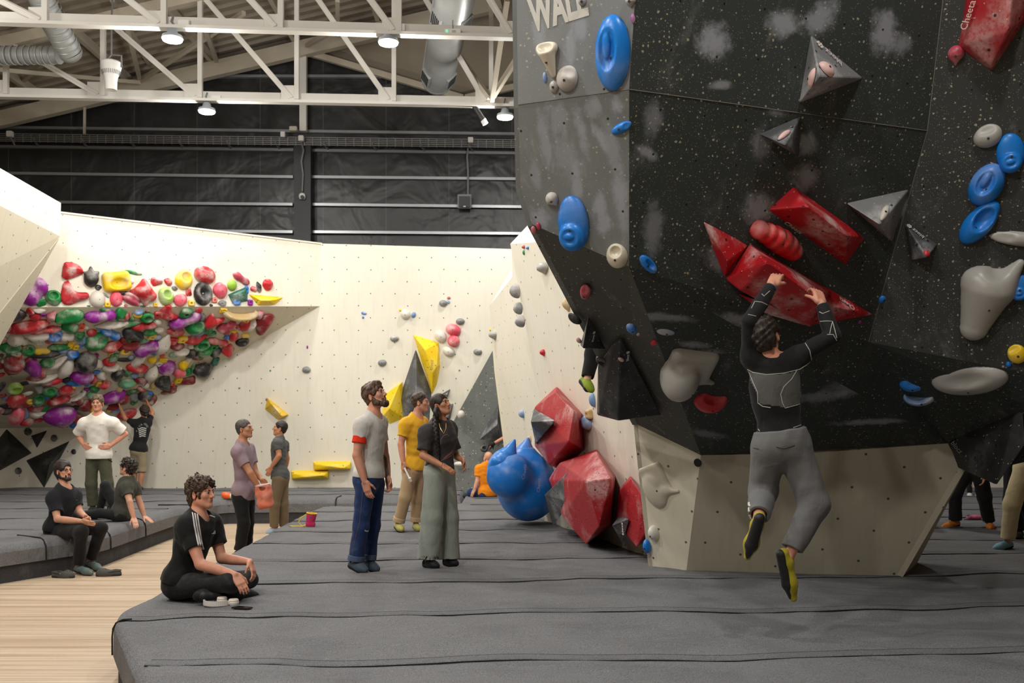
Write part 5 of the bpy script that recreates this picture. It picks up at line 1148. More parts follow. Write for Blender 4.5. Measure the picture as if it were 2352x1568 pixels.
# dark volumes at the lower left of the back wall
for (bs, rs_, lb) in [([(15, 984), (74, 1040), (-4, 1083), (-30, 1040)], [(26, 1042, .45)], 'large dark pyramid volume low at the left picture edge'), ([(70, 1000), (110, 987), (85, 1030)], [(84, 1006, .14)], 'smallest dark pyramid volume between the two large ones at the left'), ([(59, 1057), (161, 1011), (101, 1121)], [(113, 1068, .38)], 'large dark pyramid volume above the person with glasses')]:
    kv(lb, bs, rs_, M['vblack'], group='dark pyramids on the back wall')
for i, (x, y, r, lb) in enumerate([(64, 991, 9, 'upper left'), (124, 1006, 8, 'upper right'), (169, 1037, 6, 'behind the white shirt person'), (42, 1081, 8, 'lowest, between the two large pyramids')]):
    o = K.hit(x, y, .012); s = o.y / F; m = MB(); m.lathe(o, [(0, .02), (r * s * .7, .018), (r * s, 0)], 16, axis=K.n); tag(m.build('climbing_hold', HM['black'], smooth=True, origin=o), 'flat black disc hold near the dark pyramids, ' + lb, 'climbing hold', 'black discs on the back wall')
# two flat volumes on the panel above the overhang
tv = vol('dark green four-sided volume on the panel above the overhang, with blue holds on it', PL_UP, [(522, 676), (570, 656), (569, 692), (534, 700)], [(540, 676, .10), (562, 668, .10), (561, 686, .10)], m_vol('dark green volume paint', (40, 104, 84), .5))
ty = vol('long yellow pointed volume at the right end of the hold cluster', PL_UP, [(570, 675), (652, 682), (632, 700), (592, 702)], [(618, 690, .16), (600, 690, .12), (634, 688, .1)], M['vyel'])
# ================================================================== people
def m_skin(name, rgb):
    t = NT(name); v = t.coord('Object'); c = lin(rgb)
    n = t.noise(v, 9, 4); f = t.noise(v, 70, 3)
    col = t.mix(t.ramp(n, .35, .7), tuple(x * .86 for x in c), (min(1, c[0] * 1.12), c[1] * 1.03, c[2] * 1.0))
    t.set(t.b.inputs['Subsurface Weight'], .12); t.set(t.b.inputs['Subsurface Radius'], (.012, .005, .003)); t.b.inputs['Subsurface Scale'].default_value = .5
    t.bump(f, .08, .002)
    return t.out(col, .5, spec=.35)
def m_cloth(name, rgb, fade=None, rough=.85, weave=220, amt=.5):
    t = NT(name); v = t.coord('Object'); c = lin(rgb)
    n = t.noise(v, 3.5, 4, .6); w = t.noise(v, weave, 2)
    col = t.mix(n, tuple(x * .84 for x in c), tuple(min(1, x * 1.14) for x in c))
    if fade: col = t.mix(t.math('MULTIPLY', t.ramp(t.noise(v, 5, 4, .6), .5, .75), amt), col, lin(fade))
    t.bump(t.math('ADD', t.math('MULTIPLY', t.noise(t.coord('Object', (1, 1, .6)), 13, 3, .55, .6), 2.0), t.math('MULTIPLY', w, .15)), .35, .012)
    t.set(t.b.inputs['Sheen Weight'], .08)
    return t.out(col, rough, spec=.2)
def m_hair(name, rgb):
    t = NT(name); c = lin(rgb); v = t.coord('Object', (1, 1, .45)); n = t.noise(v, 55, 4, .65); n2 = t.noise(v, 14, 3)
    col = t.mix(t.ramp(n, .35, .7), tuple(x * .5 for x in c), tuple(x * 2.3 for x in c)); col = t.mix(t.math('MULTIPLY', n2, .35), col, tuple(x * .4 for x in c))
    t.bump(n, .5, .006)
    return t.out(col, .5, spec=.4)
SK = dict(fair=m_skin('fair skin', (208, 158, 132)), tan=m_skin('tanned skin', (184, 130, 98)), rosy=m_skin('rosy skin', (206, 148, 122)))
EYEW = plain('eye white', (206, 200, 196), .25, .03); EYED = plain('dark iris', (38, 26, 20), .2, .1); LIPM = m_skin('lip skin', (168, 92, 84)); NAIL = None
def unit(v): v = np.array(v, float); return v / max(np.linalg.norm(v), 1e-9)
def frame(fwd, up):
    f = unit(fwd); u = np.array(up, float); r = unit(np.cross(f, u)); u = np.cross(r, f)
    return r, f, u                                             # right, forward, up
def head_prims(c, fr, s, female=False):
    r, f, u = fr
    L = lambda x, y, z: c + (r * x + f * y + u * z) * s
    R = np.stack([r, f, u], 1)
    jw = .9 if female else 1.0
    p = [ell(L(0, -.015, .035), np.array((.074, .096, .086)) * s, R, k=0), ell(L(0, .028, -.025), np.array((.061 * jw, .064, .086)) * s, R, k=.025 * s),
         rc(L(-.048 * jw, .0, -.06), L(-.016, .064, -.098), .020 * s, .017 * s, k=.03 * s), rc(L(.048 * jw, .0, -.06), L(.016, .064, -.098), .020 * s, .017 * s, k=.03 * s), ell(L(0, .068, -.096), np.array((.024, .019, .019)) * s, R, k=.02 * s),
         rc(L(-.032, .080, .024), L(.032, .080, .024), .012 * s, .012 * s, k=.015 * s),
         ell(L(-.040, .060, -.018), np.array((.024, .022, .02)) * s, R, k=.02 * s), ell(L(.040, .060, -.018), np.array((.024, .022, .02)) * s, R, k=.02 * s),
         ell(L(-.031, .100, .003), np.array((.016, .014, .0075)) * s, R, k=.012 * s, op='s'), ell(L(.031, .100, .003), np.array((.016, .014, .0075)) * s, R, k=.012 * s, op='s'),
         rc(L(0, .090, .016), L(0, .112, -.026), .0075 * s, .0115 * s, k=.010 * s), rc(L(-.010, .098, -.031), L(.010, .098, -.031), .0095 * s, .0095 * s, k=.006 * s),
         rc(L(-.018, .084, -.056), L(.018, .084, -.056), .0075 * s, .0075 * s, k=.008 * s), rc(L(-.014, .083, -.068), L(.014, .083, -.068), .0078 * s, .0078 * s, k=.006 * s),
         rc(L(-.022, .096, -.0622), L(.022, .096, -.0622), .0035 * s, .0035 * s, k=.004 * s, op='s')]
    for q in (-1, 1):
        Re = np.stack([unit(r * 1 - f * q * .45), unit(f + r * .45 * q), u], 1)
        p += [ell(L(q * .080, -.012, -.012), np.array((.010, .021, .033)) * s, Re, k=.006 * s), ell(L(q * .090, -.008, -.010), np.array((.008, .011, .018)) * s, Re, k=.005 * s, op='s')]
    return p, L, R
def hand_prims(w, d, n, s, curl=.5, spread=.12, side=1):
    """wrist w, direction of the fingers d, palm faces n (fingers close towards n); side: +1/-1 which edge carries the thumb"""
    d = unit(d); n = unit(np.array(n) - d * np.dot(n, d)); x = np.cross(d, n) * side
    p = [rbox(w + d * .048 * s, np.array((.040, .050, .0145)) * s, np.stack([x, d, n], 1), r=.013 * s, k=.012 * s), ell(w + d * .03 * s + x * .022 * s + n * .008 * s, np.array((.020, .032, .016)) * s, np.stack([x, d, n], 1), k=.012 * s)]
    for i, (o, L) in enumerate(((.029, .074), (.010, .083), (-.010, .078), (-.028, .062))):
        a = curl * (1 + .12 * i); b0 = w + (d * .092 + x * o) * s; dirv = unit(d + x * (o * spread * 12)); pos = b0; ang = a * .45
        for j, fr_ in enumerate((.46, .30, .24)):
            dd = dirv * math.cos(ang) + n * math.sin(ang); nx = pos + dd * L * fr_ * s
            p.append(rc(pos, nx, (.0092 - .0009 * j) * s, (.0086 - .0009 * j) * s, k=.004 * s)); pos = nx; ang += a * .75
    t0 = w + (d * .022 + x * .030 + n * .004) * s; t1 = t0 + (d * .036 + x * .026 + n * .014) * s; t2 = t1 + (d * .034 + x * .004 + n * .016 * (1 + curl)) * s
    p += [rc(t0, t1, .0135 * s, .0105 * s, k=.010 * s), rc(t1, t2, .0105 * s, .0085 * s, k=.004 * s)]
    return p
def person(label, d0, J, s=1.0, skin='fair', face=(1, 0, 0), female=False, hair=None, hcol=(60, 44, 34), beard=None, shirt=None, pants=None, shoes=None, h=.0065, barefoot=False, hands=None, sleeve=.55, hem=None, group=None,
           fit=.014, pfit=(.1, .075, .06), cuff=None, prough=None, skirt=0.0, headup=(0, 0, 1), seed=1, eyes=True, stub=None, waist=None, pantend=.93, sole=(24, 24, 26), bulk=1.0, solve=True):
    J = {k: np.array(P(v[0], v[1], d0 + (v[2] if len(v) > 2 else 0))) for k, v in J.items()}
    root = empty('person', tuple(J['pel']), label, 'person', group)
    SKN = SK[skin]
    up = unit(J['neck'] - J['pel']); rt = unit(J['sB'] - J['sA']); fw = unit(np.cross(up, rt))
    ff = np.array(face, float)
    if np.dot(fw, ff) < 0: fw = -fw
    rt = np.cross(fw, up)
    T = np.stack([rt, fw, up], 1); LT = np.linalg.norm(J['neck'] - J['pel'])
    tp = lambda t, f=0.0, x=0.0: J['pel'] + up * LT * t + fw * f + rt * x
    fm = .90 if female else 1.0
    def torso(e):
        q = s * bulk
        return [ell(tp(.70, .005), np.array((.155 * fm, .104, .20)) * q + e, T, k=0), ell(tp(.38, .005), np.array((.132 * fm, .094, .19)) * q + e, T, k=.06), ell(tp(.02, -.008), np.array((.150, .108, .125)) * q + e, T, k=.06),
                rc(J['sA'] * .84 + J['neck'] * .16 - up * .035, J['sB'] * .84 + J['neck'] * .16 - up * .035, .054 * q + e, .054 * q + e, k=.06),
                rc(tp(.985, -.012), J['sA'] - up * .022, .050 * s + e, .044 * s + e, k=.05), rc(tp(.985, -.012), J['sB'] - up * .022, .050 * s + e, .044 * s + e, k=.05)] + ([ell(tp(.66, .07, .06), np.array((.06, .05, .06)) + e, T, k=.04), ell(tp(.66, .07, -.06), np.array((.06, .05, .06)) + e, T, k=.04)] if female else [])
    am = .86 if female else 1.0
    # ---- body
    b = torso(0.0)
    for q in 'AB':
        S_, E_, W_ = J['s' + q], J['e' + q], J['w' + q]
        b += [ell(S_ - up * .012 * s, np.array((.052, .052, .062)) * s * am, None, k=.05), rc(S_ - up * .008 * s, E_, .047 * s * am, .039 * s * am, k=.03, bulge=.006 * s), rc(E_, W_, .040 * s * am, .026 * s * am, k=.02, bulge=.007 * s)]
        H_, K_, A_ = J['h' + q], J['k' + q], J['a' + q]
        lg = .82 if pants is not None and pantend > .5 else 1.0
        b += [rc(H_, K_, .080 * s * lg, .054 * s * lg, k=.05 * lg, bulge=.008 * lg), rc(K_, A_, .052 * s * lg, .031 * s, k=.03 * lg, bulge=.014 * s * lg)]
        if 't' + q in J: b += [rc(A_, A_ + (J['t' + q] - A_) * .70, .028 * s, .016 * s, k=.03)]
        hd = (hands or {}).get(q, {})
        tip = J['f' + q] if 'f' + q in J else W_ + (W_ - E_) * .3
        dv = unit(tip - W_); pn = hd.get('palm', None)
        if pn is None: pn = np.cross(dv, fw); pn = np.array(J['pel'] * .5 + J['neck'] * .5 - W_) if np.linalg.norm(pn) < .2 else np.array(J['pel'] * .5 + J['neck'] * .5 - W_)
        sd = hd.get('side')
        if sd is None:
            nn = unit(np.array(pn) - dv * np.dot(pn, dv)); sd = 1 if np.dot(np.cross(dv, nn), fw + .3 * up) > 0 else -1
        b += hand_prims(W_, dv, pn, s * am, hd.get('curl', .45), hd.get('spread', .12), sd)
    fr = frame(face, headup)
    hs = s * (.95 if female else 1.0)
    hp, L, R = head_prims(J['head'], fr, hs, female)
    nb = L(0, -.02, -.055)
    nk = .048 if female else .056
    b += [rc(tp(1.0, -.01) - up * .03, nb, nk * s * 1.08, nk * s, k=.035), rc(L(0, .01, -.07), L(0, .03, -.075), .036 * s, .03 * s, k=.03)]
    b = b[:0] + b + hp[:8] + hp[8:]
    sdf_obj('body', b, h, SKN, root)
    # ---- face details
    if eyes:
        m = MB(); mi = MB(); mb = MB()
        for q in (-1, 1):
            c = L(q * .031, .0785, .002)
            m.lathe(c, [(math.sin(a) * .0118 * hs, -math.cos(a) * .0118 * hs) for a in np.linspace(0, math.pi, 9)], 12)
            g = unit(f_dir(fr, .0)); mi.lathe(c + g * .0094 * hs, [(0, .0035 * hs), (.0042 * hs, .0030 * hs), (.0070 * hs, .0008 * hs), (.0070 * hs, -.003 * hs)], 10, axis=tuple(g))
            br = [L(q * x, y, z) for x, y, z in ((.012, .094, .019), (.026, .0935, .0255), (.040, .083, .025), (.050, .070, .018))]
            mb.tube(br, [.0028 * hs, .0042 * hs, .0036 * hs, .0018 * hs], 6)
            lid = [L(q * x, y, z) for x, y, z in ((.017, .0860, .0035), (.026, .0905, .0078), (.036, .0885, .0078), (.046, .078, .002))]
            mb.tube(lid, [.0016 * hs, .0026 * hs, .0026 * hs, .0014 * hs], 6)
        m.build('eyes', EYEW, root, smooth=True); mi.build('irises', EYED, root, smooth=True)
        mb.build('eyebrows', m_hair('brow hair', tuple(x * .7 for x in hcol)) if 'brow' + str(hcol) not in _MC else _MC['brow' + str(hcol)], root, smooth=True)
        mo = MB(); mo.tube([L(-.022, .082, -.0615), L(-.010, .0905, -.0575), L(0, .0915, -.0585), L(.010, .0905, -.0575), L(.022, .082, -.0615)], [.002 * hs, .005 * hs, .005 * hs, .005 * hs, .002 * hs], 6)
        mo.tube([L(-.019, .083, -.064), L(0, .0905, -.0695), L(.019, .083, -.064)], [.002 * hs, .0058 * hs, .002 * hs], 6); mo.build('lips', LIPM, root, smooth=True)
    # ---- hair
    if hair:
        HMAT = m_hair('hair ' + label[:18], hcol); r_, f_, u_ = fr
        th, nz, fq = {'short': (.013, .004, 60), 'crop': (.006, .0015, 80), 'wavy': (.018, .006, 52), 'curly': (.028, .010, 62), 'mullet': (.026, .009, 66), 'shag': (.028, .006, 75), 'long': (.022, .006, 40), 'smooth': (.013, .002, 20)}[hair]
        hp_ = [ell(L(0, -.020, .042), np.array((.078 + th * .7, .100 + th * .8, .088 + th)) * hs, R, k=0)]
        if hair == 'mullet': hp_ += [ell(L(0, -.078, -.045), np.array((.062, .040, .072)) * hs, R, k=.03), ell(L(0, .055, .085), np.array((.070, .052, .040)) * hs, R, k=.02)]
        if hair in ('curly', 'wavy'): hp_ += [ell(L(0, .045, .10), np.array((.064, .05, .034)) * hs, R, k=.02)]
        if hair == 'curly': hp_ += [ell(L(0, -.075, -.02), np.array((.062, .04, .06)) * hs, R, k=.03)]
        if hair == 'smooth': hp_ += [ell(L(0, -.060, -.03), np.array((.058, .045, .06)) * hs, R, k=.03)]
        if hair == 'shag': hp_ += [ell(L(0, -.07, -.02), np.array((.068, .052, .075)) * hs, R, k=.03), ell(L(0, .03, .10), np.array((.07, .06, .034)) * hs, R, k=.02)]
        if hair == 'long': hp_ += [ell(L(0, -.055, -.03), np.array((.076, .06, .09)) * hs, R, k=.03)]
        if hair in ('short', 'crop', 'wavy', 'smooth'): hp_ += [ell(L(0, -.062, -.012), np.array((.060, .045, .066)) * hs, R, k=.02)]
        fz = {'mullet': (.10, -.055, .084, .112, .125), 'curly': (.10, -.055, .080, .108, .118), 'smooth': (.115, -.06, .066, .10, .125), 'long': (.11, -.055, .066, .105, .125)}.get(hair, (.105, -.055, .080, .108, .122))
        hp_ += [ell(L(0, fz[0], fz[1]), np.array((fz[2], fz[3], fz[4])) * hs, R, k=.012, op='s')]
        for q in (-1, 1): hp_ += [ell(L(q * .085, -.004, -.022), np.array((.030, .030, .044)) * hs, R, k=.01, op='s')]
        hp_ += [disp(wob(seed, fq, nz, 6))]
        if nz > .006: hp_ += [disp(wob(seed + 50, fq * 2.4, nz * .5, 6))]
        low = {'mullet': -.115, 'long': -.11, 'curly': -.085, 'smooth': -.085}.get(hair, -.075)
        hp_ += [cut(L(0, 0, low), -u_)]
        sdf_obj('hair', hp_, h * .62, HMAT, root)
    if beard:
        r_, f_, u_ = fr; g = beard
        bp = [rc(L(-.060, -.002, -.035), L(-.050, .010, -.075), .016 * hs + g, .019 * hs + g, k=0), rc(L(.060, -.002, -.035), L(.050, .010, -.075), .016 * hs + g, .019 * hs + g, k=.01),
              rc(L(-.050, .005, -.07), L(-.018, .070, -.104), .018 * hs + g, .018 * hs + g * 1.3, k=.02), rc(L(.050, .005, -.07), L(.018, .070, -.104), .018 * hs + g, .018 * hs + g * 1.3, k=.02), ell(L(0, .072, -.100 - g * .6), np.array((.028, .022, .024)) * hs + g * 1.3, R, k=.02),
              rc(L(-.026, .080, -.062), L(0, .094, -.0455), .0062 * hs, .0058 * hs, k=.01), rc(L(.026, .080, -.062), L(0, .094, -.0455), .0062 * hs, .0058 * hs, k=.004), rc(L(-.028, .072, -.062), L(-.026, .066, -.09), .010 * hs, .014 * hs, k=.01), rc(L(.028, .072, -.062), L(.026, .066, -.09), .010 * hs, .014 * hs, k=.01),
              ell(L(0, .096, -.064), np.array((.018, .02, .0105)) * hs, R, k=.004, op='s'), disp(wob(seed + 9, 70, .003, 6))]
        sdf_obj('beard', bp, h * .62, m_hair('beard ' + label[:18], tuple(x * .92 for x in hcol)), root)
    # ---- shirt
    if shirt:
        mt, logo = shirt if isinstance(shirt, tuple) else (shirt, None)
        e = fit
        sp = torso(e) + ([ell(tp(.03, -.006), np.array((.156, .114, .12)) * s * bulk + e + .012, T, k=.05)] if hem is None or hem < .01 else [])
        if skirt: sp += [ell(tp(.02 - skirt * .5, 0), np.array((.154, .116, .13 + skirt * .3)) * s * bulk + e + .004, T, k=.05)]
        sh_end = {}
        for q in 'AB':
            S_, E_ = J['s' + q], J['e' + q]; en = S_ + (E_ - S_) * sleeve; dv = unit(E_ - S_); sh_end[q] = (en, dv)
            if sleeve < .99: sp += [ell(S_ - up * .014 * s, np.array((.051, .051, .062)) * s * am + e, None, k=.06), rc(S_ - up * .012 * s, E_, .049 * s * am + e, .052 * s * am + e * 1.4, k=.05, clip=[(en, dv)]), ]
            else:
                W_ = J['w' + q]; sp += [ell(S_, np.array((.054, .054, .062)) * s * am + e, None, k=.05), rc(S_, E_, .049 * s * am + e, .042 * s * am + e, k=.035, bulge=.005), rc(E_, W_, .042 * s * am + e, .029 * s * am + e, k=.02, bulge=.006, clip=[(W_ - (W_ - E_) * .06, W_ - E_)])]
        ea = min(e, .016)
        sp += [disp(wob(seed + 3, 9, ea * .28, 5, (1, 1, .45))), disp(wob(seed + 4, 24, ea * .20, 6, (1, 1, 1.3)))]
        for q in 'AB':
            if sleeve < .99:
                en, dv = sh_end[q]; r_in = .048 * s * am
                sp += [rc(en - dv * .035, en + dv * .05, r_in, r_in, k=.0, op='s')]
        hb_ = J['pel'] + up * LT * (hem if hem is not None else -.08)
        sp += [cut(hb_, -up + fw * 0)]
        nc = tp(1.0, -.01); sp += [rc(nc - up * .036 + fw * .034, nc + up * .12 + fw * .03, nk * s * 1.08 + .008, nk * s * 1.08 + .034, k=.008, op='s')]
        so = sdf_obj('shirt', sp, h, mt, root)
        if cuff:
            cq, cm = cuff; en, dv = sh_end[cq]
            sdf_obj('sleeve_cuff', [rc(J['s' + cq] - up * .012 * s, J['e' + cq], .051 * s * am + e, .054 * s * am + e * 1.4 + .003, k=0, clip=[(en + dv * .012, dv), (en - dv * .085, -dv)]), rc(en - dv * .03, en + dv * .1, .050 * s, .050 * s, k=0, op='s')], h * .8, cm, root)
    # ---- trousers
    if pants:
        pm = pants; q = s * bulk; WC = [(J['pel'] + up * LT * (waist if waist is not None else .13), up)]; w0, w1, w2 = pfit
        pp = [ell(tp(.02, -.008), np.array((.156, .114, .13)) * q + .008, T, k=0, clip=WC), ell(tp(-.06, -.03), np.array((.150, .105, .12)) * q + .008, T, k=.05, clip=WC)]
        if waist is not None: pp = pp + [ell(tp(.16, 0), np.array((.140, .102, .12)) * q + .008, T, k=.05, clip=WC)]
        for g in 'AB':
            H_, K_, A_ = J['h' + g], J['k' + g], J['a' + g]; en = K_ + (A_ - K_) * pantend; dv = unit(A_ - K_)
            pp += [rc(H_, K_, w0 * s, w1 * s, k=.05), rc(K_, A_, w1 * s, w2 * s, k=.035, clip=[(en, dv)])]
        pp += [disp(wob(seed + 21, 7, .0045, 5, (1, 1, .6))), disp(wob(seed + 22, 20, .0026, 7, (1, 1, 1.0)))]
        for g in 'AB':
            K_, A_ = J['k' + g], J['a' + g]; en = K_ + (A_ - K_) * pantend; dv = unit(A_ - K_)
            if pantend < .99 or True: pp += [rc(en - dv * .02, en + dv * .06, max(w2 * s - .012, .03), max(w2 * s - .010, .03), k=0, op='s')]
        sdf_obj('trousers', pp, h, pm, root)
        if stub:                                                # turned-up or elastic hems
            for g in 'AB':
                K_, A_ = J['k' + g], J['a' + g]; en = K_ + (A_ - K_) * pantend; dv = unit(A_ - K_)
                sdf_obj('trouser_cuff', [rc(en - dv * stub[1], en + dv * .004, w2 * s + stub[2], w2 * s + stub[2], k=0, clip=[(en + dv * .006, dv), (en - dv * stub[1], -dv)]), rc(en - dv * .012, en + dv * .08, w2 * s - .008, w2 * s - .008, op='s', k=0)], h * .8, stub[0], root)
    # ---- shoes
    if shoes:
        for g in 'AB':
            if 't' + g not in J: continue
            A_, T_ = J['a' + g], J['t' + g]; dv = unit(T_ - A_); K_ = J['k' + g]; sh = unit(K_ - A_); fl = unit(dv - sh * np.dot(dv, sh) * 0)
            nrm = unit(np.cross(np.cross(dv, sh), dv)); dn = -nrm
            heel = A_ - dv * .035 + dn * .028 * s
            ball = A_ + (T_ - A_) * .62 + dn * .016
            sd = np.cross(dv, nrm); Rs = np.stack([sd, dv, nrm], 1)
            up_ = [rc(heel, A_ + dv * .03 + dn * .015, .036 * s, .038 * s, k=0), rc(A_ + dv * .03 + dn * .01, ball, .040 * s, .036 * s, k=.03), rc(ball, T_ + dn * .012, .038 * s, .024 * s, k=.03), ell(ball, np.array((.046, .07, .034)) * s, Rs, k=.03), cut(A_ + nrm * .038, nrm * 1.0 + sh * .2)]
            so = sdf_obj('shoe', up_, h * .8, shoes, root)
            sl = [rc(heel + dn * .016, ball + dn * .016, .034 * s, .040 * s, k=0), rc(ball + dn * .016, T_ + dn * .018, .038 * s, .022 * s, k=.02), cut(heel + dn * .010, nrm)]
            sdf_obj('sole', sl, h * .8, plain('shoe rubber', sole, .6, .15), so)
    return root, J, dict(up=up, fw=fw, rt=rt, tp=tp, L=L, fr=fr, R=R)
def f_dir(fr, up): return fr[1] + fr[2] * up
def on_surface(root, part, o, d):
    """first hit of a ray from o along d with one part of a person"""
    ob = next(c for c in root.children if c.name.split('.')[0] == part)
    off = V(root.location)
    ok, loc, n, i = ob.ray_cast(V(o) - off, V(d).normalized())
    return (loc + off, n) if ok else (None, None)
def decal(root, part, name, pix, mat, d0, w=.004, lift=.003, closed=False, r=None):
    """a piping / print line laid on a part along photograph pixels"""
    pts = []
    P_ = [V(p) for p in pix]
    dense = []
    for a, b in zip(P_, P_[1:]):
        n = max(2, int((b - a).length / 5)); dense += [a + (b - a) * i / n for i in range(n)]
    dense.append(P_[-1])
    for q in dense:
        loc, n = on_surface(root, part, EYE, RAY(q[0], q[1]))
        if loc is not None: pts.append(loc + n * lift * .3)
    if len(pts) < 2: return None
    m = MB(); m.tube(pts, w / 2, 6); return m.build(name, mat, root, smooth=True)
def print_text(root, part, body, px, py, px2, py2, size_px, mat, name='print'):
    a, na = on_surface(root, part, EYE, RAY(px, py)); b, nb = on_surface(root, part, EYE, RAY(px2, py2))
    if a is None or b is None: return None
    c = (a + b) / 2; n = (na + nb).normalized()
    o = text_part(name, body, c, b - a, n, size_px * c.y / F, mat, root, .0006)
    off = V(root.location); ob = next(q for q in root.children if q.name.split('.')[0] == part)
    for v in o.data.vertices:                                   # shrink the letters onto the cloth
        w_ = v.co + off + n * .06; ok, loc, nn, i = ob.ray_cast(w_ - off, -n)
        if ok: v.co = loc + nn * .0022
    return o
def patch(root, part, name, poly_px, mat, step=2.0, lift=.003):
    """a cloth panel of another colour, following the part's surface inside a photograph outline"""
    xs = [p[0] for p in poly_px]; ys = [p[1] for p in poly_px]
    def inside(x, y):
        c = False
        for i in range(len(poly_px)):
            (x1, y1), (x2, y2) = poly_px[i - 1], poly_px[i]
            if (y1 > y) != (y2 > y) and x < (x2 - x1) * (y - y1) / (y2 - y1) + x1: c = not c
        return c
    off = V(root.location); ob = next(q for q in root.children if q.name.split('.')[0] == part)
    pts = {}; nx = int((max(xs) - min(xs)) / step) + 2; ny = int((max(ys) - min(ys)) / step) + 2
    vs = []; fs = []
    for i in range(nx):
        for j in range(ny):
            x, y = min(xs) + i * step, min(ys) + j * step
            if inside(x, y):
                ok, loc, n, k = ob.ray_cast(EYE - off, RAY(x, y).normalized())
                if ok: pts[i, j] = len(vs); vs.append(loc + off + n * lift)
    for (i, j) in pts:
        q = [(i, j), (i, j + 1), (i + 1, j + 1), (i + 1, j)]
        if all(t in pts for t in q):
            ids = [pts[t] for t in q]
            if max((vs[ids[a]] - vs[ids[b]]).length for a in range(4) for b in range(4)) < .06: fs.append(ids)
    if not fs: return None
    return mesh_obj(name, vs, fs, mat, root, smooth=True)
CL = lambda n, c, **k: m_cloth(n, c, **k)
JEAN = CL('dark denim', (34, 52, 92), fade=(84, 110, 146), amt=.6); BLACKT = CL('black jersey', (24, 24, 25)); NAVYT = CL('washed black jersey', (30, 31, 36)); BLACKP = CL('black trousers', (26, 26, 27), fade=(60, 60, 60), amt=.3)
SHOE = lambda n, c: m_cloth(n, c, rough=.6)
def dents(*pp):
    for (px, py, z, r, a) in pp: p = onz(px, py, z); DENTS.append((p.x, p.y, r, a))
dents((826, 1308, 0, .14, .03), (856, 1304, 0, .14, .028), (990, 1298, 0, .15, .03), (1038, 1294, 0, .14, .028), (914, 1216, 0, .14, .025), (955, 1216, 0, .14, .02), (450, 1372, 0, .35, .03), (2300, 1258, 0, .15, .02), (2180, 1207, 0, .14, .02), (2270, 1210, 0, .14, .02), (1820, 1440, 0, .8, .03), (1600, 1500, 0, .6, .02), (2150, 1415, 0, .5, .03))
# 1 ---- bearded person
pr, J1, A1 = person('bearded person in pale grey T-shirt with red sleeve band and blue jeans', 9.4,
    dict(head=(862, 909), neck=(858, 950), sA=(831, 975, -.15), sB=(872, 968, .17), eA=(820, 1046, -.20), eB=(884, 1049, .19), wA=(838, 1106, -.23), wB=(891, 1098, .12), fA=(850, 1146, -.24), fB=(899, 1140, .06), pel=(849, 1094),
         hA=(839, 1112, -.085), hB=(862, 1112, .09), kA=(829, 1210, -.10), kB=(856, 1206, .10), aA=(816, 1292, -.10), aB=(845, 1288, .10), tA=(840, 1306, -.17), tB=(867, 1303, .05)),
    skin='rosy', face=(.86, -.36, .37), hair='wavy', hcol=(80, 56, 40), beard=.008, shirt=CL('pale grey jersey', (206, 202, 196), amt=0), pants=JEAN, shoes=SHOE('blue grey climbing shoe', (70, 84, 98)), h=.0055, fit=.011, sleeve=.56, hem=-.01, pfit=(.092, .070, .072), cuff=('A', CL('red sleeve band', (226, 52, 24))),
    stub=(CL('denim turn-up', (78, 92, 118)), .045, .006), hands=dict(A=dict(curl=.35, palm=(.5, 1, 0)), B=dict(curl=.75, palm=(-.6, -.6, 0))), seed=11)
FR = plain('frayed white thread', (200, 204, 206), .9, .1)
patch(pr, 'trousers', 'knee_tear', [(834, 1213), (842, 1217), (850, 1216), (848, 1221), (838, 1221)], FR, 1.5)
decal(pr, 'trousers', 'side_seam', [(835, 1100), (831, 1150), (826, 1200), (815, 1240), (808, 1282)], plain('orange stitching', (122, 92, 70), .8), 9.4, .004)
patch(pr, 'body', 'tattoo', [(879, 1040), (888, 1050), (894, 1090), (888, 1096), (882, 1060)], plain('tattoo ink', (92, 74, 68), .6, .5, 40), .6, .002)
# 2 ---- person with a braid
pr, J2, A2 = person('person with a long dark braid in a charcoal T-shirt and wide grey-green trousers', 9.65,
    dict(head=(1013, 931), neck=(1011, 969), sA=(981, 992, -.12), sB=(1031, 983, .13), eA=(972, 1046, -.17), eB=(1047, 1046, .15), wA=(1018, 1070, -.28), wB=(1063, 1056, .02), fA=(1051, 1088, -.33), fB=(1071, 1086, -.04), pel=(1011, 1079),
         hA=(998, 1092, -.085), hB=(1022, 1092, .085), kA=(992, 1188, -.10), kB=(1028, 1188, .09), aA=(984, 1288, -.11), aB=(1030, 1284, .09), tA=(1004, 1296, -.2), tB=(1047, 1290, .02)),
    s=.95, skin='tan', face=(.78, -.50, .33), female=True, hair='smooth', hcol=(46, 34, 28), shirt=CL('washed charcoal jersey', (64, 60, 60)), pants=CL('grey-green cotton', (150, 156, 146), amt=0), shoes=SHOE('black climbing shoe', (28, 28, 30)), h=.0055, fit=.022, sleeve=.78, hem=.02, pfit=(.105, .112, .118), pantend=.97, waist=.14,
    hands=dict(A=dict(curl=.40, palm=(.2, .4, -1)), B=dict(curl=.55, palm=(-.5, -.4, -.3))), seed=5)
BR = m_hair('braid hair', (38, 30, 27)); bp = []
tr_ = [(1003, 948), (1000, 962), (999, 978), (1001, 994), (1003, 1010), (1005, 1026), (1006, 1042), (1007, 1056)]
for i in range(26):
    t = i / 25 * (len(tr_) - 1); a = min(int(t), len(tr_) - 2); q = V(tr_[a]).lerp(V(tr_[a + 1]), t - a)
    loc, n = on_surface(pr, 'shirt', EYE, RAY(q.x, q.y))
    dd = loc.y - .022 if loc is not None else 9.47
    w = (.030 - .018 * i / 25); c = np.array(P(q.x + (2.2 if i % 2 else -2.2) * (1 - i / 34), q.y, dd))
    bp.append(ell(c, (w * .85, w * .8, w * 1.15), None, k=.004))
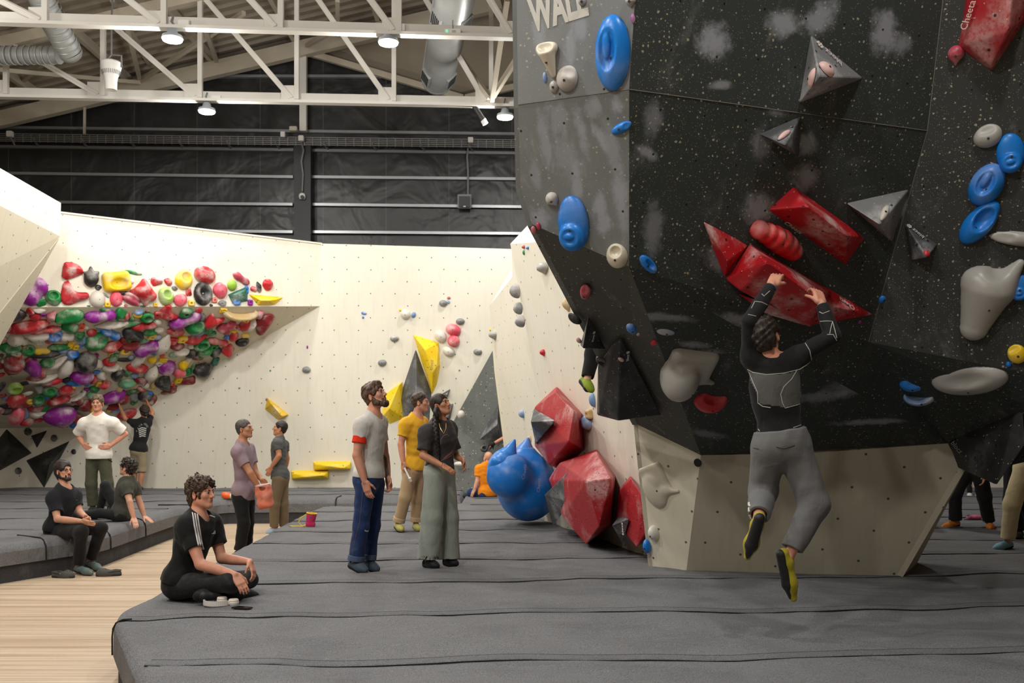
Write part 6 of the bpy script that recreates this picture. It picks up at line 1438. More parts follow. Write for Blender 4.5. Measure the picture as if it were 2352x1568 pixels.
bp.append(ell(np.array(P(1003, 945, 9.55)), (.034, .042, .05), None, k=.03))
sdf_obj('braid', bp, .0045, BR, pr)
decal(pr, 'shirt', 'necklace', [(1008, 972), (1012, 985), (1019, 996), (1024, 984), (1024, 972)], plain('gold chain', (214, 176, 110), .3, .1, metal=.8), 9.6, .006, .01)
GP = plain('faded pale print', (150, 132, 124), .85, .3, 60); RP = plain('faded red print', (150, 60, 70), .85, .3, 60)
decal(pr, 'shirt', 'print_arc', [(1012, 1020), (1013, 1008), (1019, 1000), (1026, 997), (1032, 1002)], GP, 9.6, .004)
for k in range(4): decal(pr, 'shirt', 'print_line', [(1013 + 3 * k, 1058 - k * 3), (1030 + k * 2, 1050 - k * 4), (1040, 1043 - k * 4)], RP if k % 2 else GP, 9.6, .005)
decal(pr, 'body', 'wristband', [(1016, 1064), (1015, 1070), (1016, 1076)], plain('red thread', (150, 50, 44), .8), 9.4, .006)
# 3 ---- yellow shirt
pr, J3, A3 = person('person in a yellow T-shirt and rolled beige trousers behind the standing pair', 12.75,
    dict(head=(966, 924), neck=(958, 955), sA=(931, 974, -.12), sB=(972, 970, .17), eA=(921, 1020, -.14), eB=(985, 1016, .22), wA=(926, 1062, -.18), wB=(987, 1056, .16), fA=(930, 1090, -.18), fB=(990, 1080, .1), pel=(952, 1074),
         hA=(942, 1086, -.09), hB=(965, 1086, .09), kA=(930, 1142, -.12), kB=(958, 1146, .1), aA=(914, 1204, -.06), aB=(955, 1204, .1), tA=(924, 1214, -.22), tB=(962, 1213, -.06)),
    skin='rosy', face=(.96, -.12, .02), hair='short', hcol=(66, 52, 42), shirt=CL('yellow jersey', (226, 172, 44), amt=0), pants=CL('beige chino', (176, 150, 116), amt=0), shoes=SHOE('yellow black climbing shoe', (170, 164, 90)), h=.0065, fit=.016, sleeve=.60, hem=-.04, pfit=(.098, .080, .070), stub=(CL('beige turn-up', (190, 164, 130)), .05, .010), pantend=.88, hands=dict(A=dict(curl=.8)), seed=21)
# 4 ---- purple shirt with chalk bag
pr, J4, A4 = person('person in a mauve T-shirt and black trousers with a hand in a peach chalk bag', 13.4,
    dict(head=(562, 985), neck=(557, 1016), sA=(546, 1036, -.15), sB=(571, 1030, .18), eA=(575, 1086, -.20), eB=(587, 1084, .12), wA=(594, 1117, -.12), wB=(601, 1102, -.0), fA=(606, 1133, -.08), fB=(614, 1114, -.04), pel=(560, 1130),
         hA=(552, 1146, -.09), hB=(570, 1146, .09), kA=(560, 1202, -.10), kB=(569, 1200, .1), aA=(551, 1268, -.10), aB=(566, 1264, .1), tA=(575, 1280, -.14), tB=(590, 1276, .06)),
    s=1.03, skin='tan', face=(.96, -.20, .14), hair='crop', hcol=(70, 64, 60), shirt=CL('mauve jersey', (142, 122, 130), amt=0), pants=BLACKP, shoes=SHOE('dark shoe', (40, 40, 42)), h=.0065, fit=.018, sleeve=.62, hem=-.16, skirt=.18, pfit=(.094, .078, .078), seed=31, hands=dict(A=dict(curl=.5), B=dict(curl=.7)))
# 5 ---- grey shirt facing left
pr, J5, A5 = person('person in a dark grey T-shirt and brown trousers facing left on the wooden floor', 16.5,
    dict(head=(643, 984), neck=(640, 1006), sA=(637, 1018, -.17), sB=(652, 1019, .17), eA=(641, 1046, -.22), eB=(659, 1052, .2), wA=(622, 1074, -.20), wB=(656, 1076, .2), fA=(613, 1094, -.18), fB=(653, 1096, .16), pel=(643, 1091),
         hA=(640, 1102, -.09), hB=(648, 1102, .09), kA=(630, 1158, -.08), kB=(650, 1156, .1), aA=(629, 1214, -.06), aB=(652, 1211, .12), tA=(614, 1222, -.10), tB=(638, 1219, .1)),
    s=1.02, skin='tan', face=(-.96, -.08, .16), hair='crop', hcol=(34, 30, 28), shirt=CL('dark grey jersey', (82, 82, 82), amt=0), pants=CL('brown cotton', (112, 98, 76), amt=0), shoes=SHOE('pale blue shoe', (150, 170, 190)), h=.007, fit=.016, sleeve=.55, hem=-.10, skirt=.1, pfit=(.1, .084, .066), seed=41)
# 6 ---- cross-legged person
pr, J6, A6 = person('curly-haired person sitting cross-legged in a black shirt with three white stripes', 7.95,
    dict(head=(463, 1133), neck=(456, 1184), sA=(430, 1208, -.15), sB=(487, 1200, .19), eA=(460, 1296, -.25), eB=(509, 1282, .15), wA=(540, 1320, -.33), wB=(574, 1290, .04), fA=(563, 1356, -.38), fB=(588, 1331, -.02), pel=(420, 1334),
         hA=(424, 1344, -.10), hB=(436, 1342, .11), kA=(528, 1334, -.30), kB=(572, 1330, .25), aA=(548, 1364, .02), aB=(486, 1364, -.24), tA=(590, 1366, .14), tB=(452, 1367, -.30)),
    skin='rosy', face=(.93, -.34, .06), hair='mullet', hcol=(66, 50, 38), shirt=BLACKT, pants=CL('faded black denim', (34, 34, 35), fade=(78, 76, 74), amt=.6), shoes=SHOE('black soft shoe', (26, 26, 27)), h=.0052, fit=.020, sleeve=.60, hem=-.02, pfit=(.100, .076, .070), pantend=.86, hands=dict(A=dict(curl=.35, palm=(.1, .4, -1)), B=dict(curl=.5, palm=(-.4, -.2, -.8))), seed=51, solve=False)
WS = plain('white stripe cloth', (214, 210, 206), .85, .05, 30)
for k in range(3): patch(pr, 'shirt', 'shoulder_stripe', [(440 + 5.4 * k, 1176 + k * 1.5), (443.6 + 5.4 * k, 1177 + k * 1.5), (447.2 + 5.2 * k, 1204), (454.5 + 4.6 * k, 1240), (459.5 + 4.7 * k, 1261), (456 + 4.7 * k, 1262), (450.6 + 4.6 * k, 1240), (443.6 + 5.2 * k, 1205)], WS, .42, .004)
patch(pr, 'shirt', 'shoulder_stripe', [(482, 1182), (494, 1187), (492, 1189), (481, 1184)], WS, .4, .004)
print_text(pr, 'shirt', 'adidas', 483, 1230, 496, 1229, 4.6, WS, 'chest_lettering')
for k in range(3): patch(pr, 'shirt', 'chest_bar', [(484 + 3.6 * k, 1226), (487 + 3.4 * k - k * 1.6 + 1, 1223 - 2.8 * k), (489.4 + 3.4 * k - k * 1.6 + .6, 1223 - 2.8 * k), (487.6 + 3.4 * k, 1226)], WS, .35, .004)
# 7 ---- person with glasses
pr, J7, A7 = person('bearded person with glasses sitting on the far mat edge, rubbing chalky hands', 12.35,
    dict(head=(147, 1082), neck=(149, 1118), sA=(122, 1142, -.13), sB=(172, 1136, .14), eA=(132, 1192, -.22), eB=(183, 1176, .08), wA=(190, 1197, -.40), wB=(196, 1187, -.20), fA=(224, 1206, -.46), fB=(216, 1202, -.34), pel=(133, 1213),
         hA=(140, 1220, -.10), hB=(158, 1217, .09), kA=(188, 1220, -.42), kB=(232, 1212, -.10), aA=(180, 1302, -.30), aB=(208, 1290, -.02), tA=(210, 1314, -.45), tB=(232, 1304, -.14)),
    skin='fair', face=(.82, -.52, .12), hair='long', hcol=(40, 30, 26), beard=.004, shirt=NAVYT, pants=BLACKP, shoes=SHOE('grey green climbing shoe', (96, 112, 110)), h=.0065, fit=.020, sleeve=.66, hem=-.06, pfit=(.098, .078, .066), pantend=.9, hands=dict(A=dict(curl=.15, palm=(0, 1, .6), side=1), B=dict(curl=.15, palm=(0, -1, -.3))), seed=61)
m = MB(); L = A7['L']
for q in (-1, 1):
    m.tube([L(q * .032 + .022 * math.cos(t), .098, .002 + .018 * math.sin(t)) for t in np.linspace(0, 2 * math.pi, 17)], .0022, 6); m.tube([L(q * .054, .096, .006), L(q * .076, .05, .006), L(q * .083, -.01, .004)], .0022, 6)
m.tube([L(-.011, .1, .004), L(0, .102, .008), L(.011, .1, .004)], .002, 6); m.build('glasses', plain('black spectacle frame', (20, 20, 22), .3), pr)
print_text(pr, 'shirt', 'ooo', 174, 1148, 178, 1148, 3.0, WS, 'chest_lettering')
# 8 ---- white shirt
pr, J8, A8 = person('person in a white T-shirt and olive trousers standing with hands on hips', 15.5,
    dict(head=(224, 926), neck=(225, 953), sA=(193, 972, .0), sB=(259, 971, .0), eA=(180, 1000, .10), eB=(288, 996, .10), wA=(192, 1021, -.08), wB=(253, 1024, -.08), fA=(205, 1030, -.14), fB=(228, 1027, -.16), pel=(226, 1044),
         hA=(212, 1056, 0), hB=(240, 1056, 0), kA=(210, 1112, -.04), kB=(246, 1110, -.02), aA=(214, 1164, .0), aB=(252, 1164, .02), tA=(208, 1172, -.16), tB=(258, 1172, -.14)),
    s=1.03, skin='rosy', face=(.10, -.99, .0), hair='short', hcol=(88, 70, 52), shirt=CL('white heavy jersey', (228, 222, 212), amt=0), pants=CL('olive trousers', (76, 76, 58), amt=0), shoes=SHOE('dark shoe olive', (40, 40, 36)), h=.0068, fit=.030, sleeve=.80, hem=-.10, skirt=.10, pfit=(.102, .088, .076), hands=dict(A=dict(curl=.3, palm=(.3, .9, 0)), B=dict(curl=.3, palm=(-.3, .9, 0))), seed=71)
print_text(pr, 'shirt', 'oooo ooo\nooooooooo', 228, 975, 239, 975, 2.2, plain('grey print ink', (120, 116, 110), .8), 'chest_lettering')
decal(pr, 'trousers', 'belt_strap', [(248, 1055), (254, 1058), (258, 1063)], plain('black webbing', (20, 20, 20), .8), 15.4, .016, .02)
# 9 ---- leaning back
pr, J9, A9 = person('person leaning back on straight arms on the far mat, dark olive T-shirt and black trousers', 14.0,
    dict(head=(293, 1074), neck=(294, 1099), sA=(290, 1118, -.14), sB=(309, 1116, .15), eA=(298, 1152, -.24), eB=(321, 1154, .12), wA=(307, 1190, -.26), wB=(332, 1186, .12), fA=(314, 1210, -.36), fB=(350, 1198, .06), pel=(279, 1180),
         hA=(274, 1184, -.09), hB=(274, 1180, .09), kA=(230, 1178, -.16), kB=(242, 1116, .16), aA=(182, 1184, -.14), aB=(228, 1176, .22), tA=(170, 1176, -.12), tB=(208, 1186, .16)),
    skin='fair', face=(-.88, .22, .26), hair='curly', hcol=(40, 30, 25), shirt=CL('dark olive jersey', (66, 66, 58), amt=0), pants=CL('black stretch trousers', (32, 32, 33)), shoes=SHOE('black slipper', (24, 24, 25)), h=.0068, fit=.018, sleeve=.58, hem=-.10, pfit=(.092, .066, .054), hands=dict(A=dict(curl=.2, palm=(0, 0, -1)), B=dict(curl=.1, palm=(0, 0, -1))), seed=81, eyes=False)
# 10 ---- climber by the holds wall
pr, J10, A10 = person('person in beige shorts and black back-printed T-shirt reaching up to the packed holds', 20.1,
    dict(head=(332, 946), neck=(330, 962), sA=(308, 970, .02), sB=(340, 969, .04), eA=(288, 962, .1), eB=(350, 948, .25), wA=(276, 936, .22), wB=(340, 928, .42), fA=(272, 922, .28), fB=(334, 914, .46), pel=(318, 1032),
         hA=(310, 1039, 0), hB=(327, 1039, 0), kA=(308, 1080, .02), kB=(326, 1079, .02), aA=(310, 1116, .05), aB=(322, 1117, -.02), tA=(308, 1123, .2), tB=(326, 1123, .12)),
    s=.93, skin='tan', face=(-.45, .88, .2), hair='curly', hcol=(44, 34, 28), shirt=CL('black jersey with print', (30, 30, 31)), pants=CL('beige shorts cotton', (150, 136, 108), amt=0), shoes=SHOE('dark blue climbing shoe', (54, 60, 72)), h=.007, fit=.016, sleeve=.6, hem=-.05, skirt=.06, pfit=(.1, .088, .082), pantend=.10, seed=91, eyes=False)
for i, (ch, x, y) in enumerate(zip('RVCA OOO', (314, 317, 321, 325, 329, 333, 336, 338), (989, 983, 978, 975, 973, 974, 976, 980))): print_text(pr, 'shirt', ch, x - 2, y + 2 - i * .4, x + 2, y - .5, 6, WS, 'back_print')
for k in range(5): decal(pr, 'shirt', 'back_print', [(318 + k * .6, 986 + k * 4.2), (326, 982 + k * 4.6), (336 - k * .5, 984 + k * 4.4)], WS, 20, .02, .01)
# 11 ---- orange shirt
pr, J11, A11 = person('bald person in orange T-shirt sitting beside the giant blue shells', 18.4,
    dict(head=(1121, 1052), neck=(1119, 1066), sA=(1100, 1076, -.02), sB=(1136, 1076, .10), eA=(1097, 1104, -.06), eB=(1142, 1104, .12), wA=(1090, 1124, -.10), wB=(1140, 1126, .12), fA=(1085, 1134, -.10), fB=(1136, 1134, .1), pel=(1120, 1132),
         hA=(1112, 1136, -.05), hB=(1126, 1136, .08), kA=(1082, 1132, .12), kB=(1096, 1126, .40), aA=(1098, 1136, .34), aB=(1076, 1137, .44), tA=(1106, 1138, .46), tB=(1068, 1138, .4)),
    skin='fair', face=(-.5, .85, .05), hair=None, shirt=CL('orange jersey', (236, 138, 24), amt=0), pants=JEAN, shoes=SHOE('dark shoe orange', (40, 42, 50)), h=.0075, fit=.02, sleeve=.62, hem=-.10, pfit=(.1, .08, .07), seed=101, eyes=False)
# 12 ---- the climber
pr, J12, A12 = person('climber in grey joggers hanging by both hands from the winged red volume', 6.45,
    dict(head=(1757, 774, -.02), neck=(1774, 832, -.01), sA=(1725, 815, .0), sB=(1832, 818, .0), eA=(1722, 738, -.10), eB=(1912, 772, -.08), wA=(1774, 654, -.02), wB=(1887, 696, .0), fA=(1797, 606, .10), fB=(1868, 644, .10), pel=(1794, 1014, .02),
         hA=(1766, 1032, .02), hB=(1824, 1032, .02), kA=(1752, 1128, .14), kB=(1872, 1158, -.02), aA=(1742, 1194, -.16), aB=(1810, 1280, -.06), tA=(1717, 1276, -.06), tB=(1826, 1372, -.02)),
    s=1.0, skin='rosy', face=(.42, .86, .30), headup=(-.35, -.25, .9), hair='shag', hcol=(46, 37, 31), shirt=CL('black base layer', (28, 28, 30)), pants=CL('grey jogger fleece', (106, 106, 106), amt=0), shoes=SHOE('yellow climbing shoe', (170, 156, 40)), h=.0048, fit=.008, sleeve=1.0, hem=.05, pfit=(.110, .090, .060), pantend=.82, waist=.12, bulk=1.02,
    stub=(CL('grey ribbed cuff', (92, 92, 93)), .05, -.004), hands=dict(A=dict(curl=.85, palm=(.35, .5, .45), side=-1), B=dict(curl=.85, palm=(-.2, .6, .35), side=1)), seed=111, eyes=False)
GM = CL('grey back panel', (86, 86, 84), amt=0); PIP = plain('pale piping', (176, 174, 166), .8, .1)
patch(pr, 'shirt', 'back_panel', [(1717, 850), (1760, 859), (1810, 856), (1846, 842), (1852, 862), (1849, 920), (1848, 928), (1803, 937), (1742, 928), (1738, 905), (1724, 880)], GM, 3, .002)
for l in ([(1717, 848), (1730, 855), (1760, 860), (1800, 857), (1836, 848), (1852, 838), (1864, 828)], [(1830, 850), (1818, 870), (1800, 888), (1793, 905), (1797, 925), (1803, 937), (1830, 930), (1848, 922)], [(1720, 852), (1730, 878), (1740, 900), (1741, 925), (1752, 933), (1770, 936)], [(1850, 788), (1860, 805), (1864, 826)], [(1745, 670), (1755, 680), (1768, 668)], [(1726, 708), (1734, 692), (1750, 694), (1762, 700)], [(1718, 722), (1728, 724), (1736, 726)], [(1882, 716), (1890, 720), (1905, 714)], [(1884, 738), (1900, 737), (1912, 738), (1908, 755), (1906, 766)], [(1912, 738), (1918, 760), (1922, 776)], [(1900, 768), (1914, 768), (1922, 782)], [(1742, 985), (1745, 990)], [(1822, 982), (1850, 972)]):
    decal(pr, 'shirt', 'piping', l, PIP, 6.4, .005, .004)
for q, (a, b) in dict(A=('eA', 'wA'), B=('eB', 'wB')).items():
    d = unit(J12['w' + q] - J12['e' + q]); e = J12['w' + q] - d * .018
    sdf_obj('wrist_cuff', [rc(e - d * .035, e + d * .004, .041, .037, k=0, clip=[(e + d * .006, d), (e - d * .036, -d)]), rc(e - d * .06, e + d * .05, .029, .028, k=0, op='s')], .004, CL('grey knit cuff', (92, 94, 96)), pr)
decal(pr, 'trousers', 'pocket_edge', [(1783, 1026), (1800, 1030), (1825, 1022)], plain('pocket shadow seam', (62, 62, 62), .9), 6.4, .006, .004); decal(pr, 'trousers', 'pocket_edge', [(1731, 1028), (1738, 1030), (1743, 1031)], plain('pocket shadow seam', (62, 62, 62), .9), 6.4, .006, .004)
for i, (x, y) in enumerate([(1719, 1158), (1718, 1170), (1720, 1186), (1722, 1194)]): patch(pr, 'trousers', 'leg_print', [(x - 2, y - 5), (x + 5, y - 5), (x + 6, y + 5), (x - 1, y + 5)], WS, 1.5, .003)
# 13 ---- climber hidden behind the black pyramids: a dangling leg shows
pr, J13, A13 = person('climber mostly hidden behind the black pyramids, one lime-shoed leg dangling', 9.75,
    dict(head=(1408, 590), neck=(1402, 628), sA=(1375, 640, .1), sB=(1420, 640, -.1), eA=(1382, 600, .25), eB=(1425, 600, .2), wA=(1390, 556, .3), wB=(1425, 560, .3), fA=(1392, 536, .34), fB=(1427, 540, .34), pel=(1388, 735),
         hA=(1380, 750, .05), hB=(1396, 750, -.06), kA=(1362, 812, .08), kB=(1440, 790, .1), aA=(1348, 874, .0), aB=(1450, 850, .3), tA=(1361, 893, -.08), tB=(1462, 858, .25)),
    skin='fair', face=(.5, .8, .2), hair='short', hcol=(50, 40, 34), shirt=BLACKT, pants=CL('black loose trousers', (24, 24, 25)), shoes=SHOE('lime climbing shoe', (132, 150, 40)), h=.008, fit=.016, sleeve=.6, pfit=(.095, .078, .062), pantend=.88, seed=121, eyes=False)
# 14 ---- gloved arm beside the narrow fin
pr, J14, A14 = person('person hidden behind the narrow fin, gloved forearm reaching to the doughnut hold', 20.0,
    dict(head=(1200, 975), neck=(1198, 1000), sA=(1184, 1012, -.05), sB=(1214, 1010, .1), eA=(1168, 1000, -.05), eB=(1222, 1040, .1), wA=(1132, 1019, .0), wB=(1224, 1070, 0), fA=(1120, 1030, .1), fB=(1224, 1090, 0), pel=(1200, 1065),
         hA=(1194, 1072, -.05), hB=(1208, 1072, .05), kA=(1194, 1100, -.05), kB=(1208, 1100, .05), aA=(1194, 1122, -.05), aB=(1208, 1122, .05), tA=(1182, 1126, -.1), tB=(1196, 1126, 0)),
    s=.95, skin='rosy', face=(-.9, .2, .1), hair='short', hcol=(50, 40, 34), shirt=BLACKT, pants=BLACKP, shoes=SHOE('black shoe hidden', (24, 24, 25)), h=.0085, seed=131, eyes=False)
d = unit(J14['wA'] - J14['eA'])
sdf_obj('glove', [Prim(p.fn, p.lo, p.hi, p.k, p.op) for p in hand_prims(J14['wA'], J14['fA'] - J14['wA'], (0, 1, -.3), 1.12, .6)] + [rc(J14['wA'] - d * .03, J14['wA'] + d * .03, .036, .036, k=.02)], .007, plain('black glove', (24, 24, 25), .8), pr)
# 15-19 ---- legs beyond the boulder
pr, J15, A15 = person('person in black trousers and orange shoes standing beyond the boulder base', 13.1,
    dict(head=(2262, 905), neck=(2258, 938), sA=(2232, 955, .05), sB=(2290, 955, -.05), eA=(2222, 1010, .1), eB=(2300, 1010, -.1), wA=(2228, 1058, .0), wB=(2262, 1090, -.2), fA=(2230, 1085, 0), fB=(2258, 1112, -.24), pel=(2236, 1066),
         hA=(2220, 1080, .05), hB=(2248, 1080, -.05), kA=(2194, 1134, -.02), kB=(2262, 1140, -.05), aA=(2194, 1198, .02), aB=(2272, 1202, .02), tA=(2166, 1207, -.05), tB=(2276, 1210, -.18)),
    skin='fair', face=(-.6, -.7, -.1), hair='short', hcol=(50, 40, 34), shirt=BLACKT, pants=CL('black work trousers', (38, 38, 39)), shoes=SHOE('orange climbing shoe', (216, 128, 48)), h=.0075, pfit=(.100, .088, .080), fit=.016, seed=141, eyes=False)
pr, J16, A16 = person('person in loose cream trousers and pale blue shoes cut by the right picture edge', 11.05,
    dict(head=(2376, 860), neck=(2372, 900), sA=(2344, 922, .05), sB=(2412, 922, -.05), eA=(2380, 990, -.1), eB=(2424, 990, -.1), wA=(2392, 1050, -.15), wB=(2428, 1050, -.1), fA=(2394, 1080, -.15), fB=(2430, 1080, -.1), pel=(2368, 1064),
         hA=(2350, 1080, .0), hB=(2386, 1080, .0), kA=(2324, 1160, -.05), kB=(2392, 1166, .02), aA=(2314, 1246, .0), aB=(2392, 1250, .05), tA=(2284, 1257, -.05), tB=(2368, 1262, 0)),
    skin='fair', face=(-.8, -.5, 0), hair='short', hcol=(60, 46, 36), shirt=CL('pale grey hidden jersey', (170, 166, 168), amt=0), pants=CL('cream cotton trousers', (204, 188, 150), amt=0), shoes=SHOE('pale blue climbing shoe', (124, 166, 184)), h=.0072, pfit=(.105, .090, .078), fit=.016, pantend=.9, hem=-.02, seed=151, eyes=False)
pr, J17, A17 = person('person in black trousers with a red and blue shirt hem, behind the cream trousers', 12.0,
    dict(head=(2352, 885), neck=(2350, 920), sA=(2322, 938, .0), sB=(2378, 938, 0), eA=(2308, 998, .1), eB=(2390, 998, .1), wA=(2304, 1050, .1), wB=(2392, 1050, .1), fA=(2303, 1080, .06), fB=(2394, 1080, .1), pel=(2342, 1062),
         hA=(2326, 1078, .0), hB=(2358, 1078, 0), kA=(2322, 1150, -.05), kB=(2358, 1152, 0), aA=(2342, 1222, .0), aB=(2372, 1224, .05), tA=(2336, 1232, -.18), tB=(2376, 1232, -.1)),
    skin='rosy', face=(.2, -.9, 0), hair='short', hcol=(40, 32, 28), shirt=CL('red and blue hidden jersey', (40, 60, 170), amt=0), pants=CL('plain black trousers', (20, 20, 21)), shoes=SHOE('black shoe far', (24, 24, 25)), h=.008, pfit=(.1, .088, .076), hem=.02, seed=161, eyes=False)
pr, J18, A18 = person('person mostly hidden behind the boulder base, one slim black trouser leg showing', 13.2,
    dict(head=(2120, 905), neck=(2120, 938), sA=(2092, 955, 0), sB=(2148, 955, 0), eA=(2084, 1005, .1), eB=(2152, 1005, .1), wA=(2090, 1050, .1), wB=(2148, 1050, .1), fA=(2092, 1075, .1), fB=(2148, 1075, .1), pel=(2122, 1066),
         hA=(2108, 1080, 0), hB=(2134, 1080, 0), kA=(2106, 1140, 0), kB=(2140, 1140, 0), aA=(2106, 1198, .05), aB=(2138, 1196, .05), tA=(2100, 1206, -.1), tB=(2128, 1206, -.1)),
    skin='tan', face=(0, -1, 0), hair='short', hcol=(40, 32, 28), shirt=BLACKT, pants=CL('slim black trousers', (22, 22, 23)), shoes=SHOE('brown shoe', (120, 84, 60)), h=.0085, pfit=(.085, .062, .048), seed=171, eyes=False)
pr, J19, A19 = person('distant person in black leggings and white shoes beyond the orange-shoed legs', 18.6,
    dict(head=(2232, 960), neck=(2232, 984), sA=(2212, 996, 0), sB=(2252, 996, 0), eA=(2206, 1032, .05), eB=(2256, 1032, .05), wA=(2208, 1062, 0), wB=(2256, 1062, 0), fA=(2208, 1078, 0), fB=(2256, 1078, 0), pel=(2232, 1058),
         hA=(2226, 1066, 0), hB=(2240, 1066, 0), kA=(2226, 1102, 0), kB=(2244, 1102, 0), aA=(2227, 1134, .02), aB=(2246, 1134, .02), tA=(2227, 1140, -.14), tB=(2248, 1140, -.14)),
    skin='tan', face=(0, -1, 0), hair='short', hcol=(40, 32, 28), shirt=BLACKT, pants=CL('black leggings', (24, 24, 26)), shoes=SHOE('white shoe', (214, 210, 206)), h=.0085, pfit=(.085, .06, .046), seed=181, eyes=False, sole=(200, 200, 198))

WPR = plain('white shell print', (214, 218, 224), .6, .05)
print_text(bl, 'large_shell', 'Cheeta', 1202, 1096, 1206, 1070, 13, WPR, 'lettering'); print_text(bl, 'large_shell', 'Cheeta', 1237, 1124, 1238, 1104, 11, WPR, 'lettering'); print_text(bl, 'small_shell', 'Cheeta', 1131, 1073, 1142, 1068, 8, WPR, 'lettering')

# ================================================================== ducts, fan and small fittings under the roof
def duct(name, label, pts, r, vents=(), cap=True):
    t = empty(name, pts[0], label, 'duct')
    pts = [V(p) for p in pts]; m = MB(); m.tube(pts, r, 28, cap=cap); m.build('pipe', M['galv'], t, smooth=True)
    a, b = pts[0], pts[-1]; d = (b - a).normalized(); L = (b - a).length; m = MB(); n = int(L / .12)
    for i in range(n):
        c = a + d * (i + .5) * .12; m.lathe(c, [(r, -.012), (r + .010, 0), (r, .012)], 28, axis=d)
    m.build('spiral_rib', M['galv'], t, smooth=True)
    return t, a, d, r
t, a, d, r = duct('air_duct', 'big round silver air duct coming down from the top beside the right lamp', [P(1058, -90, 15.9), P(1048, -20, 16.6), P(1004, 182, 21.4)], .34)
A_, B_ = P(1048, -20, 16.6), P(1004, 182, 21.4); ad = (B_ - A_).normalized()
for (f_, sx) in ((.18, -1), (.18, 1), (.86, -1), (.86, 1)):
    n = V((.78 * sx - .1, -.35, -.62)); n = (n - ad * n.dot(ad)).normalized(); y_ = ad; x_ = y_.cross(n).normalized(); R_ = Matrix((x_, y_, n)).transposed(); c = A_ + (B_ - A_) * f_ + n * .335
    m = MB(); m.box(c, (.13, .30, .03), R_); g = m.build('vent_grille', M['galv'], t, bevel=.006)
    m = MB()
    for k in range(5): m.box(c + x_ * (-.09 + .045 * k) + n * .031, (.014, .26, .004), R_)
    m.build('slat', M['blackp'], g)
t, a, d, r = duct('air_duct', 'round silver air duct ending in a rounded elbow above the white fan', [P(70, -60, 16.4), P(110, 30, 17.0), P(160, 118, 17.6)], .21)
m = MB(); c = P(160, 118, 17.6); m.lathe(c, [(.21, 0), (.205, .06), (.17, .12), (.10, .17), (0, .19)], 24, axis=d); m.build('elbow_cap', M['galv'], t, smooth=True)
duct('air_duct', 'dark horizontal branch duct at the left picture edge', [P(-120, 128, 18.0), P(20, 127, 17.95), P(136, 126, 17.8)], .16)
t = empty('destratification_fan', P(255, 175, 18.0), 'white funnel-shaped air fan hanging from the roof at the left', 'fan')
c = P(255, 207, 18.0); s_ = 18.0 / F
m = MB(); m.lathe(c, [(.0, .005), (13 * s_, .0), (13.5 * s_, 20 * s_), (15 * s_, 30 * s_), (20 * s_, 42 * s_), (23 * s_, 52 * s_), (23.5 * s_, 62 * s_), (21 * s_, 65 * s_), (18 * s_, 63 * s_), (0, 60 * s_)], 32); m.build('housing', M['white'], t, smooth=True)
m = MB()
for k in range(30):
    an = 2 * math.pi * k / 30; m.bar(c + V((math.cos(an) * 17.2 * s_, math.sin(an) * 17.2 * s_, 35 * s_)), c + V((math.cos(an) * 20.8 * s_, math.sin(an) * 20.8 * s_, 43.5 * s_)), .010, .010)
m.build('louvre', M['grey'], t)
m = MB(); m.tube([P(279, 155, 18.0), P(279, 128, 18.0), P(256, 126, 18.0), P(256, 60, 18.1), P(258, 0, 18.3)], .018, 6); m.tube([P(235, 150, 18.0), P(256, 126, 18.0)], .010, 6); m.build('hanger', M['grey'], t)
t = empty('emergency_light', TP(1, 1040, 75), 'small white emergency light box hanging from the near truss beside the round duct', 'emergency light')
m = MB(); c = TP(1, 1040, 75); m.box(c, (.13, .06, .045)); m.build('housing', M['white'], t, bevel=.01); m = MB(); m.box(c + V((-.09, -.062, -.0)), (.012, .004, .02)); m.build('indicator', emit('green indicator', (60, 230, 120), 2.0), t)
m = MB(); m.box(c + V((.02, -.062, -.005)), (.03, .004, .02)); m.build('label_plate', M['steel'], t); m = MB(); m.tube([c + V((0, 0, .04)), c + V((0, 0, .2))], .006, 6); m.build('hanger', M['grey'], t)
t = empty('spotlight', TP(2, 1105, 262), 'slim black spotlight clamped under the far truss, pointing down right', 'spotlight')
m = MB(); m.tube([TP(2, 1090, 244), TP(2, 1098, 258), TP(2, 1110, 276)], [.05, .055, .06], 12); m.build('housing', M['blackp'], t, smooth=True)
m = MB(); m.tube([TP(2, 1109, 274), TP(2, 1115, 285)], .058, 12); m.build('shade', M['white'], t, smooth=True)
# far right: low cream wall and mesh screen beyond the boulder
fr_ = empty('climbing_wall', (9, 20.8, 0), 'cream wall far beyond the boulder on the right', 'climbing wall')
panel('lower_panel', [P(2120, 1128, 20.9), P(2120, 900, 20.9), P(2700, 900, 20.9), P(2700, 1128, 20.9)], M['ply'], fr_, .1)
t = empty('mesh_screen', P(2195, 1095, 20.4), 'dark square-mesh screen against the far cream wall beside the boulder base', 'screen')
m = MB()
for k in range(9): m.bar(P(2178 + k * 4.6, 1066, 20.4), P(2178 + k * 4.6, 1114, 20.4), .022, .02, up=(0, 1, 0))
for k in range(10): m.bar(P(2178, 1068 + k * 5, 20.4), P(2215, 1068 + k * 5, 20.4), .022, .02)
m.build('mesh', M['blackp'], t); m = MB(); m.bar(P(2178, 1116, 20.4), P(2215, 1116, 20.4), .04, .06); m.build('frame', M['white'], t)
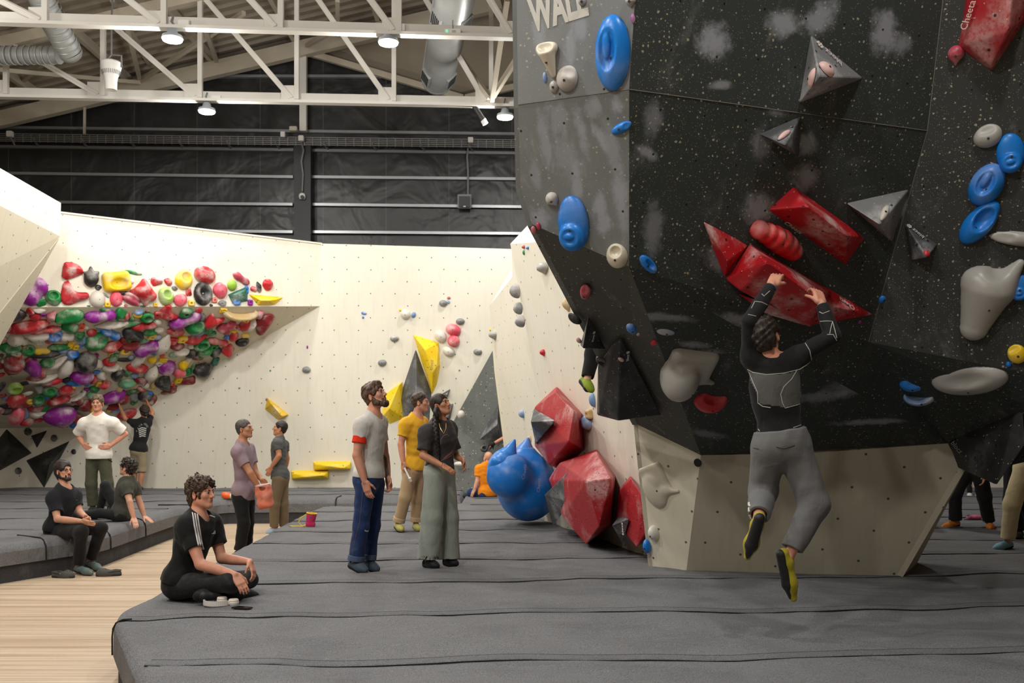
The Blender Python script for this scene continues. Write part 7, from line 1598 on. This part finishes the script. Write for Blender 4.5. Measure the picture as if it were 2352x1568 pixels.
# ================================================================== things on the mats and the floor
def chalkbag():
    c = onz(714, 1210, 0.0); s = c.y / F
    t = empty('chalk_bag', c, 'pink patterned chalk bag with yellow strap lying on the near mat', 'chalk bag')
    def mp():
        q = NT('pink patterned cloth'); v = q.coord('Object'); vo = q.vor(v, 26, .5, '3D')
        col = q.mix(q.math('LESS_THAN', vo.outputs['Distance'], .30), lin((196, 38, 92)), lin((60, 90, 110))); return q.out(col, .8)
    sdf_obj('pouch', [rc(c + V((-.012, 0, .045)), c + V((.012, 0, .165)), .056, .066, k=0), rbox(c + V((0, 0, .03)), (.055, .05, .03), r=.02, k=.02), rc(c + V((.012, 0, .18)), c + V((.016, 0, .26)), .052, .06, op='s'), cut(c + V((.012, 0, .180)), (.12, 0, 1))], .006, mp(), t)
    YS = plain('yellow strap', (228, 196, 44), .7)
    m = MB(); R_ = [c + V((.012 + .064 * math.cos(a), .064 * math.sin(a), .182 - .008 * math.cos(a))) for a in np.linspace(0, 2 * math.pi, 21)]; m.tube(R_, .008, 6); m.build('rim', YS, t, smooth=True)
    m = MB(); m.tube([c + V((-.05, -.03, .17)), c + V((-.12, -.03, .13)), c + V((-.16, -.02, .06)), c + V((-.10, -.03, .012)), c + V((-.2, -.04, .012)), c + V((-.28, -.02, .012)), c + V((-.24, -.06, .014)), c + V((-.1, -.05, .014)), c + V((-.06, -.02, .03))], .009, 6); m.build('strap', YS, t, smooth=True)
chalkbag()
def headphones():
    c = onz(505, 1388, 0.0); t = empty('headphones', c, 'white over-ear headphones lying on the near mat before the cross-legged person', 'headphones'); HPW = plain('warm white plastic', (222, 214, 206), .4, .05)
    m = MB()
    A_ = [c + V((-.02 + .10 * math.cos(a), .075 * math.sin(a) * 1.1, .020)) for a in np.linspace(-.5, -math.pi * 1.35, 26)]
    for p, q in zip(A_, A_[1:]): m.bar(p - V((0, 0, 0)), q, .010, .036)
    m.build('headband', HPW, t, smooth=False)
    for (x, y, z) in ((.005, .04, .02), (.105, .0, .012)):
        p = c + V((x, y, z)); mm = MB(); mm.lathe(p, [(0, -.012), (.036, -.012), (.040, 0), (.040, .012), (.034, .020)], 24); mm.build('ear_cup', HPW, t, smooth=True)
        mm = MB(); mm.lathe(p + V((0, 0, .02)), [(.0, .012), (.018, .013), (.033, .012), (.039, .002), (.036, -.006)], 24); mm.build('ear_pad', plain('cream ear pad', (232, 216, 202), .8, .05), t, smooth=True)
    m = MB(); m.box(c + V((.075, -.03, .02)), (.012, .006, .014)); m.build('hinge', HPW, t, bevel=.003)
headphones()
c = onz(556, 1399, .0); t = empty('phone', c, 'black phone lying face up beside the white headphones', 'phone')
R_ = Matrix.Rotation(math.radians(-22), 3, 'Z'); m = MB(); m.box(c + V((0, 0, .012)), (.072, .036, .005), R_); m.build('case', M['blackp'], t, bevel=.002); m = MB(); m.box(c + V((0, 0, .018)), (.066, .031, .0008), R_); m.build('screen', plain('dark glass', (42, 34, 32), .12, .3), t)
def clog(px, py, ang, label):
    c = onz(px, py, -.45); t = empty('clog', c, label, 'shoe', 'pair of dark grey foam clogs'); G = plain('dark grey foam', (72, 71, 68), .7, .1)
    Rm = Matrix.Rotation(math.radians(ang), 3, 'Z'); q = lambda x, y, z: np.array(c + Rm @ V((x, y, z)))
    R3 = np.array(Rm)
    sdf_obj('upper', [ell(q(.05, 0, .03), (.10, .052, .062), R3, k=0), rc(q(-.10, 0, .028), q(.04, 0, .03), .044, .05, k=.04), rc(q(-.10, 0, .085), q(.01, 0, .085), .036, .030, k=.02, op='s'), cut(q(0, 0, .0), (0, 0, -1))] + [rc(q(x, y, .05), q(x, y, .13), .007, .007, op='s', k=0) for x, y in ((.04, -.02), (.04, .02), (.07, -.025), (.07, .012), (.10, -.01), (.055, 0))], .005, G, t)
    sdf_obj('sole', [rc(q(-.10, 0, .016), q(.02, 0, .016), .045, .050, k=0), rc(q(.02, 0, .016), q(.11, 0, .016), .052, .040, k=.02), cut(q(0, 0, .002), (0, 0, -1)), cut(q(0, 0, .026), (0, 0, 1))], .005, plain('black foam sole', (40, 40, 39), .8, .1), t)
    m = MB(); m.tube([V(q(.0, -.052, .055)), V(q(-.07, -.046, .065)), V(q(-.135, -.02, .062)), V(q(-.135, .02, .062)), V(q(-.07, .046, .065)), V(q(.0, .052, .055))], .009, 6); m.build('heel_strap', G, t, smooth=True)
    m = MB(); m.lathe(c + Rm @ V((.0, -.054, .055)), [(0, .006), (.009, .005), (.009, -.004)], 10, axis=Rm @ V((0, -1, 0))); m.build('rivet', M['grey'], t)
clog(145, 1326, -12, 'dark grey foam clog left of the seated person feet, toe pointing right'); clog(250, 1322, 192, 'dark grey foam clog right of the seated person feet, toe pointing left')
# items held
o_ = J4['wA']; dvec = V((.10, -.0, -.34)); c = V(P(607, 1140, 13.30)); t = empty('chalk_bag', c, 'peach chalk bag held by the person in the mauve T-shirt', 'chalk bag')
PE = m_cloth('peach nylon', (206, 116, 92), fade=(226, 176, 160), amt=.6)
ax = (V(P(613, 1164, 13.3)) - V(P(605, 1112, 13.3))).normalized(); xs = V((ax.z, 0, -ax.x)).normalized()
Rb = np.stack([np.array(xs), np.array((0, 1.0, 0)), -np.array(ax)], 1); cc = np.array(c)
sdf_obj('pouch', [rbox(cc, (.105, .085, .16), Rb, r=.05, k=0), rc(cc - np.array(ax) * .10, cc - np.array(ax) * .24, .07, .075, op='s', k=.01), disp(wob(5, 22, .006, 5))], .007, PE, t)
m = MB(); ce = V(cc - np.array(ax) * .155); m.tube([ce + xs * .09 * math.cos(a) + V((0, .075 * math.sin(a), 0)) for a in np.linspace(0, 2 * math.pi, 22)], .016, 8); m.build('rim', plain('pale rim cloth', (222, 196, 190), .9, .15, 30), t, smooth=True)
sdf_obj('side_pocket', [rbox(cc + np.array(xs) * .085 + np.array(ax) * .03, (.03, .070, .08), Rb, r=.02, k=0)], .007, m_cloth('grey nylon', (110, 116, 124), fade=(200, 204, 208)), t)
a_ = V(P(936, 1086, 12.52)); b_ = V(P(944, 1105, 12.50)); t = empty('brush', a_, 'small white brush held down by the person in the yellow T-shirt', 'brush')
m = MB(); m.bar(V(P(929, 1074, 12.54)), b_, .022, .012, up=(0, 1, 0)); m.build('handle', M['white'], t, bevel=.003); m = MB(); m.bar(V(P(941, 1097, 12.48)), b_, .03, .03, up=(0, 1, 0)); m.build('bristles', plain('pale bristle', (226, 226, 222), .9), t)
c = onz(523, 1145, .0); t = empty('bottle', c, 'orange and white sports bottle lying on the far mat behind the mauve T-shirt person', 'bottle')
dx = V((1, .0, -.12)).normalized(); p0 = c + V((-.10, 0, .07)); m = MB(); m.lathe(p0, [(0, 0), (.050, .004), (.060, .03), (.060, .12), (.045, .15)], 18, axis=dx); m.build('body', plain('orange plastic', (240, 100, 40), .35), t, smooth=True)
m = MB(); m.lathe(p0 + dx * .145, [(.045, 0), (.05, .03), (.044, .075), (.02, .085), (0, .085)], 18, axis=dx); m.build('cap', plain('ivory plastic', (214, 200, 170), .4), t, smooth=True)
c = onz(2236, 1193, .0); t = empty('chalk_bag', c, 'pink and black chalk bag lying flat on the mat beyond the boulder base', 'chalk bag')
cc = np.array(c); sdf_obj('pouch', [ell(cc + (.03, 0, .03), (.085, .06, .04), k=0), ell(cc + (-.06, 0, .03), (.04, .045, .038), k=.02)], .007, plain('pink cloth', (196, 96, 128), .8, .3, 30), t)
m = MB(); m.lathe(c + V((-.085, 0, .034)), [(0, -.006), (.03, -.004), (.036, .012), (.036, .03)], 16, axis=(1, 0, .1)); m.build('rim', M['blackp'], t, smooth=True); m = MB(); m.tube([c + V((-.09, -.03, .01)), c + V((-.16, -.05, .008)), c + V((-.05, -.07, .008)), c + V((.12, -.05, .008)), c + V((.2, -.02, .008))], .006, 6); m.build('strap', M['blackp'], t)
build_mats()
# ================================================================== light: the high-bay lamps, seen and unseen
KW = 430
for c in lamps:
    point(c + V((0, 0, -.10)), .65 * KW, spot=165, aim=c + V((0, 0, -5))); point(c + V((0, 0, -.12)), .5 * KW)
for (x, y, z, w_) in [(-9.5, 14.0, 7.2, 1.2), (-6.0, 11.5, 7.2, 1.2), (-1.8, 11.0, 7.2, .7), (-6.0, 6.5, 7.2, 1.2), (-2.5, 5.0, 7.2, 1.1), (-3.2, 1.0, 7.2, 1.6), (-6.0, 1.5, 7.2, .8), (-4.0, -4.0, 7.2, 1.0), (6.5, 15.5, 7.2, 1.1), (2.2, 3.6, 7.2, 1.0)]:
    point((x, y, z), w_ * KW * .62, spot=165, aim=(x, y, 0)); point((x, y, z - .05), w_ * KW * .38)
